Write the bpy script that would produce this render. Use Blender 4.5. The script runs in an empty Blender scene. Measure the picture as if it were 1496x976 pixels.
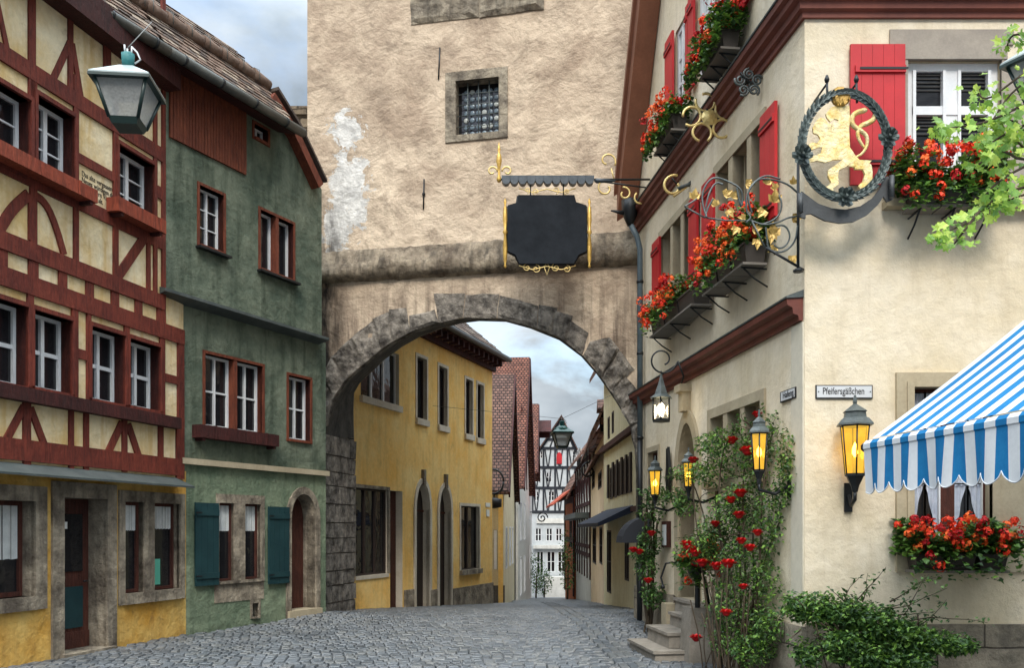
import bpy, math, random
from mathutils import Vector, Matrix, noise
from mathutils.geometry import delaunay_2d_cdt
random.seed(7)
R = random.Random(11)
FPX, CX, HZ, EYE = 1300.0, 748.0, 775.0, 1.75
scene = bpy.context.scene
COL = scene.collection
ORG = {}

# ------------------------------------------------------------------ helpers
def W(px, py, Y):
    """real point at depth Y metres seen along a surveyed direction"""
    return Vector(((px-CX)/FPX*Y, Y, EYE+(HZ-py)/FPX*Y))

class Fac:
    """a vertical wall plane: P foot point, d direction along, n outward normal"""
    def __init__(s, P, d, nsign):
        s.P = Vector((P[0], P[1])); s.d = Vector(d).normalized()
        s.n = Vector((s.d.y, -s.d.x))*nsign
    def u(s, px, n=0.0):
        k = (px-CX)/FPX
        A = s.P + s.n*n
        # A + u d = t (k,1)
        return (k*A.y-A.x)/(s.d.x-k*s.d.y)
    def z(s, px, py, n=0.0):
        u = s.u(px, n); Y = s.P.y+s.n.y*n+u*s.d.y
        return EYE+(HZ-py)/FPX*Y
    def p(s, px, py, n=0.0): return (s.u(px, n), s.z(px, py, n))
    def w(s, u, n, z):
        q = s.P+s.d*u+s.n*n
        return Vector((q.x, q.y, z))
    def rect(s, x0, x1, yt, yb, n=0.0):
        u0 = s.u(x0, n); u1 = s.u(x1, n)
        return (u0, u1, s.z(x0, yb, n), s.z(x0, yt, n))
def FR(Y): return Fac((0, Y), (1, 0), 1)

class MB:
    def __init__(s): s.v = []; s.f = []; s.m = []; s.sm = []; s.cuts = []
    def cut(s):
        s.cuts.append(len(s.f)); return s
    def face(s, idx, m=0, sm=False): s.f.append(idx); s.m.append(m); s.sm.append(sm)
    def poly(s, pts, m=0):
        b = len(s.v); s.v += [tuple(p) for p in pts]; s.face(list(range(b, b+len(pts))), m); return s
    def hexa(s, p, m=0, sm=False):  # 8 pts: bottom 4, top 4
        b = len(s.v); s.v += [tuple(q) for q in p]
        for q in ((3,2,1,0),(4,5,6,7),(0,1,5,4),(1,2,6,5),(2,3,7,6),(3,0,4,7)):
            s.face([b+i for i in q], m, sm)
        return s
    def box(s, F, u0, u1, n0, n1, z0, z1, m=0):
        return s.hexa([F.w(u0,n0,z0),F.w(u1,n0,z0),F.w(u1,n1,z0),F.w(u0,n1,z0),
                F.w(u0,n0,z1),F.w(u1,n0,z1),F.w(u1,n1,z1),F.w(u0,n1,z1)], m)
    def prism(s, F, pts, n0, n1, m=0):   # pts (u,z) convex-ish loop
        k = len(pts); b = len(s.v)
        s.v += [tuple(F.w(u,n0,z)) for u,z in pts]+[tuple(F.w(u,n1,z)) for u,z in pts]
        s.face([b+i for i in range(k)][::-1], m); s.face([b+k+i for i in range(k)], m)
        for i in range(k):
            j = (i+1)%k; s.face([b+i,b+j,b+k+j,b+k+i], m)
        return s
    def bar(s, F, a, b_, wd, n0, n1, m=0):   # straight timber between two (u,z)
        a = Vector(a); b2 = Vector(b_); d = (b2-a).normalized(); q = Vector((-d.y, d.x))*wd/2
        return s.prism(F, [tuple(a-q),tuple(b2-q),tuple(b2+q),tuple(a+q)], n0, n1, m)
    def path(s, F, pts, wd, n0, n1, m=0):
        for i in range(len(pts)-1):
            a=Vector(pts[i]); b2=Vector(pts[i+1])
            p0=Vector(pts[max(i-1,0)]); p3=Vector(pts[min(i+2,len(pts)-1)])
            ta=(b2-p0).normalized(); tb=(p3-a).normalized()
            qa=Vector((-ta.y,ta.x))*wd/2; qb=Vector((-tb.y,tb.x))*wd/2
            s.prism(F,[tuple(a-qa),tuple(b2-qb),tuple(b2+qb),tuple(a+qa)],n0,n1,m)
        return s
    def tube(s, pts, r, seg=6, m=0, caps=True):
        pts = [Vector(p) for p in pts]; n = len(pts)
        rr = r if isinstance(r, (list, tuple)) else [r]*n
        b = len(s.v); up = Vector((0.31, 0.22, 0.92)).normalized()
        T0 = (pts[1]-pts[0]).normalized()
        if abs(T0.dot(up)) > .9: up = Vector((.9,.3,.1)).normalized()
        A = (up-T0*up.dot(T0)).normalized()
        for i in range(n):
            T = (pts[min(i+1,n-1)]-pts[max(i-1,0)])
            T = T.normalized() if T.length > 1e-9 else T0
            A = (A-T*A.dot(T)); A = A.normalized() if A.length > 1e-6 else T.orthogonal().normalized()
            B = T.cross(A)
            for k in range(seg):
                a = 2*math.pi*k/seg
                s.v.append(tuple(pts[i]+(A*math.cos(a)+B*math.sin(a))*rr[i]))
        for i in range(n-1):
            for k in range(seg):
                k2 = (k+1)%seg
                s.face([b+i*seg+k,b+i*seg+k2,b+(i+1)*seg+k2,b+(i+1)*seg+k], m, True)
        if caps:
            s.face([b+k for k in range(seg)][::-1], m); s.face([b+(n-1)*seg+k for k in range(seg)], m)
        return s
    def lathe(s, c, prof, seg=12, m=0, rot=0, sm=True, ax=(0,0,1)):   # prof (r,z)
        c = Vector(c); ax = Vector(ax).normalized(); A = ax.orthogonal().normalized() if abs(ax.z) < .99 else Vector((1,0,0)); B = ax.cross(A)
        b = len(s.v)
        for r, z in prof:
            for k in range(seg):
                a = 2*math.pi*(k+.0)/seg+rot
                s.v.append(tuple(c+ax*z+(A*math.cos(a)+B*math.sin(a))*r))
        for i in range(len(prof)-1):
            for k in range(seg):
                k2 = (k+1)%seg
                s.face([b+i*seg+k,b+i*seg+k2,b+(i+1)*seg+k2,b+(i+1)*seg+k], m, sm)
        s.face([b+k for k in range(seg)][::-1], m); s.face([b+(len(prof)-1)*seg+k for k in range(seg)], m)
        return s
    def leaf(s, p, L, wd, d, up, m=0):
        d = d.normalized(); sd = d.cross(up)
        sd = sd.normalized() if sd.length > 1e-6 else Vector((1,0,0))
        nn = sd.cross(d).normalized()
        b = len(s.v)
        s.v += [tuple(p), tuple(p+d*L*.45+sd*wd*.5+nn*L*.10), tuple(p+d*L-nn*L*.1), tuple(p+d*L*.45-sd*wd*.5+nn*L*.10), tuple(p+d*L*.45)]
        s.face([b,b+1,b+2,b+4], m); s.face([b,b+4,b+2,b+3], m)

def mesh_obj(name, mb, mats, parent=None, loc=None):
    cuts = sorted(set(c for c in mb.cuts if 0 < c < len(mb.f)))
    if cuts and parent is not None:   # separate pieces become parts of their own
        first = None; b = [0]+cuts+[len(mb.f)]
        for i in range(len(b)-1):
            m2 = MB(); fs = mb.f[b[i]:b[i+1]]; ids = sorted(set(j for f in fs for j in f)); mp = {j:k for k, j in enumerate(ids)}
            m2.v = [mb.v[j] for j in ids]; m2.f = [[mp[j] for j in f] for f in fs]; m2.m = mb.m[b[i]:b[i+1]]; m2.sm = mb.sm[b[i]:b[i+1]]
            o = mesh_obj(name, m2, mats, parent, loc); first = first or o
        return first
    me = bpy.data.meshes.new(name)
    o = bpy.data.objects.new(name, me); COL.objects.link(o)
    if parent is not None: org = ORG[parent.name]
    else: org = Vector(loc) if loc is not None else Vector((0,0,0))
    me.from_pydata([(x-org.x, y-org.y, z-org.z) for x,y,z in mb.v], [], mb.f)
    if not isinstance(mats, (list, tuple)): mats = [mats]
    for m in mats: me.materials.append(m)
    me.polygons.foreach_set('material_index', [min(i, len(mats)-1) for i in mb.m])
    me.polygons.foreach_set('use_smooth', mb.sm)
    me.update()
    if parent is not None: o.parent = parent
    else: o.location = org
    ORG[o.name] = org
    return o
def tag(o, label, cat, group=None, kind=None):
    o['label'] = label; o['category'] = cat
    if group: o['group'] = group
    if kind: o['kind'] = kind
    return o
def thing(name, label, cat, loc, group=None):
    o = bpy.data.objects.new(name, None); COL.objects.link(o)
    o.empty_display_size = .2
    o.location = loc; ORG[o.name] = Vector(loc)
    return tag(o, label, cat, group)
def structure(name, mb, mats):
    o = mesh_obj(name, mb, mats); o['kind'] = 'structure'; return o
part = mesh_obj

def wall(F, outline, holes, n=0.0, depth=.3, m=0, mr=0):
    """wall sheet with real openings; reveals go back by depth"""
    co = []; cons = []
    def add(loop):
        b = len(co); co.extend([Vector((float(a), float(c))) for a, c in loop])
        cons.extend([(b+i, b+(i+1)%len(loop)) for i in range(len(loop))])
    add(outline)
    for h in holes: add(h)
    vs, es, fs, *_ = delaunay_2d_cdt(co, cons, [], 1, 1e-5)
    def inside(p, loop):
        c = False; j = len(loop)-1
        for i in range(len(loop)):
            xi, yi = loop[i]; xj, yj = loop[j]
            if (yi > p[1]) != (yj > p[1]) and p[0] < (xj-xi)*(p[1]-yi)/(yj-yi)+xi: c = not c
            j = i
        return c
    mb = MB(); mb.v = [tuple(F.w(v.x, n, v.y)) for v in vs]
    for f in fs:
        c = sum((vs[i] for i in f), Vector((0,0)))/len(f)
        if not inside(c, outline): continue
        if any(inside(c, h) for h in holes): continue
        mb.face(list(f), m)
    for loop, mm in [(outline, m)]+[(h, mr) for h in holes]:
        for i in range(len(loop)):
            a = loop[i]; b = loop[(i+1)%len(loop)]
            mb.poly([F.w(a[0],n,a[1]),F.w(b[0],n,b[1]),F.w(b[0],n-depth,b[1]),F.w(a[0],n-depth,a[1])], mm)
    return mb
def rl(r): return [(r[0],r[2]),(r[1],r[2]),(r[1],r[3]),(r[0],r[3])]
def arch_loop(u0, u1, z0, zs, za, seg=8, point=0.0):
    """opening with round or pointed head, springing zs, apex za"""
    c = (u0+u1)/2; hw = (u1-u0)/2; pts = [(u0, z0), (u1, z0)]
    for i in range(seg+1):
        t = i/seg
        a = math.pi*t
        x = math.cos(a); y = math.sin(a)**(1.0 if point == 0 else 1.25)
        if point: x = x*(1-point*.25*math.sin(a))
        pts.append((c+hw*x, zs+(za-zs)*y))
    return pts

# ------------------------------------------------------------------ materials
def newmat(name):
    m = bpy.data.materials.new(name); m.use_nodes = True
    nt = m.node_tree; b = nt.nodes['Principled BSDF']
    return m, nt, b
def N(nt, t, **k):
    n = nt.nodes.new(t)
    for a, v in k.items():
        if a in n.inputs: n.inputs[a].default_value = v
        else: setattr(n, a, v)
    return n
def c4(c): return (c[0], c[1], c[2], 1)
def geo_pos(nt, sc=(1,1,1)):
    g = N(nt, 'ShaderNodeNewGeometry'); m = N(nt, 'ShaderNodeMapping'); m.inputs['Scale'].default_value = sc
    nt.links.new(g.outputs['Position'], m.inputs['Vector']); return m.outputs['Vector']
def noise_n(nt, vec, scale, detail=6, rough=.6, dist=0):
    n = N(nt, 'ShaderNodeTexNoise'); n.inputs['Scale'].default_value = scale; n.inputs['Detail'].default_value = detail
    n.inputs['Roughness'].default_value = rough; n.inputs['Distortion'].default_value = dist
    nt.links.new(vec, n.inputs['Vector']); return n.outputs['Fac']
def ramp(nt, fac, a, b, ca=(0,0,0), cb=(1,1,1)):
    r = N(nt, 'ShaderNodeValToRGB'); e = r.color_ramp.elements
    e[0].position = a; e[0].color = c4(ca); e[1].position = b; e[1].color = c4(cb)
    nt.links.new(fac, r.inputs['Fac']); return r.outputs['Color']
def mix(nt, fac, a, b, mode='MIX'):
    n = N(nt, 'ShaderNodeMix'); n.data_type = 'RGBA'; n.blend_type = mode
    for s, v in ((0, fac), (6, a), (7, b)):
        if isinstance(v, (int, float)): n.inputs[s].default_value = v
        elif isinstance(v, tuple): n.inputs[s].default_value = c4(v)
        else: nt.links.new(v, n.inputs[s])
    return n.outputs[2]
def add_bump(nt, b, hs, strength=.5, dist=.02):
    """hs: list of (socket, weight)"""
    prev = None
    for s, wgt in hs:
        m = N(nt, 'ShaderNodeMath', operation='MULTIPLY'); nt.links.new(s, m.inputs[0]); m.inputs[1].default_value = wgt
        if prev is None: prev = m.outputs[0]
        else:
            a = N(nt, 'ShaderNodeMath', operation='ADD'); nt.links.new(prev, a.inputs[0]); nt.links.new(m.outputs[0], a.inputs[1]); prev = a.outputs[0]
    bp = N(nt, 'ShaderNodeBump'); bp.inputs['Strength'].default_value = strength; bp.inputs['Distance'].default_value = dist
    nt.links.new(prev, bp.inputs['Height']); nt.links.new(bp.outputs['Normal'], b.inputs['Normal'])
def surf(name, c1, c2, rough=.9, sc=1.2, bump=.6, bd=.02, bs=7, streak=0, sc_col=None, fine=.25, spec=.3, dirt=0, dirtc=(.05,.04,.03), lo=.35, hi=.65, metal=0):
    m, nt, b = newmat(name); v = geo_pos(nt)
    col = mix(nt, ramp(nt, noise_n(nt, v, sc, 8, .65), lo, hi), c1, c2)
    if fine:
        col = mix(nt, fine, col, ramp(nt, noise_n(nt, v, sc*12, 5, .7), .3, .7, (.35,.35,.35), (1,1,1)), 'MULTIPLY')
    if streak:
        v2 = geo_pos(nt, (1.0, 1.0, .12))
        col = mix(nt, mix(nt, 1.0, ramp(nt, noise_n(nt, v2, 5, 5, .6), .5, .72), (streak,streak,streak), 'MULTIPLY'), col, sc_col or tuple(x*.45 for x in c1))
    if dirt:
        col = mix(nt, mix(nt, 1.0, ramp(nt, noise_n(nt, v, sc*2.7, 9, .75, .4), .56, .7), (dirt,dirt,dirt), 'MULTIPLY'), col, dirtc)
    nt.links.new(col, b.inputs['Base Color']); b.inputs['Roughness'].default_value = rough
    b.inputs['Specular IOR Level'].default_value = spec; b.inputs['Metallic'].default_value = metal
    if bump: add_bump(nt, b, [(noise_n(nt, v, bs, 9, .72), 1.0), (noise_n(nt, v, bs*.25, 3, .5), 1.6), (noise_n(nt, v, bs*5, 4, .6), .22)], bump, bd)
    return m
def flat(name, c, rough=.5, metal=0, emit=None, es=0, spec=.5):
    m, nt, b = newmat(name); b.inputs['Base Color'].default_value = c4(c); b.inputs['Roughness'].default_value = rough
    b.inputs['Metallic'].default_value = metal; b.inputs['Specular IOR Level'].default_value = spec
    if emit: b.inputs['Emission Color'].default_value = c4(emit); b.inputs['Emission Strength'].default_value = es
    return m
def wood(name, c1, c2, rough=.75, horiz=None):
    m, nt, b = newmat(name); v = geo_pos(nt)
    g = geo_pos(nt, (9, 9, 1.4))
    h = noise_n(nt, g, 2.5, 7, .7, .6)
    h2 = noise_n(nt, v, 1.7, 5, .6)
    col = mix(nt, ramp(nt, h2, .35, .7), c1, c2)
    col = mix(nt, .55, col, ramp(nt, h, .34, .60, (.14,.13,.13), (1.3,1.25,1.2)), 'MULTIPLY')
    nt.links.new(col, b.inputs['Base Color']); b.inputs['Roughness'].default_value = rough; b.inputs['Specular IOR Level'].default_value = .35
    add_bump(nt, b, [(h, 1), (noise_n(nt, v, 14, 5, .6), .6)], .9, .02)
    return m
def uvz(nt, d, su=1, sz=1, dist=0.0, off=0):
    g = N(nt, 'ShaderNodeNewGeometry'); dt = N(nt, 'ShaderNodeVectorMath', operation='DOT_PRODUCT')
    nt.links.new(g.outputs['Position'], dt.inputs[0]); dt.inputs[1].default_value = (d[0]*su, d[1]*su, 0)
    sp = N(nt, 'ShaderNodeSeparateXYZ'); nt.links.new(g.outputs['Position'], sp.inputs[0])
    mz = N(nt, 'ShaderNodeMath', operation='MULTIPLY'); nt.links.new(sp.outputs['Z'], mz.inputs[0]); mz.inputs[1].default_value = sz
    cb = N(nt, 'ShaderNodeCombineXYZ'); nt.links.new(dt.outputs['Value'], cb.inputs[0]); nt.links.new(mz.outputs[0], cb.inputs[1])
    if not dist: return cb.outputs[0]
    nz = N(nt, 'ShaderNodeTexNoise'); nz.inputs['Scale'].default_value = 2.2; nz.inputs['Detail'].default_value = 4
    nt.links.new(g.outputs['Position'], nz.inputs['Vector'])
    sc = N(nt, 'ShaderNodeVectorMath', operation='SCALE'); nt.links.new(nz.outputs['Color'], sc.inputs[0]); sc.inputs['Scale'].default_value = dist
    ad = N(nt, 'ShaderNodeVectorMath', operation='ADD'); nt.links.new(cb.outputs[0], ad.inputs[0]); nt.links.new(sc.outputs[0], ad.inputs[1])
    return ad.outputs[0]
def masonry(name, d, c1, c2, mort, bw=.5, bh=.28, dist=.1, bump=.8, msize=.02, rough=.92, dirt=.5):
    m, nt, b = newmat(name); v = uvz(nt, d, 1, 1, dist)
    br = N(nt, 'ShaderNodeTexBrick'); nt.links.new(v, br.inputs['Vector'])
    br.inputs['Color1'].default_value = c4(c1); br.inputs['Color2'].default_value = c4(c2); br.inputs['Mortar'].default_value = c4(mort)
    br.inputs['Scale'].default_value = 1; br.inputs['Brick Width'].default_value = bw; br.inputs['Row Height'].default_value = bh
    br.inputs['Mortar Size'].default_value = msize; br.inputs['Mortar Smooth'].default_value = .4; br.inputs['Bias'].default_value = 0
    p = geo_pos(nt); n1 = noise_n(nt, p, 3.5, 9, .72, .3)
    col = mix(nt, .75, br.outputs['Color'], ramp(nt, n1, .3, .68, (.25,.24,.22), (1.25,1.2,1.12)), 'MULTIPLY')
    col = mix(nt, mix(nt, 1.0, ramp(nt, noise_n(nt, p, 1.6, 9, .75), .52, .66), (dirt,)*3, 'MULTIPLY'), col, (.045,.04,.036))
    nt.links.new(col, b.inputs['Base Color']); b.inputs['Roughness'].default_value = rough; b.inputs['Specular IOR Level'].default_value = .2
    inv = N(nt, 'ShaderNodeMath', operation='SUBTRACT'); inv.inputs[0].default_value = 1; nt.links.new(br.outputs['Fac'], inv.inputs[1])
    add_bump(nt, b, [(inv.outputs[0], .8), (n1, 1.2), (noise_n(nt, p, 22, 5, .6), .3)], bump, .04)
    return m
def tiles(name, d, c1, c2, bw=.18, bh=.16, sz=1.0):
    return masonry(name, d, c1, c2, (.03,.022,.02), bw, bh, .015, .9, .022, .85, .25)
# ------------------------------------------------------------------ surveyed planes
T = Fac((-5.5, 15.07), (.263, 1), 1)
G = Fac((-5.5, 15.07), (.50, 1), 1)
TW = Fac((-4.135, 19.3), (4.81, -1), 1)      # tower, n towards camera
YH = Fac((-3.82, 21.5), (.348, 1), 1)
SF = Fac((3.41, 10.37), (-.116, 1), -1)      # right house, street side
FF = Fac((3.41, 10.37), (1, 0), 1)           # right house, front
for f_, s_ in ((T,(1,0)),(G,(1,0)),(TW,(0,-1)),(YH,(1,0)),(SF,(-1,0)),(FF,(0,-1))):
    assert f_.n.dot(Vector(s_)) > .5

def ground_z(x, y):
    z = 0.0 if y < 19 else -.068*(y-19)
    if 16 < y < 22: # soften the crest
        t = (y-16)/6; z = -.204*t*t if True else z
    sx = min(max((x-.8)/1.2, 0), 1); sy = min(max((17.0-y)/2.5, 0), 1)
    z -= .2*sx*sx*(3-2*sx)*sy*sy*(3-2*sy)
    z += .10*math.exp(-((x+4.2)**2+(y-18.2)**2)/1.6)
    return z

# ------------------------------------------------------------------ materials
M = {}
M['cream_panel'] = surf('cream_infill', (.70,.50,.22), (.88,.76,.52), .92, 1.1, .8, .03, 6, .7, (.55,.33,.09), dirt=.55, dirtc=(.36,.24,.10))
M['redwood'] = wood('oxblood_timber', (.11,.019,.012), (.20,.038,.021))
M['redwood_dark'] = wood('dark_oxblood_timber', (.035,.008,.007), (.065,.012,.010))
M['redbox'] = wood('weathered_red_board', (.23,.04,.018), (.30,.07,.035))
M['ochre'] = surf('ochre_plaster', (.60,.31,.05), (.80,.54,.17), .92, 1.4, .9, .03, 8, .5, (.30,.15,.04), dirt=.6, dirtc=(.17,.11,.05))
M['green'] = surf('green_plaster', (.06,.088,.062), (.21,.24,.17), .9, 1.0, 1.0, .06, 4, .7, (.030,.045,.028), dirt=.55, dirtc=(.028,.038,.026))
M['green_low'] = surf('light_green_plaster', (.13,.18,.115), (.26,.31,.20), .9, 1.3, 1.0, .05, 5, .6, (.05,.08,.05), dirt=.5, dirtc=(.05,.06,.04))
M['brownpanel'] = wood('brown_board_cladding', (.13,.030,.014), (.19,.05,.022))
M['white'] = surf('white_window_paint', (.66,.67,.68), (.76,.76,.75), .5, 3, .15, .004, 12, 0, fine=.15, spec=.5)
M['glass'] = None
def glassmat(name, c, rough=.05, bump=.45):
    m, nt, b = newmat(name); b.inputs['Base Color'].default_value = c4(c); b.inputs['Roughness'].default_value = rough
    v = geo_pos(nt); add_bump(nt, b, [(noise_n(nt, v, 3.0, 2, .5), 1)], bump, .02); b.inputs['IOR'].default_value = 1.5
    return m
M['glass'] = glassmat('old_window_glass', (.014,.014,.016))
M['stone'] = surf('weathered_sandstone', (.13,.105,.08), (.46,.39,.29), .92, 2.6, 1.0, .045, 9, .8, (.06,.05,.04), dirt=.6, dirtc=(.05,.045,.04))
M['stone_lt'] = surf('pale_sandstone', (.40,.33,.22), (.50,.42,.29), .9, 2.0, .35, .01, 9, .2, (.25,.2,.13), dirt=.15, dirtc=(.2,.15,.1))
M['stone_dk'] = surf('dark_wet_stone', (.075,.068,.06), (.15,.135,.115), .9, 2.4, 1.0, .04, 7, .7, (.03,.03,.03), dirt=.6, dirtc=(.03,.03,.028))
M['lead'] = surf('dark_lead_sheet', (.045,.06,.06), (.09,.105,.10), .55, 3, .4, .01, 5, .3, (.03,.035,.035), spec=.5)
M['gutter'] = surf('aged_gutter_metal', (.045,.05,.045), (.10,.10,.085), .5, 3, .3, .01, 6, .3, (.02,.02,.02), spec=.5)
M['darkdoor'] = wood('dark_door_wood', (.06,.018,.012), (.10,.03,.018))
M['teal'] = surf('teal_paint', (.006,.034,.040), (.012,.050,.055), .6, 3, .3, .008, 8, .3, (.008,.03,.035), spec=.4)
M['rooftile'] = None
M['iron'] = flat('black_iron', (.018,.02,.022), .45, .4)
M['irongrey'] = surf('grey_wrought_iron', (.045,.055,.055), (.10,.12,.115), .45, 9, .4, .01, 30, 0, spec=.6)
def goldmat(name, c1=(.78,.50,.12), c2=(.42,.24,.05), bump=.4):
    return surf(name, c1, c2, .38, 9, bump, .01, 30, 0, spec=.5, metal=.35, lo=.4, hi=.75)
M['gold'] = goldmat('worn_gold_leaf')
M['gold_pale'] = goldmat('pale_gold_leaf', (.85,.66,.28), (.72,.50,.16), .3)
M['curtain'] = surf('white_curtain', (.55,.57,.56), (.70,.71,.69), .9, 5, .4, .01, 30)
M['paper'] = flat('white_paper', (.70,.72,.70), .8)
M['dark'] = flat('dark_interior', (.006,.006,.006), .9, spec=0)
M['black'] = flat('black_paint', (.01,.01,.011), .6)

# ------------------------------------------------------------------ window maker
def window(F, root, r, n=0.0, rd=.18, mat='white', fw=.05, cols=2, rows=2, glass='glass', name='window', surround=None, sw=.08, sproud=.02,
           sill=None, sh=.07, sproj=.10, bar=.022, curtain=0, rmat=None, thick_mull=None):
    """casement in the opening r=(u0,u1,z0,z1); frame set back rd behind n"""
    u0, u1, z0, z1 = r; b = n-rd
    f = MB()
    f.box(F,u0,u0+fw,b,b+.05,z0,z1); f.box(F,u1-fw,u1,b,b+.05,z0,z1)
    f.box(F,u0+fw,u1-fw,b,b+.05,z1-fw,z1); f.box(F,u0+fw,u1-fw,b,b+.05,z0,z0+fw)
    iu0, iu1, iz0, iz1 = u0+fw, u1-fw, z0+fw, z1-fw
    mw = thick_mull or bar*1.7
    for c in range(1, cols):
        uc = iu0+(iu1-iu0)*c/cols; f.box(F,uc-mw,uc+mw,b+.003,b+.058,iz0,iz1)
    for q in range(1, rows):
        zc = iz0+(iz1-iz0)*q/rows; f.box(F,iu0,iu1,b+.006,b+.04,zc-bar,zc+bar)
    o = part(name, f, M[mat], root)
    g = MB(); g.box(F,u0-.01,u1+.01,b-.03,b+.012,z0-.01,z1+.01); part('pane', g, M[glass], o)
    if curtain:
        c = MB(); k = 24; ztop = iz1; zb = iz1-(iz1-iz0)*curtain
        for i in range(k):
            a0 = iu0+(iu1-iu0)*i/k; a1 = iu0+(iu1-iu0)*(i+1)/k
            h0 = b+.018+.008*math.sin(i*1.9); h1 = b+.018+.008*math.sin((i+1)*1.9)
            c.poly([F.w(a0,h0,zb+.006*math.sin(i*1.9)),F.w(a1,h1,zb+.006*math.sin((i+1)*1.9)),F.w(a1,h1,ztop),F.w(a0,h0,ztop)])
        part('curtain', c, M['curtain'], o)
    if surround:
        s = MB(); w = sw
        s.box(F,u0-w,u0,n-.03,n+sproud,z0-.0,z1); s.box(F,u1,u1+w,n-.03,n+sproud,z0,z1); s.box(F,u0-w,u1+w,n-.03,n+sproud,z1,z1+w)
        part('surround', s, M[surround], o)
    if sill:
        s = MB(); s.box(F,u0-sw,u1+sw,b+.02,n+sproj,z0-sh,z0+.004); part('sill', s, M[sill], o)
    return o

def body(root, F, u0, u1, z0, z1, back, mat, n0=-.42, name='rear_wall'):
    m = MB(); m.box(F,u0,u1,-back,n0,z0,z1); return part(name, m, mat, root)

def tile_sheet(root, name, A, B, C, D, mats, course=.22, tw=.2, thick=.018, sub=True):
    """roof plane covered in overlapping tiles; A,B eave ends, D,C ridge ends (A->D up)"""
    mb = MB(); A,B,C,D = map(Vector,(A,B,C,D))
    nrm = (B-A).cross(D-A).normalized()
    if nrm.z < 0: nrm = -nrm
    up = ((D-A).length+(C-B).length)/2; al = (B-A).length
    nr = max(1,int(up/course)); nc = max(1,int(al/tw))
    for r in range(nr):
        t0 = r/nr; t1 = (r+1.25)/nr
        a0 = A.lerp(D,t0); b0 = B.lerp(C,t0); a1 = A.lerp(D,min(t1,1)); b1 = B.lerp(C,min(t1,1))
        for c in range(nc):
            off = .5 if r%2 else 0
            s0 = max(0,(c-off)/nc); s1 = min(1,(c+1-off)/nc-.02/nc)
            if s1 <= s0: continue
            j = thick*(1+R.uniform(-.25,.5)); k = R.uniform(-.012,.012)
            p0 = a0.lerp(b0,s0)+nrm*j*1.2+(a0-a1).normalized()*k; p1 = a0.lerp(b0,s1)+nrm*j*1.2+(a0-a1).normalized()*k
            q0 = a1.lerp(b1,s0)+nrm*.004; q1 = a1.lerp(b1,s1)+nrm*.004
            d0 = p0-nrm*j; d1 = p1-nrm*j
            m = R.choice((0,0,0,1,1,2))
            mb.poly([p0,p1,q1,q0], m); mb.poly([d0,d1,p1,p0], m)
    mb.poly([A-nrm*.03,B-nrm*.03,C-nrm*.03,D-nrm*.03], 0)
    return part(name, mb, mats, root)
M['t1'] = surf('roof_tile_brown', (.14,.085,.06), (.24,.17,.13), .85, 6, .6, .01, 20, 0, dirt=.5, dirtc=(.05,.04,.035))
M['t2'] = surf('roof_tile_dark', (.07,.05,.042), (.13,.10,.08), .85, 6, .6, .01, 20, 0, dirt=.5, dirtc=(.03,.03,.028))
M['t3'] = surf('roof_tile_pale', (.26,.20,.155), (.36,.29,.22), .85, 6, .6, .01, 20, 0, dirt=.3, dirtc=(.1,.08,.06))
TILES = [M['t1'],M['t2'],M['t3']]

# ================================================================== LEFT TIMBER-FRAMED HOUSE
tb = thing('timbered_house', 'red timber-framed house with yellow infill panels and ochre ground floor on the left', 'house', T.w(-3,0,0))
def eave(px): return 47+.604*(px-200)
uL = T.u(-170); uA = T.u(240); uB = T.u(268)
zTop = G.z(330,eave(330),.62)+.06
zj = T.z(250,437)              # where the upper (shorter) part starts
zpent = T.z(140,690)
openU = [T.rect(-32,42,103,222), T.rect(52,106,138,240), T.rect(171,223,210,303)]
openL = [T.rect(-24,38,430,553), T.rect(47,103,452,565), T.rect(131,180,476,582), T.rect(187,232,494,592)]
outl = [(uL,zpent),(uB-.001,zpent),(uB-.001,zj),(uA,zj),(uA,zTop),(uL,zTop)]
wl = wall(T, outl, [rl(r) for r in openU+openL], 0, .24, 0, 1)
tw_ = part('wall', wl, [M['cream_panel'], M['redwood_dark']], tb)
# timbers
bm = MB()
def hb(x, yt, yb, x0, x1, n1=.035, m=0, mb=None, n0=-.01, jit=.006):
    (mb or bm).box(T, T.u(x0), T.u(x1), n0, n1, T.z(x,yb), T.z(x,yt), m)
def vb(x0, x1, yt, yb, n1=.03, m=0, mb=None):
    xm = (x0+x1)/2
    (mb or bm).box(T, T.u(x0), T.u(x1), -.01, n1, T.z(xm,yb), T.z(xm,yt), m)
def dg(pts, px=8, n1=.027, m=0):
    q = [T.p(x,y) for x,y in pts]
    for _ in range(2 if len(q)>2 else 0):
        q2=[q[0]]
        for a,b in zip(q,q[1:]): q2+=[(a[0]*.75+b[0]*.25,a[1]*.75+b[1]*.25),(a[0]*.25+b[0]*.75,a[1]*.25+b[1]*.75)]
        q=q2+[q[-1]]
    wd = abs(T.u(pts[0][0]+px)-T.u(pts[0][0]))
    bm.path(T, q, wd, -.01, n1, m)
H = hb
H(77,113,137,-170,239)                 # upper rail over windows
H(140,300,319,-170,239,.032)
H(120,385,409,-170,239,.045)                 # big storey beam
H(107,426,452,-170,267,.042)
H(140,656,684,-170,266,.04)
for a,b in ((-170,-60),(40,50),(150,160),(235,240)): vb(a,b,-60,150,.031)
for a,b in ((98,105),): vb(a,b,20,130,.029)
for a,b in ((0-14,-6),): vb(a,b,-60,90,.029)
dg([(101,62),(76,116)],7); dg([(104,62),(117,142)],7); dg([(-8,-8),(10,76)],7)
bm.box(T,T.u(235),T.u(240),-.01,.034,T.z(107,440),T.z(237,60))
for a,b in ((42,52),(106,113),(164,171),(223,228)): bm.box(T,T.u(a),T.u(b),-.01,.031,T.z(120,395),T.z((a+b)/2,110))
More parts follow.
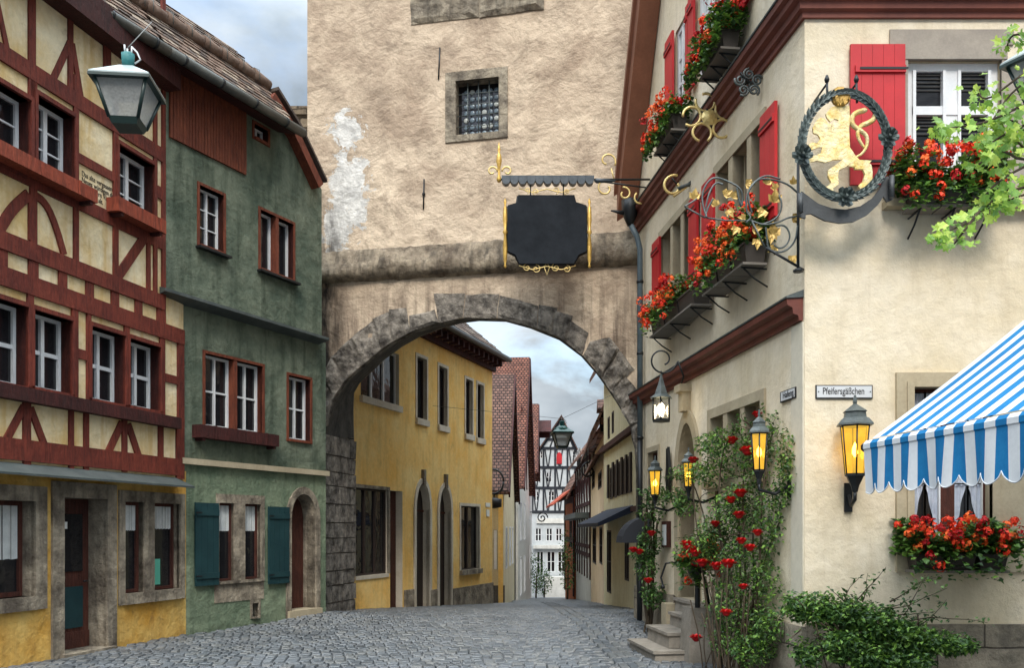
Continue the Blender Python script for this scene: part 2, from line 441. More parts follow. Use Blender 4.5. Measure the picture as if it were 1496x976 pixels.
hb(115,224,238,113,164,.029); hb(231,272,290,228,236,.029); hb(231,348,362,214,236,.029)
vb(40,48,285,352,.033); dg([(46,282),(66,297),(80,330),(92,372)],9,.03); dg([(40,284),(16,305),(-2,335)],12,.03); dg([(-10,300),(-20,360)],8)
dg([(214,341),(171,404)],9,.028); bm.box(T,T.u(213),T.u(218),-.01,.031,T.z(120,395),T.z(215,340))
# squares between the rails
sq = [(9,40),(54,84),(96,124),(135,161),(172,196),(206,228)]
ed = [-30]+[q for s_ in sq for q in s_]+[238]
for i in range(0,len(ed),2):
    vb(ed[i],ed[i+1],380,460,.030) if False else bm.box(T,T.u(ed[i]),T.u(ed[i+1]),-.01,.030,T.z(107,432),T.z(120,403))
for a,b in ((38,47),(103,112),(125,131),(180,187),(232,239),(258,267)): bm.box(T,T.u(a),T.u(b),-.01,.034,T.z(132,590),T.z(107,440))
hb(118,511,525,112,125,.03); hb(249,548,560,239,258,.03)
vb(32,43,575,680,.03); dg([(34,594),(2,654)],9); dg([(43,596),(68,662)],9); vb(99,106,585,690,.03); vb(121,128,588,690,.03)
dg([(177,618),(151,674)],8); dg([(186,620),(206,680)],8); vb(177,184,612,690,.031); vb(230,237,610,690,.03); vb(256,267,610,700,.036)
vb(-40,-30,430,690,.03)
part('timber_frame', bm, M['redwood'], tb)
eb=MB(); eb.box(T,uL,uA+.02,.0,.30,T.z(246,117,.3),zTop-.01); part('eaves_board',eb,M['redwood_dark'],tb)
# top rail under the eaves
# projecting dark ledge
ld = MB(); ld.box(T, T.u(-170,.12), T.u(264,.12), .0, .14, T.z(264,627,.12), T.z(264,611,.12)); part('ledge', ld, M['redwood_dark'], tb)
# windows upper: white frame occupies far part
for r in openU: window(T, tb, r, 0, .21, 'white', .055, 2, 3, bar=.012, thick_mull=.035)
for r in openL: window(T, tb, r, 0, .21, 'white', .05, 2, 2, bar=.028, thick_mull=.03)
# wooden frames round the openings
fr = MB()
for r in openL+openU:
    fr.cut(); u0,u1,z0,z1 = r
    fr.box(T,u0-.05,u0,-.2,.05,z0,z1+.06); fr.box(T,u1,u1+.05,-.2,.05,z0,z1+.06); fr.box(T,u0,u1,-.2,.052,z1,z1+.06); fr.box(T,u0,u1,-.2,.048,z0-.05,z0)
part('window_casing', fr, M['redwood'], tb)
# inscription
def text_part(name, s, F, u, z, size, n, mat, root, extr=.002, align='LEFT', sx=1.0, space=1.0, bold=0.0):
    cu = bpy.data.curves.new('txt','FONT'); cu.body = s; cu.size = size; cu.extrude = extr; cu.align_x = align; cu.space_character = space
    cu.offset = bold
    tmp = bpy.data.objects.new('txt', cu); COL.objects.link(tmp); bpy.context.view_layer.update()
    me = bpy.data.meshes.new_from_object(tmp.evaluated_get(bpy.context.evaluated_depsgraph_get()))
    bpy.data.objects.remove(tmp); bpy.data.curves.remove(cu)
    s3 = 1 if Vector((F.d.x,F.d.y)).cross(F.n) < 0 else -1
    mb = MB()
    for v in me.vertices: mb.v.append(tuple(F.w(u+v.co.x*sx*s3, n+v.co.z, z+v.co.y)))
    for p in me.polygons: mb.face(list(p.vertices))
    bpy.data.meshes.remove(me)
    return part(name, mb, mat, root)
M['ink'] = flat('dark_ink', (.03,.02,.015), .8)
for i,(s_,x,y) in enumerate((("Das alte vergessen soll",119,256),("Neues würdigen den Lern",119,265),("Was unsern Vätern Neu",119,274),("war, uns alt.",121,284))):
    u_,z_ = T.p(x,y); text_part('inscription', s_, T, u_, z_, .105, .004, M['ink'], tb, sx=.80)
# red window boxes (empty) - things
def empty_box(F, x0, x1, yt, yb, n, label, mat='redbox', depth=.22, group='empty wooden flower boxes on the facades', gap=0):
    u0 = F.u(x0,n); u1 = F.u(x1,n); z1 = F.z(x1,yt,n); z0 = F.z(x1,yb,n)
    t = thing('flower_box', label, 'flower box', F.w((u0+u1)/2,n-depth,z0), group)
    b = MB(); th = .025
    b.box(F,u0,u1,n-th,n,z0,z1); b.box(F,u0,u0+th,n-depth,n-th,z0,z1); b.box(F,u1-th,u1,n-depth,n-th,z0,z1); b.box(F,u0+th,u1-th,n-depth,n-th,z0,z0+.03)
    b.box(F,u0+th,u1-th,n-depth,n-depth+.02,z0,z1)
    um=(u0+u1)*.62 if u1-u0>1 else None
    for q in ((u0+.35,u1-.35) if u1-u0>1.2 else (u1-.12,)):
        b.box(F,q-.02,q+.02,n,n+.018,z0-.004,z1+.006)
    part('planter', b, M[mat], t)
    k = MB()
    for q in (u0+.1,u1-.1): k.cut(); k.box(F,q-.03,q+.03,n-depth,n-.02,z0-.05,z0)
    part('bracket', k, M['redwood_dark'], t)
    return t
empty_box(T,-60,143,278,297,.24,'long empty red wooden flower box under the upper left timbered-house windows')
empty_box(T,174,243,323,342,.24,'short empty red flower box under the upper window nearest the green house')
# pent roof over the ground floor
pr = MB(); un, uf = T.u(-170,.32), T.u(283,.32)
zf = T.z(283,711,.32)
P0=T.w(un,.34,zf); P1=T.w(uf,.34,zf); P2=T.w(uf-.05,-.02,zf+.16); P3=T.w(un,-.02,zf+.16)
pr.hexa([P0-Vector((0,0,.03)),P1-Vector((0,0,.03)),P2-Vector((0,0,.06)),P3-Vector((0,0,.06)),P0,P1,P2,P3]); part('pent_roof', pr, M['lead'], tb)
# ground floor
uC = T.u(272)
gw = T.rect(-70,50,690,873); gw=(gw[0],gw[1],T.z(33,873),T.z(33,732))
gd = T.rect(92,155,727,955)
gr1 = T.rect(181,209,733,868); gr2 = T.rect(224,262,738,864); gr2=(gr2[0],gr2[1],gr1[2],gr1[3])
g_out = [(uL,-.4),(uC,-.4),(uC,zpent+.15),(uL,zpent+.15)]
part('ground_floor_wall', wall(T, g_out, [rl(gw),rl((gd[0],gd[1],-.1,gd[3])),rl(gr1),rl(gr2)], -.004, .34, 0, 1), [M['ochre'],M['stone']], tb)
st = MB()
def surr(r, wl_, wr_, wt_, wb_=0, n1=.03, mb=st, F=T):
    u0,u1,z0,z1 = r
    mb.box(F,u0-wl_,u0,-.05,n1,z0-wb_,z1+wt_); mb.box(F,u1,u1+wr_,-.05,n1,z0-wb_,z1+wt_); mb.box(F,u0,u1,-.05,n1,z1,z1+wt_)
    if wb_: mb.box(F,u0,u1,-.25,n1+.03,z0-wb_,z0)
surr(gw,.15,.2,.2,.18); st.cut(); surr((gd[0],gd[1],-.1,gd[3]),.22,.2,.22)
st.cut(); surr((gr1[0],gr2[1],gr1[2],gr1[3]),.13,.12,.17,.17); st.box(T,gr1[1],gr2[0],-.13,.028,gr1[2],gr1[3])
part('stone_surround', st, M['stone'], tb)
window(T,tb,gw,0,.24,'darkdoor',.06,3,1,curtain=.62); window(T,tb,gr1,0,.13,'darkdoor',.05,1,1,curtain=.3); w_=window(T,tb,gr2,0,.16,'darkdoor',.05,1,1,curtain=.28)
nb=MB(); nb.box(T,gr2[0]+.07,gr2[0]+.36,-.143,-.139,gr2[2]+.08,gr2[2]+.5)
M['greenpaper']=flat('green_notice',(.10,.42,.30),.7); part('notice',nb,M['greenpaper'],w_)
dr = MB(); u0,u1=gd[0],gd[1]; z0,z1=-.05,gd[3]
dr.box(T,u0,u1,-.36,-.31,z0,z1); dr.box(T,u0,u1,-.31,-.295,z0,z0+.32)
do = part('door', dr, M['darkdoor'], tb)
dp=MB(); dp.box(T,u0+.14,u1-.14,-.31,-.285,z0+.38,z0+.98); part('door_panel',dp,M['teal'],do)
dp=MB(); dp.box(T,u0+.14,u1-.14,-.31,-.29,z0+1.2,z1-.22); part('door_glass',dp,M['glass'],do)
dp=MB(); dp.box(T,u0+.2,u1-.5,-.29,-.286,z0+1.36,z0+1.72); dp.cut(); dp.box(T,u0+.18,u1-.45,-.29,-.286,z0+1.82,z0+1.92); part('notice',dp,M['paper'],do)
dp=MB(); dp.tube([T.w(u1-.08,-.31,1.0),T.w(u1-.08,-.25,1.0),T.w(u1-.18,-.24,1.0)],.012); part('handle',dp,M['iron'],do)
ds=MB(); ds.box(T,u0-.1,u1+.1,-.3,.12,-.2,.03); part('doorstep',ds,M['stone'],tb)
body(tb,T,uL,uA-.02,-.4,zTop-.1,4.2,M['cream_panel'])
rf0=MB(); a_,b_=uL,T.u(86,.55); rf0.hexa([T.w(a_,.55,zTop+.0),T.w(b_,.55,zTop+.0),T.w(b_,-3,zTop+2.2),T.w(a_,-3,zTop+2.2),T.w(a_,.55,zTop+.12),T.w(b_,.55,zTop+.12),T.w(b_,-3,zTop+2.35),T.w(a_,-3,zTop+2.35)])

# ================================================================== GREEN HOUSE
gh = thing('green_house', 'dark green plastered house with brown windows between the timbered house and the gate tower', 'house', G.w(1.5,0,0))
nU = .16
ul = G.u(240,nU); ur = G.u(470,nU); zled = G.z(419,480,nU)
# roofline on this wall
def eave(px): return 47+.604*(px-200)
top = [G.p(468,276,nU),G.p(431,200,nU)]
zeave = G.z(430,186,nU)
u431 = top[1][0]
rU1 = G.rect(291,326,270,356,nU); rU2 = G.rect(380,428,306,391,nU); rS = G.rect(371,391,180,199,nU)
outU = [(ul,zled),(ur,zled),top[0],top[1],(u431,zeave+.1),(ul,zeave+.1)]
outU = [(ul,zled),(ur,zled),(ur,top[0][1]),top[1],(u431-.05,zeave+.25),(ul,zeave+.25)]
part('wall', wall(G,outU,[rl(rU1),rl(rU2),rl(rS)],nU,.2,0,1), [M['green'],M['redwood_dark']], gh)
def casing(F,root,r,n,w=.05,mat='brownpanel',mull=None):
    c=MB(); u0,u1,z0,z1=r
    c.box(F,u0-w,u0,n-.18,n+.02,z0-w,z1+w); c.box(F,u1,u1+w,n-.18,n+.02,z0-w,z1+w); c.box(F,u0,u1,n-.18,n+.022,z1,z1+w); c.box(F,u0,u1,n-.18,n+.05,z0-w,z0)
    if mull: c.box(F,mull-.04,mull+.04,n-.18,n+.012,z0,z1)
    part('window_casing',c,M[mat],root)
for r,mu,cl in ((rU1,None,2),(rS,None,2)):
    casing(G,gh,r,nU); window(G,gh,r,nU,.17,'white',.035,cl,3 if r is rU1 else 1,bar=.009,thick_mull=.02)
mm=(rU2[0]+rU2[1])/2; casing(G,gh,rU2,nU,mull=mm)
window(G,gh,(rU2[0],mm-.04,rU2[2],rU2[3]),nU,.17,'white',.04,1,1); window(G,gh,(mm+.04,rU2[1],rU2[2],rU2[3]),nU,.17,'white',.04,1,1)
for r in (rU1,rU2):
    s=MB(); s.box(G,r[0]-.08,r[1]+.1,nU,nU+.12,r[2]-.09,r[2]-.05); part('sill',s,M['iron'],gh)
# brown board cladding under the eaves
cl=MB(); c0=G.u(246,nU); c1=G.u(358,nU); zc=G.z(358,256,nU); k=26
for i in range(k):
    a=c0+(c1-c0)*i/k; b=c0+(c1-c0)*(i+1)/k; cl.box(G,a+.004,b-.004,nU+.005,nU+.04+.006*R.random(),zc+.03*R.random()*0,zeave+.25)
part('board_cladding',cl,M['brownpanel'],gh)
# ledge below the upper floor
lg=MB(); q=MB()
P=[(nU+.10,zled-.02),(nU+.10,zled+.04),(nU-.02,zled+.16)]
a=G.u(240,nU+.1); b=G.u(480,nU+.1)
lg.hexa([G.w(a,0,zled-.08),G.w(b,0,zled-.08),G.w(b,nU+.12,zled-.02),G.w(a,nU+.12,zled-.02),G.w(a,0,zled+.1),G.w(b,0,zled+.1),G.w(b,nU+.12,zled+.03),G.w(a,nU+.12,zled+.03)])
part('ledge',lg,M['lead'],gh)
# middle floor
uLg=G.u(262); uRg=G.u(476); zst=G.z(370,683)
rM=G.rect(299,383,516,622); rM2=G.rect(421,453,548,641)
gsh=G.rect(319,380,735,852); 
o1=G.rect(319,341,735,850); o2=G.rect(357,380,742,852); o2=(o2[0],o2[1],o1[2],o1[3])
dz0=-.1; du0,du1=G.u(424),G.u(460); dloop=arch_loop(du0,du1,dz0,G.z(440,757),G.z(442,722))
vent=G.rect(368,377,882,902)
part('lower_wall', wall(G,[(uLg,zst),(uRg,zst),(uRg,zled),(uLg,zled)],[rl(rM),rl(rM2)],0,.2,0,1),[M['green'],M['redwood_dark']],gh)
part('ground_floor_wall', wall(G,[(uLg,-.5),(uRg,-.5),(uRg,zst),(uLg,zst)],[rl(o1),rl(o2),dloop,rl(vent)],0,.35,0,1),[M['green_low'],M['stone']],gh)
mm=G.u(343.5); casing(G,gh,rM,0,mull=mm)
window(G,gh,(rM[0],mm-.04,rM[2],rM[3]),0,.17,'white',.045,2,2,bar=.016,thick_mull=.018); window(G,gh,(mm+.04,rM[1],rM[2],rM[3]),0,.17,'white',.045,2,2,bar=.016,thick_mull=.018)
casing(G,gh,rM2,0); window(G,gh,rM2,0,.17,'white',.045,2,2,bar=.016,thick_mull=.018)
empty_box(G,293,408,636,653,.2,'dark empty wooden flower box under the double window of the green house','redwood_dark',.2)
sc=MB(); sc.box(G,uLg,G.u(481,.08),-.02,.09,zst-.05,zst+.05); part('string_course',sc,M['stone_lt'],gh)
ss=MB(); surr((o1[0],o2[1],o1[2],o1[3]),.06,.1,.16,.05,.025,ss,G); ss.box(G,o1[1],o2[0],-.1,.024,o1[2],o1[3])
ss.box(G,G.u(313),G.u(385),-.02,.012,o1[2]-.38,o1[2]-.05)
part('stone_surround',ss,M['stone'],gh)
window(G,gh,o1,0,.10,'darkdoor',.04,1,1,curtain=.35); window(G,gh,o2,0,.12,'darkdoor',.04,1,1,curtain=.35)
def shutter(F,root,x0,x1,yt,yb,n,mat,xr=None,th=.035,hw=True,louv=False):
    u0,u1=F.u(x0,n),F.u(x1,n); z0,z1=F.z(xr or x1,yb,n),F.z(xr or x1,yt,n)
    if u1<u0: u0,u1=u1,u0
    s=MB(); k=4
    for i in range(k):
        a=u0+(u1-u0)*i/k; b=u0+(u1-u0)*(i+1)/k; s.box(F,a+.002,b-.002,n,n+th,z0,z1)
    h=z1-z0
    for t in (.12,.88): s.box(F,u0+.01,u1-.01,n+th,n+th+.02,z0+h*t-.05,z0+h*t+.05)
    o=part('shutter',s,M[mat],root)
    if hw:
        q=MB()
        for t in (.12,.88): q.cut(); q.box(F,u0-.02,u0+.12,n+th+.02,n+th+.026,z0+h*t-.012,z0+h*t+.012)
        part('hinge',q,M['iron'],o)
    return o
shutter(G,gh,284,318,735,856,.03,'teal',xr=301); shutter(G,gh,391,421,741,853,.03,'teal',xr=406)
# arched stone door surround
def arch_ring(F,root,u0,u1,z0,zs,za,w,n0,n1,mat,point=0.0,name='door_surround',seg=10):
    a=arch_loop(u0,u1,z0,zs,za,seg,point); b=arch_loop(u0-w,u1+w,z0,zs,za+w*1.1,seg,point)
    mb=MB(); k=len(a)
    for i in range(1,k):
        j=(i+1)%k
        mb.prism(F,[a[i],a[j],b[j],b[i]],n0,n1)
    return part(name,mb,M[mat],root)
arch_ring(G,gh,du0,du1,dz0,G.z(440,757),G.z(442,722),.13,-.2,.04,'stone')
dd=MB(); dd.box(G,du0-.1,du1+.1,-.34,-.30,-.1,G.z(442,715)); do=part('door',dd,M['darkdoor'],gh)
hh=MB(); hh.tube([G.w(du0+.15,-.3,1.0),G.w(du0+.15,-.25,1.0)],.02); part('handle',hh,M['iron'],do)
ds=MB(); ds.box(G,du0-.12,du1+.12,-.3,.1,-.1,.17); part('doorstep',ds,M['stone_lt'],gh)
vs=MB(); surr(vent,.05,.05,.06,.03,.02,vs,G); part('vent_surround',vs,M['stone'],gh)
vd=MB(); vd.box(G,vent[0],vent[1],-.2,-.15,vent[2],vent[3]); part('vent_opening',vd,M['dark'],gh)
body(gh,G,uLg+.05,uRg,-.4,zled+.3,4,M['green']); body(gh,G,ul+.3,ur,zled+.3,top[0][1],4,M['green'],name='upper_rear_wall')
# roof shared along the row (belongs to the green house from the party line on; timbered part separately)
# one consistent set of heights
nE=.62
zE=G.z(330,eave(330),nE); zR=G.z(330,eave(330)-36,.12); zS=G.z(330,eave(330)-62,-.5)
def GP(px,n,z): return G.w(G.u(px,n),n,z)
GG=G
for root,xa,xb in ((tb,56,243),(gh,243,434)):
    ua,ub=G.u(xa,nE),G.u(xb,nE)
    A=G.w(ua,nE,zE+.04); B=G.w(ub,nE,zE+.04); C=G.w(ub-.25*(root is gh),.12,zR); D=G.w(ua,.12,zR)
    tile_sheet(root,'roof',A,B,C,D,TILES,.11,.19)
    C2=G.w(ub-.32*(root is gh),-.55,zS+.04); D2=G.w(ua,-.55,zS+.04)
    tile_sheet(root,'upper_roof',D+Vector((0,0,.05)),C+Vector((0,0,.05)),C2,D2,TILES,.12,.19)
    C3=G.w(ub-.9*(root is gh),-2.9,zS+1.2); D3=G.w(ua,-2.9,zS+1.2)
    rb=MB(); rb.poly([D2,C2,C3,D3]); rb.poly([D3,C3,C3+Vector((-2,0,-3)),D3+Vector((-2,0,-3))]); part('rear_roof',rb,M['t2'],root)
    # row of half-round ridge tiles with wire ties
    rt=MB(); wt=MB(); k=int((ub-ua)/.42); u=ua
    while u<ub-.3*(root is gh):
        l=.44
        rt.tube([G.w(u,.14,zR+.07),G.w(min(u+l,ub),.14,zR+.045)],[.115,.095],10)
        c=G.w(u+.06,.14,zR+.07); wt.tube([c+Vector((G.n.x*.13,G.n.y*.13,-.12)),c+Vector((G.n.x*.13,G.n.y*.13,.06)),c+Vector((0,0,.14)),c-Vector((G.n.x*.1,G.n.y*.1,-.08))],.008,5)
        u+=.40
    part('ridge_tiles',rt,TILES,root); part('tie_wire',wt,M['gutter'],root)
    gt=MB(); gt.tube([G.w(ua,nE+.05,zE-.03),G.w(ub+(.12 if root is gh else 0),nE+.05,zE-.03)],.085,10); 
    gobj=part('gutter',gt,M['gutter'],root)
    gc=MB(); u=ua+.3
    while u<ub:
        gc.cut(); gc.tube([G.w(u-.02,nE+.05,zE-.03),G.w(u+.02,nE+.05,zE-.03)],.095,10); u+=.8
    part('gutter_bracket',gc,M['iron'],gobj)
    so=MB(); so.hexa([G.w(ua,-.1,zE+.12),G.w(ub,-.1,zE+.12),G.w(ub,nE-.03,zE-.09),G.w(ua,nE-.03,zE-.09),G.w(ua,-.1,zE+.2),G.w(ub,-.1,zE+.2),G.w(ub,nE-.03,zE+.02),G.w(ua,nE-.03,zE+.02)])
    part('soffit',so,M['redwood_dark'],root)
part('side_roof',rf0,M['t1'],tb)
# rake board
rk=MB(); rk.path(G,[G.p(396,140,.3),G.p(431,196,.3),G.p(466,272,.3)],.17,.12,.36)
part('verge_board',rk,M['brownpanel'],gh)
rr=MB(); a=G.p(396,140,.2); b=G.p(431,196,.2); c=G.p(468,274,.2)
for p_,q_ in ((a,b),(b,c)):
    rr.hexa([G.w(p_[0],.38,p_[1]+.08),G.w(q_[0],.38,q_[1]+.08),G.w(q_[0],-3,q_[1]+.08),G.w(p_[0],-3,p_[1]+.08),G.w(p_[0],.38,p_[1]+.14),G.w(q_[0],.38,q_[1]+.14),G.w(q_[0],-3,q_[1]+.14),G.w(p_[0],-3,p_[1]+.14)])
part('verge_roof',rr,M['t2'],gh)

# ================================================================== RUBBLE WALL left of tower
rwm = masonry('rubble', (1,0), (.32,.26,.19), (.20,.16,.12), (.10,.08,.06), .4, .2, .25, 1.0)
FRW = FR(21.4)
rw = MB(); a=FRW.u(405); b=FRW.u(455); rw.box(FRW,a,b,-.8,0,0,FRW.z(430,168)); rw.box(FRW,a-.03,b,-.85,.06,FRW.z(430,168),FRW.z(430,156))
o=mesh_obj('town_wall',rw,rwm,loc=FRW.w(a,0,0)); tag(o,'narrow strip of rubble stone town wall behind the green house roof, left of the tower','wall')
# ================================================================== GATE TOWER
tow = thing('gate_tower', 'beige plastered medieval gate tower with a rough stone arch over the street', 'tower', TW.w(3.2,-.9,0))
def tower_mat():
    m, nt, b = newmat('tower_plaster'); v = geo_pos(nt)
    v2 = geo_pos(nt, (1,1,1.15))
    n1 = noise_n(nt, v2, .55, 9, .68, .4)
    col = mix(nt, ramp(nt, n1, .36, .64), (.43,.33,.245), (.73,.60,.455))
    n2 = noise_n(nt, v2, 2.1, 9, .72, .6)
    col = mix(nt, .5, col, ramp(nt, n2, .32, .66, (.52,.46,.42), (1.1,1.07,1.02)), 'MULTIPLY')
    col = mix(nt, mix(nt,1.0,ramp(nt,noise_n(nt,v2,1.3,10,.78,.5),.50,.64),(.6,)*3,'MULTIPLY'), col, (.22,.165,.12))
    # rain streaks below the moulding
    sp = N(nt,'ShaderNodeSeparateXYZ'); nt.links.new(v, sp.inputs[0])
    st = noise_n(nt, geo_pos(nt,(1,1,.07)), 4.5, 6, .65)
    low = ramp(nt, sp.outputs['Z'], 0, 1); 
    mr = N(nt,'ShaderNodeMapRange'); mr.inputs[1].default_value=7.2; mr.inputs[2].default_value=6.2; nt.links.new(sp.outputs['Z'],mr.inputs[0])
    mm = N(nt,'ShaderNodeMath',operation='MULTIPLY'); nt.links.new(mr.outputs[0],mm.inputs[0]); nt.links.new(ramp(nt,st,.48,.66),mm.inputs[1])
    col = mix(nt, mm.outputs[0], col, (.13,.095,.07))
    # damp black streak in the corner next to the green house
    mx = N(nt,'ShaderNodeMapRange'); mx.inputs[1].default_value=-3.45; mx.inputs[2].default_value=-4.0; nt.links.new(sp.outputs['X'],mx.inputs[0])
    mz = N(nt,'ShaderNodeMapRange'); mz.inputs[1].default_value=9.3; mz.inputs[2].default_value=8.0; nt.links.new(sp.outputs['Z'],mz.inputs[0])
    q = N(nt,'ShaderNodeMath',operation='MULTIPLY'); nt.links.new(mx.outputs[0],q.inputs[0]); nt.links.new(mz.outputs[0],q.inputs[1])
    q2 = N(nt,'ShaderNodeMath',operation='MULTIPLY'); nt.links.new(q.outputs[0],q2.inputs[0]); nt.links.new(ramp(nt,noise_n(nt,geo_pos(nt,(1,1,.25)),3,8,.7),.38,.56),q2.inputs[1])
    # flaked patch where the white undercoat shows
    c0 = TW.w(*(lambda p:(p[0],0,p[1]))(TW.p(512,285)))
    def blob(px,py,rx,rz):
        c = TW.w(*(lambda p:(p[0],0,p[1]))(TW.p(px,py)))
        mp = N(nt,'ShaderNodeVectorMath',operation='SUBTRACT'); nt.links.new(v,mp.inputs[0]); mp.inputs[1].default_value=c
        ml = N(nt,'ShaderNodeVectorMath',operation='MULTIPLY'); nt.links.new(mp.outputs[0],ml.inputs[0]); ml.inputs[1].default_value=(1/rx,.2,1/rz)
        ln = N(nt,'ShaderNodeVectorMath',operation='LENGTH'); nt.links.new(ml.outputs[0],ln.inputs[0]); return ln.outputs['Value']
    fl = noise_n(nt, v, 3.2, 10, .75, .5)
    tot=None
    for bl in (blob(510,285,.5,1.1),blob(492,335,.42,.8),blob(508,188,.45,.42)):
        a = N(nt,'ShaderNodeMath',operation='MULTIPLY'); nt.links.new(bl,a.inputs[0]); a.inputs[1].default_value=.30
        s_ = N(nt,'ShaderNodeMath',operation='SUBTRACT'); nt.links.new(fl,s_.inputs[0]); nt.links.new(a.outputs[0],s_.inputs[1])
        r_ = ramp(nt,s_.outputs[0],.25,.268)
        if tot is None: tot=r_
        else: tot=mix(nt,1.0,tot,r_,'LIGHTEN')
    col = mix(nt, tot, col, mix(nt, ramp(nt,noise_n(nt,v,4,6,.7),.4,.6), (.74,.71,.66), (.50,.48,.45)))
    col = mix(nt, q2.outputs[0], col, (.035,.03,.027))
    nt.links.new(col,b.inputs['Base Color']); b.inputs['Roughness'].default_value=.93; b.inputs['Specular IOR Level'].default_value=.2
    h1 = noise_n(nt, v2, 1.7, 7, .62, .35); h2 = noise_n(nt, v2, 6, 5, .58, .3)
    inv = N(nt,'ShaderNodeRGBToBW'); nt.links.new(tot,inv.inputs[0])
    add_bump(nt,b,[(h1,3.6),(h2,1.2),(noise_n(nt,v,24,5,.6),.18),(inv.outputs[0],-.2)],.55,.05)
    return m
M['tower'] = tower_mat()
M['arch'] = surf('rough_grey_arch_stone', (.07,.06,.052), (.42,.37,.31), .92, 4.5, 1.0, .10, 6, .5, (.04,.036,.033), dirt=.6, dirtc=(.035,.03,.028))
M['pier'] = masonry('pier_blocks', TW.n, (.26,.23,.19), (.15,.13,.11), (.03,.027,.024), .62, .36, .10, .9, .018)
inner_px = [(469,640),(476,612),(487,582),(503,557),(524,538),(556,511),(583,493),(610,479),(647,470),(672,465),(698,463),(739,466),(776,476),(818,493),(850,518),(872,543),(888,565),(904,590),(921,621),(929,650),(932,690)]
back_px  = [(517,640),(516,600),(517,574),(525,560),(540,546),(562,525),(588,506),(613,492),(647,479),(675,472),(700,469),(739,470),(775,480),(817,497),(849,521),(871,546),(887,568),(903,592),(920,622),(927,650),(929,690)]
D = 1.8
inner = [TW.p(x,y) for x,y in inner_px]; back = [TW.p(x,y,-D) for x,y in back_px]
uRt = TW.u(1010)
uLt = TW.u(449); zt = 16.0
hole = [(inner[0][0],-.6)]+inner+[(inner[-1][0],-.6)]
outer = [(uLt,-.6),(inner[0][0]-.0001,-.6)]+inner+[(inner[-1][0]+.0001,-.6),(uRt,-.6),(uRt,zt),(uLt,zt)]
wr = TW.rect(666,729,119,198); so_=(wr[0],wr[1],wr[2],wr[3])
part('wall', wall(TW,outer,[rl(wr)],0,.02,0,0), M['tower'], tow)
bk=[(uLt,-1)]+[(back[0][0],-1)]+back+[(back[-1][0],-1),(uRt,-1),(uRt,zt),(uLt,zt)]
part('rear_wall', wall(TW,bk,[],-D,.02), M['tower'], tow)
sd=MB()
for a in (uLt,uRt): sd.poly([TW.w(a,0,-.6),TW.w(a,-D,-.6),TW.w(a,-D,zt),TW.w(a,0,zt)])
sd.poly([TW.w(uLt,0,zt),TW.w(uRt,0,zt),TW.w(uRt,-D,zt),TW.w(uLt,-D,zt)])
# the tower's depth behind the left corner above the passage
sd.box(TW,uLt+.01,uRt-.01,-5.5,-D-.01,8.4,zt-.01)
part('side_wall',sd,M['tower'],tow)
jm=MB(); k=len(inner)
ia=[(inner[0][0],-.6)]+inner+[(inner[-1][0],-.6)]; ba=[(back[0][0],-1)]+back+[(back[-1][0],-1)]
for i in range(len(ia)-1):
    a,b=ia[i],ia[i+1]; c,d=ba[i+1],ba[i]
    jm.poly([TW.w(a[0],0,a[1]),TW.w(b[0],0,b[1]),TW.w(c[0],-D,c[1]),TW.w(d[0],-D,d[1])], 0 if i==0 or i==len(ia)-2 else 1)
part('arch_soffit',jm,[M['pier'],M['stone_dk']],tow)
# separate big blocks standing proud in the left jamb
qb=MB(); z=-.3; Fj=Fac((TW.w(inner[0][0],0,0).x,TW.w(inner[0][0],0,0).y), (TW.w(back[0][0],-D,0)-TW.w(inner[0][0],0,0)).xy, 1)
Lj=(TW.w(back[0][0],-D,0)-TW.w(inner[0][0],0,0)).length
def rough_box(mb,F,u0,u1,n0,n1,z0,z1,j=.02,m=0):
    P=[]
    for zz in (z0,z1):
        for uu,nn in ((u0,n0),(u1,n0),(u1,n1),(u0,n1)): P.append(F.w(uu+R.uniform(-j,j),nn+(R.uniform(-j,j) if nn==n1 else 0),zz+R.uniform(-j,j)*.6))
    mb.hexa(P,m)
row=0
while z<3.6:
    h=R.uniform(.30,.46); u=0.0
    while u<Lj-.05:
        w_=R.uniform(.4,.85)
        if u+w_>Lj-.25: w_=Lj-u
        rough_box(qb,Fj,u+.012,u+w_-.012,-.02,.035+.03*R.random(),z+.012,z+h-.012,.012); u+=w_
    z+=h; row+=1
part('jamb_stones',qb,M['arch'],tow)
# rough corner pier on the front between green house and arch
pf=MB(); z=-.3
while z<3.3:
    h=R.uniform(.28,.5); rough_box(pf,TW,uLt,inner[0][0]-.01,-.02,.03+.04*R.random(),z+.01,z+h-.01,.012); z+=h
part('corner_stones',pf,M['stone_dk'],tow)
# voussoirs: rough blocks around the arch
outer_px=[(458,600),(460,570),(468,545),(484,520),(505,500),(530,480),(558,462),(592,450),(598,462),(634,452),(634,430),(678,430),(683,431),(727,430),(762,433),(788,446),(816,450),(838,464),(862,490),(882,494),(905,505),(912,528),(926,535),(930,560),(940,585),(950,620)]
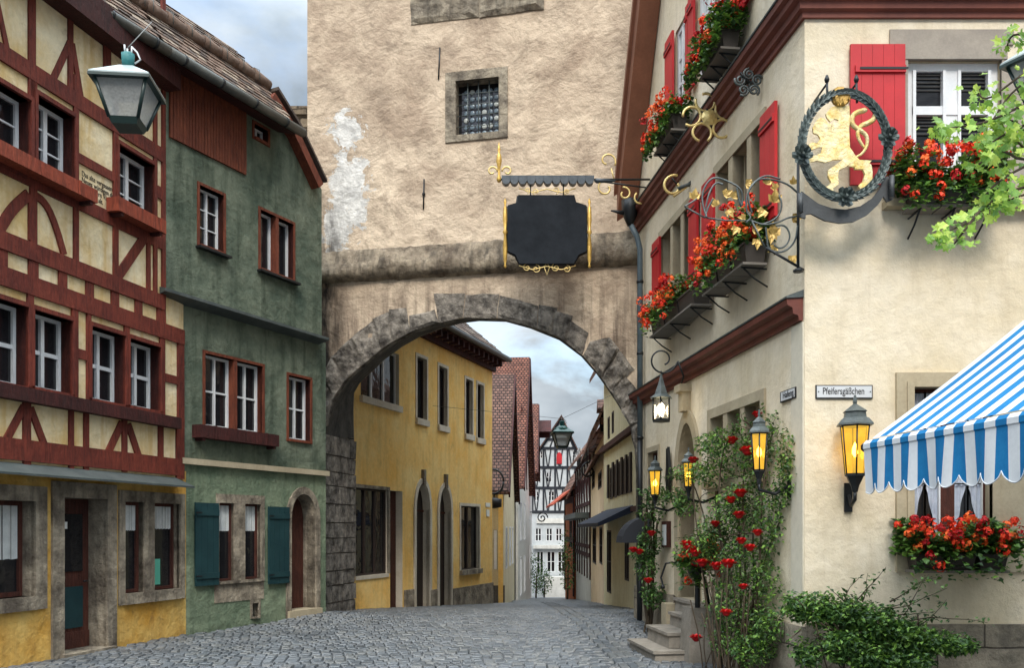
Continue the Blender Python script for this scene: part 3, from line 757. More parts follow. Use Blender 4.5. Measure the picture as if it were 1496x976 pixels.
# stones as (outer a, outer b, inner a, inner b)
sts=[((466,600),(470,552),(474,622),(487,582)),((470,552),(484,522),(487,582),(503,557)),((484,522),(512,494),(503,557),(530,533)),((512,494),(545,468),(530,533),(556,511)),
     ((545,466),(570,455),(556,511),(572,500)),((568,452),(594,450),(572,500),(600,485)),((598,462),(635,453),(600,485),(641,471)),((634,429),(680,429),(641,471),(676,464)),
     ((681,431),(729,429),(677,464),(726,465)),((730,431),(786,447),(727,465),(784,479)),((787,445),(815,450),(785,479),(808,489)),((813,455),(836,462),(807,488),(828,500)),((830,466),(860,486),(828,500),(851,519)),
     ((862,500),(890,494),(852,520),(875,545)),((890,494),(905,510),(872,544),(880,552)),((905,512),(927,540),(879,553),(893,573)),((914,548),(937,580),(893,572),(910,600)),((925,575),(942,620),(908,600),(921,624)),((934,615),(944,690),(921,624),(932,690))]
va=MB()
def rough_quad(mb,F,q,n1,sub=6,amp=.035,m=0):
    """block with an uneven, quarry-faced front"""
    o1,o2,i1,i2=[Vector(F.p(*p)) for p in q]
    b=len(mb.v); off=R.uniform(0,50); pr_=n1+R.uniform(0,.05)
    for j in range(sub+1):
        for i in range(sub+1):
            s,t=i/sub,j/sub
            p=(o1.lerp(o2,s)).lerp(i1.lerp(i2,s),t)
            edge=min(s,1-s,t,1-t)
            hgt=pr_*(.35 if edge==0 else 1)+amp*(noise.noise(Vector((p.x*3.1+off,p.y*3.1,off)))+.5*noise.noise(Vector((p.x*9+off,p.y*9,2.))))*(0 if edge==0 else 1)
            jj=.012
            p2=p+Vector((noise.noise(Vector((p.x*4,p.y*4,7.)))*jj*2,noise.noise(Vector((p.x*4,p.y*4,3.)))*jj*2))
            mb.v.append(tuple(F.w(p2.x,hgt,p2.y)))
    for j in range(sub):
        for i in range(sub):
            a=b+j*(sub+1)+i; mb.face([a,a+1,a+sub+2,a+sub+1],m,False)
    ring=[b+i for i in range(sub+1)]+[b+(j+1)*(sub+1)+sub for j in range(sub)]+[b+sub*(sub+1)+i for i in range(sub-1,-1,-1)]+[b+j*(sub+1) for j in range(sub-1,0,-1)]
    c=len(mb.v)
    for r_ in ring:
        v=Vector(mb.v[r_]); mb.v.append(tuple(v-Vector((F.n.x,F.n.y,0))*(pr_+.15)))
    L=len(ring)
    for i in range(L): mb.face([ring[i],ring[(i+1)%L],c+(i+1)%L,c+i],m)
for k_,q in enumerate(sts):
    if 14<=k_: rough_quad(va,TW,q,.05,8,.13)
    elif k_<4: rough_quad(va,TW,q,.03,8,.06)
    else: rough_quad(va,TW,q,.03,6,.03)
part('arch_stones',va,M['arch'],tow)
# string moulding: weathered slope above a round roll
sm_=MB(); ua_,ub_=TW.u(452,.15),TW.u(960,.15); zt0=TW.z(492,366,.1); zb0=TW.z(492,411,.15)
prof=[(0,zt0+.02),(.05,zt0-.03),(.15,zb0+.42),(.20,zb0+.33),(.215,zb0+.22),(.18,zb0+.10),(.10,zb0+.03),(0,zb0)]
K=220
for i in range(K+1):
    u=ua_+(ub_-ua_)*i/K
    for (n_,z_) in prof:
        blk_=int((u+.3*math.sin(int(u*.9)))/.95); q=noise.noise(Vector((u*2.1,z_*3,1.)))*.06+noise.noise(Vector((u*7,z_*7,4.)))*.05+noise.noise(Vector((u*16,z_*16,9.)))*.03+.035*noise.noise(Vector((blk_*3.3,0,0)))
        sm_.v.append(tuple(TW.w(u,max(n_+(q if n_>0 else 0),0),z_+q*.4)))
L=len(prof)
for i in range(K):
    for j in range(L-1):
        a=i*L+j; sm_.face([a,a+1,a+L+1,a+L],0,True)
sm_.face(list(range(L)),0); sm_.face([K*L+j for j in range(L)],0)
part('string_moulding',sm_,surf('moulding_stone',(.12,.09,.065),(.44,.36,.26),.92,2.4,1.0,.06,8,.9,(.06,.05,.04),dirt=.8,dirtc=(.05,.042,.035)),tow)
# window with stone surround and iron grille
ws=MB(); u0,u1,z0,z1=so_; w=.2
oR=TW.rect(651,742,107,209)
ws.box(TW,oR[0],u0,-.3,.03,oR[2],oR[3]); ws.box(TW,u1,oR[1],-.3,.03,oR[2],oR[3]); ws.box(TW,u0,u1,-.3,.032,z1,oR[3]); ws.box(TW,u0,u1,-.3,.034,oR[2],z0)
wo=part('window',ws,M['stone'],tow)
wg=MB(); wg.box(TW,u0,u1,-.27,-.24,z0,z1); part('pane',wg,M['glass'],wo)
rd_=MB(); nx,nz=6,7
for i in range(nx):
    for j in range(nz):
        c=TW.w(u0+.1+(u1-u0-.14)*(i+.5)/nx,-.235,z0+.03+(z1-z0-.1)*(j+.5)/nz); rr_=(u1-u0-.14)/nx*.45
        rd_.lathe(c,[(rr_,0),(rr_*.85,.008),(rr_*.2,.012)],10,R.choice((0,0,0,1)),ax=(TW.n.x,TW.n.y,0))
M['roundel']=glassmat('bullseye_glass',(.16,.21,.25),.15,.3); M['roundel2']=glassmat('pale_bullseye_glass',(.45,.47,.44),.15,.3)
part('glass_roundels',rd_,[M['roundel'],M['roundel2']],wo)
gr=MB()
for i in range(1,4): gr.tube([TW.w(u0+(u1-u0)*i/4,-.1,z0),TW.w(u0+(u1-u0)*i/4,-.1,z1)],.012,6)
for i in range(1,5): gr.tube([TW.w(u0,-.12,z0+(z1-z0)*i/5),TW.w(u1,-.12,z0+(z1-z0)*i/5)],.010,6)
part('grille',gr,M['irongrey'],wo)
# stone lintel block of the next floor
lb=MB(); a=TW.p(602,34); b=TW.p(794,16); rough_quad(lb,TW,((600,-10),(700,-30),(601,36),(700,25)),.04,8,.04); rough_quad(lb,TW,((701,-30),(795,-40),(701,26),(795,13)),.04,8,.04); part('stone_lintel',lb,M['stone'],tow)
for (x0,y0,x1,y1) in ((643,70,641,116),(620,262,619,306)):
    an=MB(); p=TW.p(x0,y0); q=TW.p(x1,y1); an.tube([TW.w(p[0],.02,p[1]),TW.w(q[0],.02,q[1])],.016,6)
    if y0>200: an.lathe(TW.w((p[0]+q[0])/2,.03,(p[1]+q[1])/2),[(.04,0),(.02,.03)],8,ax=(TW.n.x,TW.n.y,0))
    part('wall_anchor',an,M['iron'],tow)

# ================================================================== YELLOW HOUSE behind the arch
yh=thing('yellow_house','long yellow plastered house with pointed stone doorways seen through the left of the arch','house',YH.w(4,0,-.4))
M['yellow']=surf('yellow_plaster',(.92,.53,.13),(.97,.69,.27),.9,1.0,.4,.02,7,.3,(.38,.24,.08),dirt=.35,dirtc=(.30,.19,.08))
M['trim']=surf('pale_trim_stone',(.58,.50,.38),(.70,.63,.52),.9,2.0,.35,.01,9,.2,(.35,.28,.2))
M['browndark']=flat('dark_brown_joinery',(.028,.016,.012),.6)
ua=-1.2; ub=YH.u(719); zc=YH.z(721,543)
w1=YH.rect(527,583,495,578); wa=YH.rect(609,623,520,611); wb=YH.rect(641,653,534,621); wc=YH.rect(680,690,553,634); wd_=YH.rect(697,706,560,640)
wc=(wc[0],wc[1],wc[2],wc[3]); sh=YH.rect(519,567,712,843); sdr=(YH.u(570),YH.u(588),-1,sh[3])
d1=arch_loop(YH.u(607),YH.u(627),-1.5,YH.z(617,745),YH.z(617,706),8,0); d2=arch_loop(YH.u(641),YH.u(658),-1.5,YH.z(650,748),YH.z(650,712),8,0)
wl_=YH.rect(673,700,739,834)
part('wall',wall(YH,[(ua,-2),(ub,-2),(ub,zc),(ua,zc)],[rl(r) for r in (w1,wa,wb,wc,wd_,sh,sdr,wl_)]+[d1,d2],0,.22,0,1),[M['yellow'],M['trim']],yh)
window(YH,yh,w1,0,.15,'white',.05,3,1,sill='trim',sh=.16,sproj=.09,sw=.06,thick_mull=.04)
for r in (wa,wb,wc,wd_): window(YH,yh,r,0,.15,'browndark',.06,1,1,surround='trim',sw=.09,sill='trim',sh=.17,sproj=.07)
window(YH,yh,sh,0,.12,'browndark',.05,3,1,surround='stone',sw=.08,thick_mull=.03)
dpn=MB(); dpn.box(YH,sdr[0],sdr[1],-.3,-.2,-1.2,sdr[3]); part('door',dpn,M['darkdoor'],yh)
pn=MB(); pn.box(YH,sh[0],sh[1],.0,.03,sh[2]-.09,sh[2]); part('sill',pn,M['trim'],yh)
window(YH,yh,wl_,0,.15,'browndark',.04,2,1,surround='trim',sw=.09,sill='stone',sh=.15,thick_mull=.05)
for x0,x1,ym,ys,yt in ((607,627,617,745,706),(641,658,650,748,712)):
    arch_ring(YH,yh,YH.u(x0),YH.u(x1),-1.2,YH.z(ym,ys),YH.z(ym,yt),.13,-.1,.04,'trim',0)
    dm=MB(); dm.box(YH,YH.u(x0)-.05,YH.u(x1)+.05,-.3,-.2,-1.2,YH.z(ym,yt)+.05); do=part('door',dm,M['browndark'],yh)
    ks=MB(); uc=(YH.u(x0)+YH.u(x1))/2; zk=YH.z(ym,yt-3); ks.box(YH,uc-.07,uc+.07,-.05,.09,zk-.1,zk+.32); part('keystone',ks,M['stone'],yh)
    tr=MB(); tr.box(YH,YH.u(x0),YH.u(x1),-.2,-.17,YH.z(ym,ys)-.06,YH.z(ym,ys)); part('transom',tr,M['darkdoor'],do)
pl=MB()
uu=YH.u(660)
pl.box(YH,uu,ub,-.05,.05,-2,YH.z(690,856)); pl.cut(); pl.box(YH,YH.u(590),YH.u(603),-.05,.05,-2,YH.z(596,862)); pl.cut(); pl.box(YH,YH.u(628),YH.u(637),-.05,.05,-2,YH.z(632,862))
part('plinth',pl,M['stone'],yh)
co=MB(); co.box(YH,ua,ub+.1,0,.12,zc-.03,zc+.14); co.box(YH,ua,ub+.15,0,.5,zc+.30,zc+.40)
u=ua
while u<ub: co.box(YH,u,u+.13,.12,.42,zc+.10,zc+.30); u+=.42
part('cornice',co,M['redwood_dark'],yh)
gt=MB(); gt.tube([YH.w(ua,.56,zc+.38),YH.w(ub+.25,.56,zc+.38)],.09,8); part('gutter',gt,M['gutter'],yh)
A=YH.w(ua,.52,zc+.44); B=YH.w(ub+.2,.52,zc+.44); C=YH.w(ub-2.2,-2.6,zc+3.3); D_=YH.w(ua,-2.6,zc+3.3)
tile_sheet(yh,'roof',A,B,C,D_,TILES,.26,.26)
hp=MB(); hp.poly([YH.w(ub+.2,.52,zc+.42),YH.w(ub+.2,-5.5,zc+.42),YH.w(ub-2.2,-2.6,zc+3.3)]); part('hip_roof',hp,M['t1'],yh)
body(yh,YH,ua+.05,ub-.001,-2,zc+.3,5.5,M['yellow'],-.36)
sg=MB(); sg.box(YH,YH.u(709),YH.u(715),.0,.03,YH.z(712,741),YH.z(712,735)); part('house_number',sg,M['paper'],yh)
sg=MB(); sg.box(YH,YH.u(710),YH.u(714),.0,.03,YH.z(712,755),YH.z(712,745)); part('notice_plate',sg,M['paper'],yh)

# ================================================================== FAR STREET, left row
tl_red=tiles('red_scale_tiles',(1,0),(.30,.125,.09),(.19,.085,.065),.17,.13)
tl_brown=tiles('brown_scale_tiles',(1,0),(.22,.125,.10),(.13,.075,.065),.17,.13)
def simple_windows(F,root,lst,mat='white',rd=.1,cols=2,rows=2,surround=None,sh=None):
    for r in lst: window(F,root,r,0,rd,mat,.06,cols,rows,bar=.02,surround=surround,sw=.08,sproud=.03)
def gable_to_street(name,label,x0,y0,x1,y1,zg,ze,zr,back,wmat,rmat,beams,over=.35,wins=(),trim='white_trim',xr_push=0):
    """house whose gable faces the street (towards +x); roof slopes face along the street"""
    F=Fac((x0,y0),(x1-x0,y1-y0),1); L=math.hypot(x1-x0,y1-y0)
    t=thing(name,label,'house',F.w(L/2,0,zg))
    part('wall',wall(F,[(0,zg),(L,zg),(L,ze),(L/2,zr-.25),(0,ze)],[rl(w) for w in wins],0,.12,0,0),wmat,t)
    b=MB(); b.box(F,.01,L-.01,-back,-.2,zg,ze); part('side_wall',b,wmat,t)
    r=MB()
    e0=(-.25,ze-.15); rg=(L/2,zr); e1=(L+.25,ze-.15)
    for a,c in ((e0,rg),(rg,e1)):
        r.hexa([F.w(a[0],over,a[1]),F.w(c[0],over,c[1]),F.w(c[0],-back,c[1]),F.w(a[0],-back,a[1]),F.w(a[0],over,a[1]+.16),F.w(c[0],over,c[1]+.16),F.w(c[0],-back,c[1]+.16),F.w(a[0],-back,a[1]+.16)])
    part('roof',r,rmat,t)
    v=MB()
    for a,c in ((e0,rg),(rg,e1)): v.bar(F,a,c,.30,over,over+.06)
    part('verge_board',v,M['redwood_dark'],t)
    if beams:
        q=MB()
        for a,c,w in beams: q.bar(F,a,c,w,0,.05)
        part('timber_frame',q,M['redwood_dark'],t)
    for w in wins: window(F,t,w,0,.03,'white',.07,2,2,bar=.02)
    return t,F,L
M['offwhite']=surf('offwhite_plaster',(.64,.62,.56),(.76,.74,.68),.9,1.5,.3,.02,6,.3,(.3,.28,.24),dirt=.3,dirtc=(.25,.22,.18))
M['creamwall']=surf('cream_far_plaster',(.70,.60,.38),(.78,.70,.50),.9,1.5,.3,.02,6,.3,(.4,.32,.18),dirt=.3,dirtc=(.3,.25,.16))
h2,F2,L2=gable_to_street('gabled_house','cream house with a steep brown scale-tiled roof right after the yellow house','x' and -.32,34,.12,43,-1.6,3.25,8.35,7,M['creamwall'],tl_brown,[],.2,wins=[(1.2,2.4,.2,1.9),(4,5.2,.2,1.9),(6.4,7.6,.2,1.9)])
pf_=MB(); FX=FR(34); pf_.box(FX,FX.u(727),FX.u(734),-.02,.06,-1.6,3.2); pf_.n=0
pp=MB(); FX2=Fac((0,33.79),(1,0),1); pp.box(FX2,FX2.u(728),FX2.u(735),0,.1,-1.6,3.1); part('pilaster',pp,M['yellow'],h2)
window(FX2,h2,(FX2.u(721.5),FX2.u(726),FX2.z(724,832),FX2.z(724,775)),.03,.0,'white',.06,2,3,bar=.015)
pb=MB(); pb.box(Fac((0,33.79),(1,0),1),FX2.u(715),FX2.u(737.5),0,.08,-2,-.35); part('plinth',pb,M['stone_dk'],h2)
h3,F3,L3=gable_to_street('gabled_house','taller white house with steep red-tiled roof and dark timber gable behind the cream one',.30,43.6,1.0,52,-2.3,3.9,10.9,7,M['offwhite'],tl_red,[((.5,4.6),(4.2,10.0),.25),((4.2,4),(4.2,10),.2),((1,6),(7,6),.22),((2,8),(6,8),.2),((2.5,4),(2.5,7.5),.2),((6,4),(6,7.5),.2)],.3,wins=[(1.3,2.4,1.2,3.2),(4,5.1,1.2,3.2),(1.3,2.4,-1.6,.4),(4,5.1,-1.6,.4)])
h4,F4,L4=gable_to_street('gabled_house','distant white house with brown roof and hoist beam, last of the left row',1.0,52.6,1.35,60,-2.8,5.2,9.6,7,M['offwhite'],tl_red,[((.5,5),(3.6,8.8),.2),((3.7,5),(3.7,8.8),.2)],.5,wins=[(1.2,2.2,2.4,4.4),(4,5,2.4,4.4),(1.2,2.2,-1.2,.8),(4,5,-1.2,.8)])
hbm=MB(); hbm.box(F4,L4/2-.15,L4/2+.15,.4,1.2,7.6,7.9); hbm.hexa([F4.w(L4/2-.9,.3,7.9),F4.w(L4/2+.9,.3,7.9),F4.w(L4/2+.9,1.3,7.9),F4.w(L4/2-.9,1.3,7.9),F4.w(L4/2-.05,.3,8.7),F4.w(L4/2+.05,.3,8.7),F4.w(L4/2+.05,1.3,8.7),F4.w(L4/2-.05,1.3,8.7)]); part('hoist_dormer',hbm,M['redwood_dark'],h4)
# front gable timber house closing the street
FC=FR(66)
ch=thing('half_timbered_gable_house','black and white half-timbered gable house closing the end of the street','house',W(812,872,66))
cx=lambda x:FC.u(x); cz=lambda y:FC.z(0,y)
gout=[(cx(777),cz(880)),(cx(850),cz(880)),(cx(850),cz(672)),(cx(820),cz(612)),(cx(777),cz(672))]
whs=surf('white_infill',(.46,.49,.50),(.60,.62,.62),.9,1.5,.3,.02,6,0)
wls=[(777.5,787,690,722,0)]
WN=[(782,790,690,705),(798,806,690,705),(780,787,718,732),(801,810,718,732),(786,793,659,670),(836,842,659,670),(782,791,772,791),(798,807,772,791),(812,821,772,791),(784,794,806,838),(799,811,806,836),(815,826,806,836)]
fr_=[(cx(a),cx(b),cz(d),cz(c)) for a,b,c,d in WN]
part('wall',wall(FC,gout,[rl(r) for r in fr_],0,.12,0,0),whs,ch)
tm=MB()
def tb_(x0,y0,x1,y1,w=.22,n1=.06): tm.bar(FC,(cx(x0),cz(y0)),(cx(x1),cz(y1)),w*.68,0,n1)
for y in (642,655,683,713,748): tb_(777 if y>672 else 820-(y-612)*.72, y, 850 if y>672 else 820+(y-612)*.5, y, .26,.07)
for x in (778,794,811,829,846): 
    for a,b in ((655,683),(685,713),(715,748)):
        if x>=790 or a>680: tb_(x,a,x,b,.2)
for x in (783,800,817,835):
    for a,b in ((655,683),(685,713),(715,748)):
        if x<790 and a<680: continue
        tb_(x-4,a,x,b,.13,.055); tb_(x+5,a,x+1,b,.13,.055)
tb_(777,674,820,612,.3,.09); tb_(850,674,820,612,.3,.09); tb_(811,625,811,655); tb_(829,630,829,655); tb_(803,655,815,622,.15); tb_(838,655,826,622,.15)
blk=wood('blackened_oak',(.014,.017,.024),(.028,.032,.042)); part('timber_frame',tm,blk,ch)
for r in fr_: window(FC,ch,r,0,.08,'white',.05,2,2,bar=.02)
rdw=MB(); rdw.prism(FC,arch_loop(cx(813),cx(821),cz(678),cz(668),cz(661),6),0,.08); M['redpaint']=surf('bright_red_paint',(.42,.007,.012),(.52,.012,.018),.5,2,.15,.004,9,.15,(.35,.01,.012),fine=.12,spec=.45); part('loading_door',rdw,M['redpaint'],ch)
r=MB(); 
for s0,s1 in (((775,677),(820,610)),((852,677),(820,610))):
    a=(cx(s0[0]),cz(s0[1])); b=(cx(s1[0]),cz(s1[1]))
    r.hexa([FC.w(a[0],.3,a[1]),FC.w(b[0],.3,b[1]),FC.w(b[0],-9,b[1]),FC.w(a[0],-9,a[1]),FC.w(a[0],.3,a[1]+.18),FC.w(b[0],.3,b[1]+.18),FC.w(b[0],-9,b[1]+.18),FC.w(a[0],-9,a[1]+.18)])
part('roof',r,tl_brown,ch)
body(ch,FC,cx(777)+.02,cx(850)-.02,cz(880),cz(674),9,whs,-.2)
sb=MB(); sb.box(FC,cx(784),cx(850),.0,.12,cz(765),cz(758)); sb.box(FC,cx(779),cx(850),0,.3,cz(802),cz(797)); part('shop_fascia',sb,M['offwhite'],ch)
sd_=MB(); sd_.box(FC,cx(795),cx(850),.3,1.3,cz(880),cz(842)); part('garden_wall',sd_,M['offwhite'],ch)
# low red roofs peeping behind
# ================================================================== FAR STREET, right row
def row_house(name,label,P0,P1,zg,ze,wmat,rmat,wins,slope=1.0,over=.45,back=6,beams=None,wmul='browndark',pent=None):
    F=Fac(P0,(P1[0]-P0[0],P1[1]-P0[1]),-1); L=math.hypot(P1[0]-P0[0],P1[1]-P0[1])
    t=thing(name,label,'house',F.w(L/2,0,zg))
    wr_=[F.rect(b,a,c,d) if False else (min(F.u(a),F.u(b)),max(F.u(a),F.u(b)),F.z(b,d),F.z(b,c)) for a,b,c,d in wins]
    part('wall',wall(F,[(0,zg),(L,zg),(L,ze),(0,ze)],[rl(w) for w in wr_],0,.12,0,0),wmat,t)
    for w in wr_: window(F,t,w,0,.04,wmul,.06,2,2,bar=.02)
    body(t,F,.02,L-.02,zg,ze,back,wmat,-.2)
    if rmat is not None:
        r=MB(); sl2=1.9*slope; k1=.45; h1=(over+k1)*sl2; h=h1+(back/2-k1)*.35
        r.hexa([F.w(-.1,over,ze-.12),F.w(L+.1,over,ze-.12),F.w(L+.1,-k1,ze-.12+h1),F.w(-.1,-k1,ze-.12+h1),
                F.w(-.1,over,ze+.02),F.w(L+.1,over,ze+.02),F.w(L+.1,-k1,ze+.1+h1),F.w(-.1,-k1,ze+.1+h1)])
        r.hexa([F.w(-.1,-k1,ze-.14+h1),F.w(L+.1,-k1,ze-.14+h1),F.w(L+.1,-back/2,ze-.14+h),F.w(-.1,-back/2,ze-.14+h),
                F.w(-.1,-k1,ze+.095+h1),F.w(L+.1,-k1,ze+.095+h1),F.w(L+.1,-back/2,ze+.06+h),F.w(-.1,-back/2,ze+.06+h)])
        part('roof',r,rmat,t)
        gb=MB(); gb.prism(F,[(0,ze),(.1,ze),(.1,ze+.1)],-back/2,-.1) ; 
        g2=MB(); b_=len(g2.v); [g2.poly([F.w(a_,-.02,ze-.05),F.w(a_,-k1,ze-.15+h1),F.w(a_,-back/2,ze-.15+h),F.w(a_,-back,ze)]) for a_ in (L-.02,)]; part('gable_end',g2,rmat,t)
    if beams:
        q=MB()
        for a,c,w in beams(F,L,ze): q.bar(F,a,c,w,0,.06)
        part('timber_frame',q,M['redwood_dark'],t)
    return t,F,L
tl_r=tiles('row_roof_tiles',(0,1),(.30,.17,.13),(.19,.11,.09),.3,.28)
M['yell_far']=surf('pale_yellow_plaster',(.80,.72,.44),(.88,.81,.56),.9,1.5,.3,.02,6,.3,(.4,.32,.15),dirt=.25,dirtc=(.3,.25,.14))
r1w=[(891,895.5,682,729),(898,901.5,677,727),(904,908,673,724),(911,915,669,722),(917,921.5,665,720),(888,891,608,640),(894,897,600,632)]
r1w2=[(887,893,775,868),(913,919,775,850)]
r1,F1,L1=row_house('row_house','pale yellow house with brown shutters, nearest in the right row beyond the arch',(3.1,21.3),(2.95,28.6),-1.2,6.6,M['yell_far'],tl_r,r1w+r1w2)
F1r=F1
for x_ in (889.5,896.6,902.7,909.5,916,922.5):
    qs=MB(); ua_=F1.u(x_+.55); ub_=F1.u(x_-.55); qs.box(F1,min(ua_,ub_)-.05,max(ua_,ub_)+.05,.0,.05,F1.z(905,724),F1.z(905,671)); part('shutter',qs,M['browndark'],r1)
q=MB(); zz=F1.z(905,643); q.box(F1,0,L1,0,.14,zz-.08,zz+.08); q.box(F1,0,L1,0,.08,F1.z(905,748)-.05,F1.z(905,748)+.08); part('string_course',q,M['darkdoor'],r1)
aw=MB(); z0_=F1.z(900,768); z1_=z0_+.35; ua,ub=F1.u(925),F1.u(886)
aw.hexa([F1.w(ua,0,z0_+.32),F1.w(ub,0,z0_+.32),F1.w(ub,.9,z0_-.05),F1.w(ua,.9,z0_-.05),F1.w(ua,0,z0_+.5),F1.w(ub,0,z0_+.5),F1.w(ub,.9,z0_+.05),F1.w(ua,.9,z0_+.05)])
M['navy']=surf('navy_canvas',(.02,.028,.05),(.035,.045,.08),.7,3,.2,.01,9); part('canopy',aw,M['navy'],r1)
M['peach']=surf('peach_plaster',(.74,.56,.36),(.84,.68,.48),.9,1.5,.3,.02,6,.3,(.35,.22,.12),dirt=.3,dirtc=(.25,.16,.1))
M['orange']=surf('orange_plaster',(.52,.14,.05),(.58,.20,.08),.9,1.5,.3,.02,6,.3,(.3,.08,.03),dirt=.2,dirtc=(.25,.1,.05))
r2,F2r,L2r=row_house('row_house','peach-coloured house with low brown roofs beside the pale yellow one',(3.0,29),(3.55,40),-1.9,4.9,M['peach'],tl_r,[(865,869,688,712),(874,879,686,712),(866,871,770,826),(876,880,770,826),(866,869,655,672)],1.1)
q=MB(); zz=F2r.z(875,672); q.hexa([F2r.w(0,0,zz+.1),F2r.w(L2r,0,zz+.1),F2r.w(L2r,.4,zz-.35),F2r.w(0,.4,zz-.35),F2r.w(0,0,zz+.25),F2r.w(L2r,0,zz+.25),F2r.w(L2r,.4,zz-.25),F2r.w(0,.4,zz-.25)]); part('pent_roof',q,tl_r,r2)
q=MB(); zz=F2r.z(875,765); q.box(F2r,0,L2r,0,.5,zz,zz+.12); part('shop_canopy',q,M['lead'],r2)
def bm3(F,L,ze):
    o=[]
    for i in range(7): o.append(((i*L/6,-.5),(i*L/6,ze),.11))
    for z_ in (ze-.1,ze-2.2,ze-4.6,1.0): o.append(((0,z_),(L,z_),.18))
    for i in range(6): o.append(((i*L/6,ze-2.2),((i+1)*L/6,ze-.1),.15))
    return o
r3,F3r,L3r=row_house('row_house','grey half-timbered house with dark beams in the middle of the right row',(3.55,40.2),(3.6,50),-2.6,5.2,M['offwhite'],tl_r,[(841,845,700,722),(850,855,698,722),(843,846,655,680),(852,856,652,680),(842,848,770,820),(852,858,770,820)],.7,beams=bm3,wmul='white')
q=MB(); zz=F3r.z(850,725); q.box(F3r,0,L3r,0,.7,zz-1.2,zz-.95); part('jetty_ledge',q,M['lead'],r3)
r4,F4r,L4r=row_house('row_house','narrow orange house with dark timber posts at the far end of the right row',(3.5,50.3),(3.35,56),-3,3.6,M['orange'],tl_r,[(832,836,760,800),(834,838,715,735)],.9,beams=lambda F,L,ze:[((0,-2),(0,ze),.4),((L,-2),(L,ze),.4),((0,ze-.1),(L,ze-.1),.3),((0,1.2),(L,1.2),.3)])
q=MB(); zz=F4r.z(834,738); q.hexa([F4r.w(0,0,zz+.9),F4r.w(L4r,0,zz+.9),F4r.w(L4r,1.2,zz-.1),F4r.w(0,1.2,zz-.1),F4r.w(0,0,zz+1),F4r.w(L4r,0,zz+1),F4r.w(L4r,1.2,zz),F4r.w(0,1.2,zz)]); part('red_porch_roof',q,surf('red_porch',(.45,.09,.05),(.5,.12,.07),.8),r4)
# dormers on the row roofs
for root,F,u,z,sx in ((r2,F2r,1.6,5.4,1.1),):
    q=MB(); q.box(F,u-.45,u+.45,-1.6,.05,z-.3,z+.45); q.prism(F,[(u-.6,z+.45),(u+.6,z+.45),(u,z+.85)],-1.8,.15); part('dormer',q,tl_r,root)
# wrought iron signs and plants in the far street
def spiral(F,c,r0,turns,a0,dirn,n,k=22,r1=.12):
    pts=[]
    for i in range(k+1):
        t=i/k; r=r0*(1-t*(1-r1)); a=a0+dirn*turns*2*math.pi*t
        pts.append(F.w(c[0]+r*math.cos(a),n,c[1]+r*math.sin(a)))
    return pts
def leaf_cloud(mb,blobs,count,L,rnd,up=True,mats=3,bias=.3,wd=.62):
    tot=sum(b[3]*b[4]*b[5]*b[6] if len(b)>6 else b[3]**3 for b in blobs)
    for b in blobs:
        x,y,z,rx,ry,rz,wgt=b
        k=int(count*wgt)
        for _ in range(k):
            while True:
                a=Vector((rnd.uniform(-1,1),rnd.uniform(-1,1),rnd.uniform(-1,1)))
                if a.length<=1: break
            if a.length>0: a=a*(a.length**-.35 if rnd.random()<bias else 1)
            if a.length>1: a.normalize()
            p=Vector((x+a.x*rx,y+a.y*ry,z+a.z*rz))
            d=Vector((rnd.uniform(-1,1),rnd.uniform(-1,1),rnd.uniform(-.9,.5)))
            mb.leaf(p,L*rnd.uniform(.6,1.25),L*wd*rnd.uniform(.7,1.1),d,Vector((rnd.uniform(-.6,.6),rnd.uniform(-.6,.6),1)),rnd.choice(range(mats)))
def leafmat(name,c,tr=.25):
    m,nt,b=newmat(name); v=geo_pos(nt); col=mix(nt,ramp(nt,noise_n(nt,v,4,4,.6),.3,.7),c,tuple(min(1,q*1.7) for q in c)); nt.links.new(col,b.inputs['Base Color'])
    b.inputs['Roughness'].default_value=.45; b.inputs['Specular IOR Level'].default_value=.4
    t=N(nt,'ShaderNodeBsdfTranslucent'); nt.links.new(col,t.inputs['Color']); ms=N(nt,'ShaderNodeMixShader'); ms.inputs[0].default_value=tr
    out=nt.nodes['Material Output']; nt.links.new(b.outputs[0],ms.inputs[1]); nt.links.new(t.outputs[0],ms.inputs[2]); nt.links.new(ms.outputs[0],out.inputs['Surface']); return m
LEAVES=[leafmat('leaf_dark',(.022,.055,.014)),leafmat('leaf_mid',(.05,.11,.028)),leafmat('leaf_light',(.09,.17,.04))]
LEAVES_V=[leafmat('vine_leaf',(.22,.34,.05),.4),leafmat('vine_leaf_yellow',(.36,.46,.08),.4),leafmat('vine_leaf_green',(.13,.24,.04),.4)]
LEAVES_G=[leafmat('geranium_leaf',(.06,.13,.02)),leafmat('geranium_leaf_light',(.14,.25,.04)),leafmat('geranium_leaf_dark',(.025,.06,.015))]
M['stem']=surf('woody_stem',(.05,.035,.022),(.09,.065,.04),.85,4,.4,.01,20)
def far_bush(px,py,Y,r,label,n=500):
    g=ground_z(0,Y); c=W(px,py,Y); t=thing('shrub',label,'shrub',(c.x,c.y,g),'shrubs in the far street')
    mb=MB(); leaf_cloud(mb,[(c.x,c.y,c.z,r,r*.6,(c.z-g)*.85,1)],n,.16,R); part('foliage',mb,LEAVES,t)
    s=MB(); s.tube([(c.x,c.y,g),(c.x+.05,c.y,c.z)],[.06,.03],6); part('stem',s,M['stem'],t)
far_bush(783,838,56,.55,'dark climbing shrub at the foot of the last left house')
far_bush(795,850,58,.6,'dark shrub beside the white garden wall at the street end')
far_bush(829,820,48,.45,'dark shrub by the orange house at the street end')
sgn=thing('guild_sign','round wrought-iron sign on a bracket on the cream gabled house','sign',(-.4,33.2,4.2))
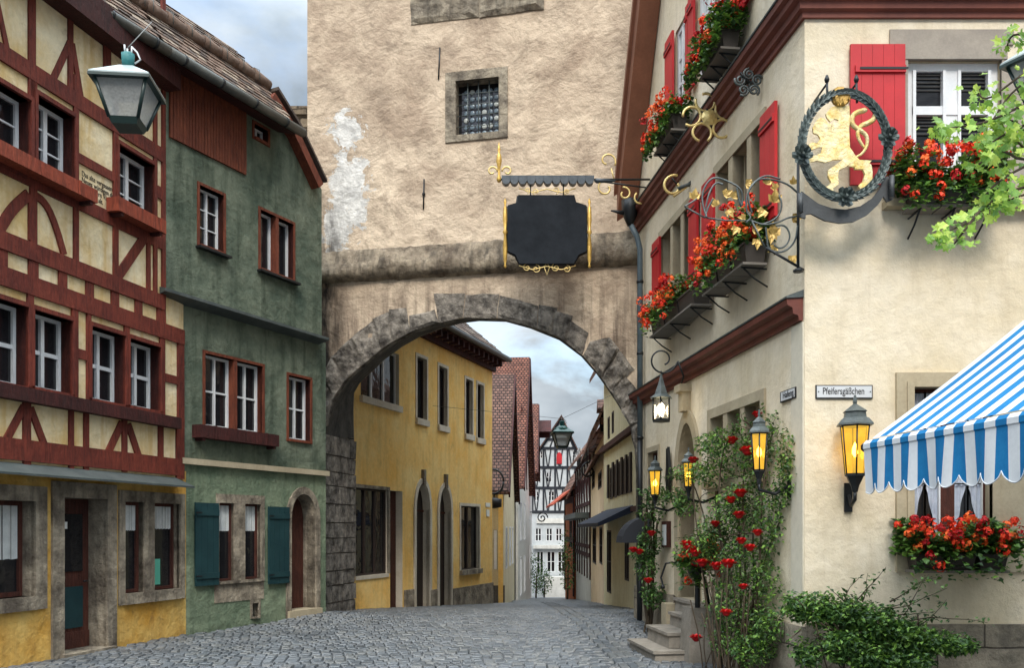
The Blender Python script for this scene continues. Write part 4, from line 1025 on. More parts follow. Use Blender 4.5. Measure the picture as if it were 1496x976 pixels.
q=MB(); Fs=Fac((0,33.2),(1,0),1); c=(Fs.u(722),Fs.z(0,704)); q.tube([Fs.w(c[0]+.35*math.cos(i*.35),0,c[1]+.45*math.sin(i*.35)) for i in range(19)],.04); q.tube([Fs.w(c[0],0,c[1]+.45),Fs.w(c[0]-.4,-.5,c[1]+.45)],.03); q.lathe(Fs.w(c[0],.0,c[1]-.8),[(.05,-.2),(.28,-.15),(.28,.15),(.05,.2)],10); q.tube([Fs.w(c[0],0,c[1]-.45),Fs.w(c[0],0,c[1]-.6)],.03); part('scroll',q,M['iron'],sgn)
for px,py,Y,rad,lab in ((792,757,54,.35,'gilded scroll sign in front of the half-timbered gable house'),(860,688,36,.4,'black round hanging sign on the peach-coloured house')):
    Fs=FR(Y); c=(Fs.u(px),Fs.z(0,py)); t=thing('guild_sign',lab,'sign',Fs.w(c[0],0,c[1]),'hanging guild signs')
    q=MB(); q.tube(spiral(Fs,c,rad,1.6,0,1,0),.04,6); q.tube([Fs.w(c[0],0,c[1]+rad),Fs.w(c[0]+(1 if px>830 else -1)*(1.3 if px<830 else .9),0,c[1]+rad)],.03); part('scroll',q,M['iron'],t)
# bench-like low cart at the street end
# ================================================================== RIGHT CREAM HOUSE
ci = thing('inn', 'cream corner house with red shutters and red-brown cornices on the right', 'house', (4.2,10.9,0))
M['cream']=surf('cream_render',(.70,.585,.40),(.82,.72,.56),.9,.9,.8,.025,5,.45,(.52,.42,.28),fine=.15,dirt=.28,dirtc=(.52,.43,.30))
M['cornice']=surf('redbrown_cornice_paint',(.13,.035,.024),(.20,.055,.035),.6,2,.3,.01,7,.3,(.07,.02,.015),spec=.4)
M['plinthR']=masonry('plinth_stone',(1,0),(.36,.31,.24),(.25,.22,.17),(.12,.10,.08),1.1,.42,.06,.9,.012,dirt=.5)
M['plinthS']=masonry('plinth_stone_side',(0,1),(.38,.33,.26),(.27,.24,.19),(.12,.10,.08),.9,.42,.06,.9,.012,dirt=.5)
zC=SF.z(1173,31,.0)       # underside of the big cornice
uEnd=SF.u(931)
uG=SF.u(958); 
gab=[SF.p(926,330),SF.p(963,0)]
# side openings
def sw_rects(xs, ytop, ybot_z, n=0):
    out=[]
    for a,b in xs:
        ua,ub=SF.u(b,n),SF.u(a,n)
        out.append([ua,ub])
    return out
zA1=SF.z(1058,243); zA0=SF.z(1100,345)
grpA=[(SF.u(b),SF.u(a),zA0,zA1) for a,b in ((1049,1066),(1072,1093),(1099,1114))]
zB1=SF.z(990,318)
grpB=[(SF.u(b),SF.u(a),zA0,zA1) for a,b in ((967,981),(984,996),(1000,1008))]
zC1=SF.z(1060,-45); zC0=SF.z(1060,62)
wC=(SF.u(1080),SF.u(1020),zC0,zC0+1.5); wD=(SF.u(1004),SF.u(987),zC0,zC0+1.5)
zE1=SF.z(1062,604); zE0=SF.z(1062,700)
grpE=[(SF.u(b),SF.u(a),zE0,zE1) for a,b in ((1040,1058),(1064,1083),(1089,1113))]
wF=(SF.u(962),SF.u(947),SF.z(955,735),SF.z(955,660))
zdoor=SF.z(1006,876)
da=arch_loop(SF.u(1019),SF.u(994),zdoor,SF.z(1006,672),SF.z(1006,618),8,.4)
zR=SF.z(965,0)
ridge_u=(uEnd+0)/2; 
sl=(gab[1][1]-gab[0][1])/(gab[0][0]-gab[1][0])
rz=gab[0][1]+sl*(gab[0][0]-ridge_u)
zeL=gab[0][1]-sl*(uEnd-gab[0][0])
ol=[(0,-.6),(uEnd,-.6),(uEnd,max(zeL,zC-.8)),(gab[0][0],gab[0][1]),(gab[1][0],gab[1][1]),(ridge_u,rz),(0,zC+.3)]
holes=[rl(r) for r in grpA+grpB+grpE+[wC,wD,wF]]+[da]
part('side_wall',wall(SF,ol,holes,0,.25,0,1),[M['cream'],M['stone_lt']],ci)
# front
rUF=(FF.u(1325),FF.u(1462),FF.z(0,275),FF.z(0,88)); rLF=(FF.u(1333),FF.u(1447),FF.z(0,808),FF.z(0,566))
uR=5.4
part('front_wall',wall(FF,[(0,-.6),(uR,-.6),(uR,zC+.1),(0,zC+.1)],[rl(rUF),rl(rLF)],0,.2,0,1),[M['cream'],M['stone_lt']],ci)
# solid body behind
bd=MB(); c0=SF.w(.4,-.4,0); c1=SF.w(uEnd-.02,-.4,0)
P=[(c0.x,c0.y),(FF.w(uR,0,0).x,c0.y),(FF.w(uR,0,0).x,c1.y),(c1.x,c1.y)]
b=len(bd.v)
bd.hexa([(x,y,-.5) for x,y in P]+[(x,y,zC) for x,y in P]); part('rear_wall',bd,M['cream'],ci)
lm=MB(); 
for grp,sur in ((grpA,1),(grpB,1),(grpE,1)):
    a=min(r[0] for r in grp); b=max(r[1] for r in grp); z0=grp[0][2]; z1=grp[0][3]
    lm.box(SF,b,b+.14,-.02,.03,z0,z1+.14); lm.box(SF,a-.14,a,-.02,.03,z0,z1+.14); lm.box(SF,a,b,-.02,.032,z1,z1+.14)
    for i in range(len(grp)-1):
        g0=grp[i+1][1] if grp[i+1][0]<grp[i][0] else grp[i][1]; g1=grp[i][0] if grp[i+1][0]<grp[i][0] else grp[i+1][0]
        lm.box(SF,g0,g1,-.2,.02,z0,z1)
    lm.box(SF,a-.2,b+.2,-.02,.10,z0-.12,z0); lm.cut()
    for r in grp: window(SF,ci,r,0,.2,'stone_lt',.03,1,1,glass='glass')
part('stone_surround',lm,M['stone_lt'],ci)
window(SF,ci,wC,0,.08,'white',.08,2,3,curtain=.5); window(SF,ci,wD,0,.08,'white',.08,2,3,curtain=.5); window(SF,ci,wF,0,.15,'darkdoor',.05,2,2,surround='stone_lt',sw=.1)
arch_ring(SF,ci,SF.u(1019),SF.u(994),zdoor,SF.z(1006,672),SF.z(1006,618),.20,-.25,.05,'stone_lt',.4)
dm=MB(); dm.box(SF,SF.u(1019)-.05,SF.u(994)+.05,-.45,-.4,zdoor,SF.z(1006,615)); do=part('door',dm,surf('tan_door_wood',(.20,.13,.07),(.27,.18,.10),.6,3,.3,.01,9),ci)
ks=MB(); uk=SF.u(1006); zk=SF.z(1006,618); ks.box(SF,uk-.12,uk+.12,-.02,.14,zk+.18,zk+.5); ks.box(SF,uk-.16,uk+.16,-.02,.2,zk+.5,zk+.62); part('keystone',ks,M['stone_lt'],ci)
# shutters on the side
SH=[(1114,1136,150,325,1125),(1028,1045,256,354,1036),(1009,1021,288,372,1015),(955,966,361,420,960)]
def sshut(x0,x1,root=ci,zz=None,n=.03):
    u0,u1=sorted((SF.u(x0,n),SF.u(x1,n))); z0,z1=zz
    s=MB(); k=3
    for i in range(k):
        a=u0+(u1-u0)*i/k; b=u0+(u1-u0)*(i+1)/k; s.box(SF,a+.002,b-.002,n,n+.04,z0,z1)
    h=z1-z0
    for t in (.12,.86): s.box(SF,u0+.01,u1-.01,n+.04,n+.065,z0+h*t-.05,z0+h*t+.05)
    o=part('shutter',s,M['redpaint'],root)
    q=MB()
    for t in (.12,.86): q.cut(); q.box(SF,u0+.03,u1-.03,n+.065,n+.072,z0+h*t-.012,z0+h*t+.012)
    part('hinge',q,M['iron'],o)
for x0,x1,*_ in SH: sshut(x0,x1,zz=(zA0-.03,zA1+.02))
for x0,x1 in ((1008,1016),(1082,1098),(974,985),(1006.5,1017)):
    if x0==1006.5: continue
    sshut(x0,x1,zz=(zC0,zC0+1.5),n=.05)
sshut(1004,1007.5,zz=(zC0,zC0+1.5),n=.03)
# front windows
fs_=MB(); n=.03; u0,u1=FF.u(1241,n),FF.u(1321,n); z0,z1=FF.z(0,271,n),FF.z(0,66,n)
k=5
for i in range(k):
    a=u0+(u1-u0)*i/k; b=u0+(u1-u0)*(i+1)/k; fs_.box(FF,a+.0015,b-.0015,n,n+.035,z0,z1)
for t in (.16,.82): fs_.box(FF,u0+.05,u1-.003,n+.035,n+.06,z0+(z1-z0)*t-.04,z0+(z1-z0)*t+.04)
fso=part('shutter',fs_,M['redpaint'],ci)
q=MB()
for t in (.16,.82): q.cut(); q.box(FF,u0+.1,u1+.02,n+.06,n+.067,z0+(z1-z0)*t-.013,z0+(z1-z0)*t+.013)
part('hinge',q,M['iron'],fso)
wu=window(FF,ci,rUF,0,.12,'white',.09,2,1,thick_mull=.07)
x=MB(); zt_=FF.z(0,158); x.box(FF,rUF[0]+.09,rUF[1]-.09,-.115,-.05,zt_-.05,zt_+.05)
ml=(rUF[0]+rUF[1])/2
for a,b in ((rUF[0]+.09,ml-.07),(ml+.07,rUF[1]-.09)):
    x.box(FF,a,a+.035,-.115,-.04,rUF[2]+.09,rUF[3]-.09); x.box(FF,b-.035,b,-.115,-.04,rUF[2]+.09,rUF[3]-.09)
part('transom',x,M['white'],wu)
bl=MB(); 
for a,b in ((rUF[0]+.13,ml-.11),(ml+.11,rUF[1]-.13)):
    bl.cut()
    z=rUF[3]-.12
    while z>FF.z(0,130): bl.box(FF,a,b,-.106,-.09,z-.012,z); z-=.045
    bl.cut()
    z=FF.z(0,168)
    while z>FF.z(0,188): bl.box(FF,a,b,-.106,-.09,z-.012,z); z-=.04
    bl.box(FF,a,b,-.106,-.085,FF.z(0,192),FF.z(0,189))
part('blind',bl,M['dark'] if False else surf('slat_blind',(.03,.03,.03),(.06,.055,.05),.7),wu)
lt=MB(); lt.box(FF,FF.u(1299),FF.u(1480),-.02,.025,FF.z(0,66),FF.z(0,44)); lt.box(FF,rUF[0]-.06,rUF[1]+.06,-.02,.04,rUF[3]+.0,FF.z(0,67)); lt.box(FF,rUF[1],rUF[1]+.3,-.02,.03,rUF[2],rUF[3]); lt.box(FF,rUF[0]-.05,rUF[0],-.02,.03,rUF[2],rUF[3])
part('lintel',lt,surf('grey_brown_stone',(.30,.26,.22),(.38,.33,.27),.9,3,.4,.01,10),ci)
sl_=MB(); sl_.box(FF,FF.u(1288),uR,-.02,.16,FF.z(0,303,.1),FF.z(0,292,.1)); sl_.box(FF,rUF[0]-.1,uR,-.02,.08,rUF[2]-.15,rUF[2]); part('sill',sl_,M['stone_lt'],ci)
wl2=window(FF,ci,rLF,0,.17,'darkdoor',.04,2,1,thick_mull=.09)
lace=surf('lace_curtain',(.50,.55,.66),(.62,.66,.74),.9,16,.6,.01,40)
q=MB(); ml=(rLF[0]+rLF[1])/2
for a,b in ((rLF[0]+.03,ml-.08),(ml+.08,rLF[1]-.03)):
    q.cut(); k=26; c=(a+b)/2
    for i in range(k):
        s0=i/k; s1=(i+1)/k
        def pp_(s,t):
            # drapes gathered towards the sides lower down
            uu=a+(b-a)*s
            return FF.w(uu,-.145+.012*math.sin(s*34),rLF[3]-.05-t)
        def bot(s): return 1.28+.20*math.cos((s-.5)*2*math.pi)*-1+.25*abs(s-.5)*2
        T0=bot(s0); T1=bot(s1)
        for j in range(8):
            q.poly([pp_(s0,T0*j/8),pp_(s1,T1*j/8),pp_(s1,T1*(j+1)/8),pp_(s0,T0*(j+1)/8)])
part('lace_curtain',q,lace,wl2)
lb_=MB(); 
for a,b in ((rLF[0]+.03,ml-.08),(ml+.08,rLF[1]-.03)):
    for t in (.33,.66): lb_.box(FF,a+(b-a)*t-.008 if False else (a+b)/2-.008,(a+b)/2+.008,-.125,-.115,rLF[2]+.04,rLF[3]-.04)
    for zz in (.42,.72): lb_.box(FF,a,b,-.127,-.117,rLF[2]+(rLF[3]-rLF[2])*zz-.008,rLF[2]+(rLF[3]-rLF[2])*zz+.008)
part('glazing_bar',lb_,M['iron'],wl2)
wh=MB(); wh.box(FF,ml-.1,ml-.08,-.14,-.1,rLF[2],rLF[3]); wh.cut(); wh.box(FF,rLF[1]-.05,rLF[1]-.035,-.14,-.1,rLF[2],rLF[3]); part('trim',wh,M['white'],wl2)
ls=MB(); a=FF.u(1308); ls.box(FF,a,rLF[0],-.02,.04,FF.z(0,836),FF.z(0,545)); ls.box(FF,rLF[1],rLF[1]+.45,-.02,.04,FF.z(0,836),FF.z(0,545)); ls.box(FF,rLF[0],rLF[1],-.02,.042,rLF[3],FF.z(0,545)); ls.box(FF,rLF[0],rLF[1],-.19,.06,FF.z(0,836),rLF[2])
ls.box(FF,rLF[0]-.08,rLF[0],.0,.06,rLF[2],rLF[3]+.06); ls.box(FF,rLF[1],rLF[1]+.08,.0,.06,rLF[2],rLF[3]+.06)
part('stone_surround',ls,M['stone_lt'],ci)
# cornices (mitred run along side and front)
def cornice(name,prof,z,ua,front_u,mat):
    """prof: list of (n,dz); runs from side u=ua to the corner then along the front"""
    mb=MB(); L=len(prof)
    for (n_,dz) in prof: mb.v.append(tuple(SF.w(ua,n_,z+dz)))
    for (n_,dz) in prof:   # mitre point
        # intersection of offset lines
        A=SF.P+SF.n*n_; k=(FF.P.y-n_-A.y)/SF.d.y; q=A+SF.d*k
        mb.v.append((q.x,q.y,z+dz))
    secs=2
    if front_u is not None:
        for (n_,dz) in prof: mb.v.append(tuple(FF.w(front_u,n_,z+dz)))
        secs=3
    for s_ in range(secs-1):
        for j in range(L-1): mb.face([s_*L+j,s_*L+j+1,(s_+1)*L+j+1,(s_+1)*L+j])
    mb.face(list(range(L))); mb.face([(secs-1)*L+j for j in range(L)])
    return part(name,mb,mat,ci)
pU=[(0,0),(.04,0),(.045,.06),(.09,.08),(.10,.15),(.16,.18),(.17,.24),(.22,.27),(.23,.34),(0,.36)]
cornice('cornice',pU,zC,uEnd-.0,uR,M['cornice'])
ldm=MB(); cornice('cornice_flashing',[(0,.362),(.245,.342),(.25,.36),(.0,.42)],zC,uEnd,uR,M['lead'])
zM=SF.z(1050,532)-.02
pM=[(0,0),(.05,0),(.06,.06),(.12,.08),(.13,.15),(.19,.18),(.20,.25),(0,.27)]
um=SF.u(1172,.1)
mbm=MB()
def run(prof,z,ua,ub,mat,name):
    mb=MB(); L=len(prof)
    for u_ in (ua,ub):
        for n_,dz in prof: mb.v.append(tuple(SF.w(u_,n_,z+dz)))
    for j in range(L-1): mb.face([j,j+1,L+j+1,L+j])
    mb.face(list(range(L))); mb.face([L+j for j in range(L)])
    return part(name,mb,mat,ci)
run(pM,zM,.04,uEnd,M['cornice'],'string_course'); run([(0,.272),(.21,.255),(.215,.275),(0,.36)],zM,.02,uEnd,M['lead'],'string_flashing')
# gable verge
vg=MB(); e0=(uEnd+.35,gab[0][1]-sl*(uEnd+.35-gab[0][0])); e0=(gab[0][0]+.25,gab[0][1]-sl*.25); vg.bar(SF,e0,(ridge_u,rz),.34,.02,.40)
vg.bar(SF,(e0[0]+.1,e0[1]+.1),(ridge_u+.05,rz+.25),.10,.40,.46)
part('verge_board',vg,surf('brown_verge_paint',(.17,.065,.035),(.23,.09,.05),.55,2,.3,.01,8,.2,spec=.4),ci)
rf=MB()
rf.hexa([SF.w(e0[0]+.1,.42,e0[1]+.2),SF.w(ridge_u,.42,rz+.2),SF.w(ridge_u,-5,rz+.2),SF.w(e0[0]+.1,-5,e0[1]+.2),SF.w(e0[0]+.1,.42,e0[1]+.34),SF.w(ridge_u,.42,rz+.34),SF.w(ridge_u,-5,rz+.34),SF.w(e0[0]+.1,-5,e0[1]+.34)])
rf.hexa([SF.w(-.35,.42,zC+.6),SF.w(ridge_u,.42,rz+.2),SF.w(ridge_u,-5,rz+.2),SF.w(-.35,-5,zC+.6),SF.w(-.35,.42,zC+.72),SF.w(ridge_u,.42,rz+.34),SF.w(ridge_u,-5,rz+.34),SF.w(-.35,-5,zC+.72)])
part('roof',rf,M['t1'],ci)
# plinths
zp=FF.z(0,912)
q=MB(); q.box(FF,0,uR,-.02,.07,-.6,zp); part('front_plinth',q,M['plinthR'],ci)
zps=SF.z(1047,884)
q=MB(); q.box(SF,-.07,SF.u(1022),-.02,.07,-.6,zps); q.cut(); q.box(SF,SF.u(990),uEnd,-.02,.07,-.6,zps); part('side_plinth',q,M['plinthS'],ci)
# corner pilaster strip
q=MB(); q.box(SF,.012,.32,-.02,.02,zps,zM-.02); part('corner_strip',q,surf('cream_strip',(.64,.58,.45),(.68,.62,.5),.9,.8,.2,.01,6),ci)
# downpipe and hopper
dpp=thing('downpipe','blue-grey drainpipe between the cream house and the gate tower','drainpipe',SF.w(uEnd-.05,.12,0))
q=MB(); up_=SF.u(935,.1); zg_=-.1; 
z640=SF.z(935,640,.1); ztop=SF.z(930,352,.1)
q.tube([SF.w(up_,.1,z640),SF.w(up_,.1,ztop-.25),SF.w(up_,.16,ztop),SF.w(up_,.3,ztop+.25)],.055,10); part('pipe',q,surf('bluegrey_zinc',(.07,.10,.12),(.12,.16,.18),.5,3,.3,.01,8,.3,(.04,.05,.06),spec=.5),dpp)
q=MB(); q.tube([SF.w(up_,.1,zg_-.3),SF.w(up_,.1,1.6)],.062,10); q.tube([SF.w(up_,.1,1.6),SF.w(up_,.1,z640)],.054,10); part('lower_pipe',q,M['iron'],dpp)
q=MB(); cH=SF.w(up_,.3,ztop+.35); q.lathe(cH,[(.05,-.15),(.12,.0),(.16,.15),(.17,.35),(.14,.36)],8); q.lathe(cH+Vector((-.1,0,.1)),[(.05,0),(.015,.28)],6,ax=(-1,-.1,.15)); part('hopper',q,M['iron'],dpp)
q=MB()
for zz in (1.6,z640,5.2,6.6): q.cut(); q.tube([SF.w(up_,.1,zz-.025),SF.w(up_,.1,zz+.025)],.068,10)
part('pipe_bracket',q,M['iron'],dpp)
# steps
stp=thing('entrance_steps','worn stone steps with a side block leading to the arched door of the cream house','steps',(2.6,14.2,-.2))
M['step']=surf('worn_step_stone',(.22,.195,.16),(.34,.30,.25),.85,3,.6,.02,10,0,dirt=.4,dirtc=(.10,.09,.075))
Fs=SF
def step(nf,y0,y1,z0,z1):
    # nf = distance out from side wall
    mb=MB(); u0,u1=(y0-10.37)/SF.d.y,(y1-10.37)/SF.d.y
    mb.hexa([Fs.w(u0,0.0,z0),Fs.w(u1,0.0,z0),Fs.w(u1,nf,z0),Fs.w(u0,nf,z0),Fs.w(u0,.0,z1),Fs.w(u1,.0,z1),Fs.w(u1,nf-.015,z1),Fs.w(u0+.015,nf-.015,z1)])
    mb.box(Fs,u0-.02,u1+.02,.0,nf+.02,z1,z1+.045)
    return part('step',mb,M['step'],stp)
step(.95,13.35,14.9,-.5,-.10); step(.66,13.6,14.8,-.05,.14); step(.30,13.75,14.75,.14,.36); step(.12,13.8,15.05,.36,zdoor-.045)
q=MB(); u0=(13.1-10.37)/SF.d.y; 
q.hexa([Fs.w(u0,0,-.5),Fs.w(u0+.5,0,-.5),Fs.w(u0+.5,.52,-.5),Fs.w(u0,.52,-.5),Fs.w(u0+.03,.05,.62),Fs.w(u0+.47,.05,.62),Fs.w(u0+.47,.45,.60),Fs.w(u0+.03,.45,.60)]); part('side_block',q,M['step'],stp)
q=MB(); u0=(15.1-10.37)/SF.d.y; q.box(Fs,u0,u0+.3,0,.25,-.4,.5); part('side_block',q,M['stone_lt'],stp)
hr=thing('handrail','black iron handrail post beside the entrance steps','handrail',SF.w(SF.u(1016,.5),.5,.2))
u_=SF.u(1019,.35); q=MB(); zt=SF.z(1019,838,.35); q.tube([SF.w(u_,.35,.3),SF.w(u_,.35,zt)],.04,8); part('post',q,M['iron'],hr)
q=MB(); a=SF.w(u_,.35,zt); q.tube([a,a+Vector((.12,.05,-.1)),a+Vector((.2,.1,-.5))],.022,6); part('rail',q,M['iron'],hr)
# small wall fittings by the door
mc=thing('menu_case','narrow brown glazed menu case on the wall left of the arched door','display case',SF.w(SF.u(976),.0,1.6))
u0,u1=SF.u(980.5),SF.u(972); q=MB(); q.box(SF,u0,u1,0,.07,SF.z(976,800),SF.z(976,762)); part('case',q,M['darkdoor'],mc); q=MB(); q.box(SF,u0+.06,u1-.06,.07,.076,SF.z(976,797),SF.z(976,767)); part('menu_sheet',q,M['paper'],mc)
pz=thing('iron_ornament','pointed black iron ornament on the wall between two wall lanterns','ornament',SF.w(SF.u(981),.0,2.6))
q=MB(); cc=SF.p(981,693); q.prism(SF,[(cc[0],cc[1]-.42),(cc[0]+.13,cc[1]-.08),(cc[0],cc[1]+.48),(cc[0]-.13,cc[1]-.08)],.03,.08); q.bar(SF,(cc[0],cc[1]-.4),(cc[0],cc[1]+.45),.02,.08,.10); q.box(SF,cc[0]-.02,cc[0]+.02,0,.03,cc[1]-.1,cc[1]+.1); part('plate',q,M['iron'],pz)
hk=thing('boot_hook','bent black iron hook on the wall by the steps','hook',SF.w(SF.u(978),.0,1.2))
q=MB(); p=SF.p(983,822); q.tube([SF.w(p[0],0.0,p[1]),SF.w(p[0]+.02,.12,p[1]-.02),SF.w(p[0]+.25,.14,p[1]-.28),SF.w(p[0]+.1,.15,p[1]-.40)],.018,6); q.lathe(SF.w(p[0]+.1,.15,p[1]-.44),[(.03,-.03),(.04,0),(.02,.05)],8); part('hook',q,M['iron'],hk)
# dark canopy by the pipe
cn=thing('door_canopy','small dark blue canopy on the cream house wall beside the drainpipe','canopy',SF.w(SF.u(945),0,2.2))
q=MB(); ua,ub=SF.u(950),SF.u(940); zz=SF.z(945,795,.4)
for i in range(6):
    t0,t1=i/6,(i+1)/6; f=lambda t:(.55*math.sin(t*math.pi/2), .5*math.cos(t*math.pi/2))
    (n0,h0),(n1,h1)=f(t0),f(t1)
    q.poly([SF.w(ua,n0,zz+h0),SF.w(ub,n0,zz+h0),SF.w(ub,n1,zz+h1),SF.w(ua,n1,zz+h1)])
    for uu in (ua,ub): q.poly([SF.w(uu,0,zz),SF.w(uu,n0,zz+h0),SF.w(uu,n1,zz+h1)])
part('canvas',q,flat('dark_canvas',(.012,.014,.02),.8),cn)

# ================================================================== STREET NAME SIGNS
M['enamel']=flat('white_enamel',(.60,.61,.62),.3); 
s1=thing('street_sign','long white enamel street name sign with black lettering above the front wall lantern','street sign',FF.w(FF.u(1232),0,3.3))
q=MB(); r=FF.rect(1191,1274,563,583); q.box(FF,r[0],r[1],0,.02,r[2],r[3]); part('border',q,M['black'],s1)
q=MB(); q.box(FF,r[0]+.012,r[1]-.012,.02,.024,r[2]+.014,r[3]-.012); part('plate',q,M['enamel'],s1)
q=MB(); 
for x_ in (r[0]+.03,r[1]-.03): q.cut(); q.lathe(FF.w(x_,.024,(r[2]+r[3])/2),[(.008,0),(.008,.006)],8,ax=(0,-1,0))
part('screw',q,M['irongrey'],s1)
text_part('lettering','Pfeifersgäßchen',FF,FF.u(1200.5),r[2]+.052,.112,.026,M['black'],s1,sx=.70,bold=.0,space=1.0)
s2=thing('street_sign','small white street sign on the side wall near the house corner','street sign',SF.w(SF.u(1155),0,3.3))
a,b=SF.u(1166),SF.u(1143); z0,z1=SF.z(1155,585),SF.z(1155,569); q=MB(); q.box(SF,a,b,0,.03,z0,z1); part('border',q,M['black'],s2)
q=MB(); q.box(SF,a+.03,b-.03,.03,.034,z0+.015,z1-.012); part('plate',q,M['enamel'],s2)
text_part('lettering','Hafeng.',SF,b-.09,z0+.04,.11,.036,M['black'],s2,sx=1.0,bold=0)

# ================================================================== LANTERNS
def amber_mat(name,c,es): 
    m,nt,b=newmat(name); b.inputs['Base Color'].default_value=c4(c); b.inputs['Roughness'].default_value=.25
    v=geo_pos(nt); n=noise_n(nt,v,12,3,.5); b.inputs['Emission Color'].default_value=c4(c); 
    r=N(nt,'ShaderNodeMapRange'); r.inputs[3].default_value=es*.6; r.inputs[4].default_value=es*1.4; nt.links.new(n,r.inputs[0]); nt.links.new(r.outputs[0],b.inputs['Emission Strength']); add_bump(nt,b,[(n,1)],.3,.01); return m
M['amber']=amber_mat('lit_amber_glass',(.80,.45,.04),.55)
M['bulb']=flat('glowing_bulb',(1,.9,.7),.5,emit=(1,.82,.5),es=9)
def amber2():
    m,nt,b=newmat('amber_lantern_glass'); t=N(nt,'ShaderNodeBsdfTransparent'); t.inputs['Color'].default_value=(1,.66,.10,1); e=N(nt,'ShaderNodeEmission'); e.inputs['Color'].default_value=(1,.62,.07,1); e.inputs['Strength'].default_value=.75
    g=N(nt,'ShaderNodeBsdfGlossy'); g.inputs['Roughness'].default_value=.1; v=geo_pos(nt); n=noise_n(nt,v,9,3,.5); ms=N(nt,'ShaderNodeMixShader'); m2=N(nt,'ShaderNodeMixShader'); m2.inputs[0].default_value=.07
    rr=N(nt,'ShaderNodeMapRange'); rr.inputs[3].default_value=.12; rr.inputs[4].default_value=.62; nt.links.new(n,rr.inputs[0]); nt.links.new(rr.outputs[0],ms.inputs[0])
    nt.links.new(t.outputs[0],ms.inputs[1]); nt.links.new(e.outputs[0],ms.inputs[2]); nt.links.new(ms.outputs[0],m2.inputs[1]); nt.links.new(g.outputs[0],m2.inputs[2]); nt.links.new(m2.outputs[0],nt.nodes['Material Output'].inputs['Surface']); return m
M['amber']=amber2()
M['clearglass']=None
def clearglass():
    m,nt,b=newmat('clear_lamp_glass'); g=N(nt,'ShaderNodeBsdfGlossy'); g.inputs['Roughness'].default_value=.05; t=N(nt,'ShaderNodeBsdfTransparent'); ms=N(nt,'ShaderNodeMixShader'); ms.inputs[0].default_value=.14
    nt.links.new(t.outputs[0],ms.inputs[1]); nt.links.new(g.outputs[0],ms.inputs[2]); nt.links.new(ms.outputs[0],nt.nodes['Material Output'].inputs['Surface']); return m
M['clearglass']=clearglass()
def wall_lantern(F,px,yroof,ybot,n,label,seg=6,sc=1.0,group='wall lanterns on the cream house'):
    """carriage lantern on a bracket; yroof = eave of roof, ybot = bottom of glass"""
    u=F.u(px,n); zr=F.z(px,yroof,n); zb=F.z(px,ybot,n); c=F.w(u,n,0); h=zr-zb; r=h*.30*sc
    t=thing('wall_lantern',label,'lantern',F.w(u,0,zb-.3),group)
    C=lambda z:(c.x,c.y,z)
    q=MB(); q.lathe(C(0),[(r*1.28,zr),(r*1.25,zr+.02),(r*.95,zr+h*.14),(r*.80,zr+h*.16),(r*.74,zr+h*.26),(r*.85,zr+h*.28),(r*.3,zr+h*.40),(r*.12,zr+h*.44),(r*.16,zr+h*.48),(.012,zr+h*.62)],seg,0,0.3,False); part('lantern_roof',q,M['irongrey'],t)
    q=MB(); q.lathe(C(0),[(r*.66,zb),(r*.98,zr)],seg,0,0.3,False); 
    q.f=q.f[:-2]; q.m=q.m[:-2]; q.sm=q.sm[:-2]
    part('glass',q,M['amber'] if seg==6 else M['clearglass'],t)
    q=MB()
    for k in range(seg):
        a=2*math.pi*k/seg+.3
        q.tube([(c.x+r*.66*math.cos(a),c.y+r*.66*math.sin(a),zb),(c.x+r*.98*math.cos(a),c.y+r*.98*math.sin(a),zr)],.010,4)
    q.lathe(C(0),[(r*.70,zb-.015),(r*.70,zb+.015)],seg,0,.3,False); q.lathe(C(0),[(r*1.02,zr-.015),(r*1.02,zr)],seg,0,.3,False)
    q.lathe(C(0),[(.03,zb-h*.35),(r*.3,zb-h*.22),(r*.62,zb-.015)],seg,0,.3,False); part('frame',q,M['iron'],t)
    q=MB(); q.lathe(C(0),[(.02,zb),(.025,zb+h*.35),(.02,zb+h*.36)],8); part('candle',q,M['paper'],t)
    q=MB(); q.lathe(C(0),[(.012,zb+h*.37),(.035,zb+h*.44),(.03,zb+h*.55),(.004,zb+h*.66)],8); part('bulb',q,M['bulb'],t)
    q=MB(); q.tube([(c.x,c.y,zb-h*.33),(c.x,c.y,zb-h*.5),tuple(F.w(u,n*.5,zb-h*.62)),tuple(F.w(u,.03,zb-h*.40))],.022,6); q.box(F,u-.045,u+.045,0,.03,zb-h*.75,zb-h*.15); part('bracket',q,M['iron'],t)
    return t
wall_lantern(FF,1249,622,694,.22,'black carriage lantern with amber glass on the front wall under the long street sign',sc=1.0)
wall_lantern(SF,1109,633,688,.40,'lit amber lantern at the top of the climbing rose, nearest the house corner',sc=.78)
wall_lantern(SF,1006,676,712,.45,'lit amber lantern in front of the arched doorway',sc=.85)
wall_lantern(SF,957,688,724,.45,'lit wall lantern nearest the drainpipe',sc=.9)
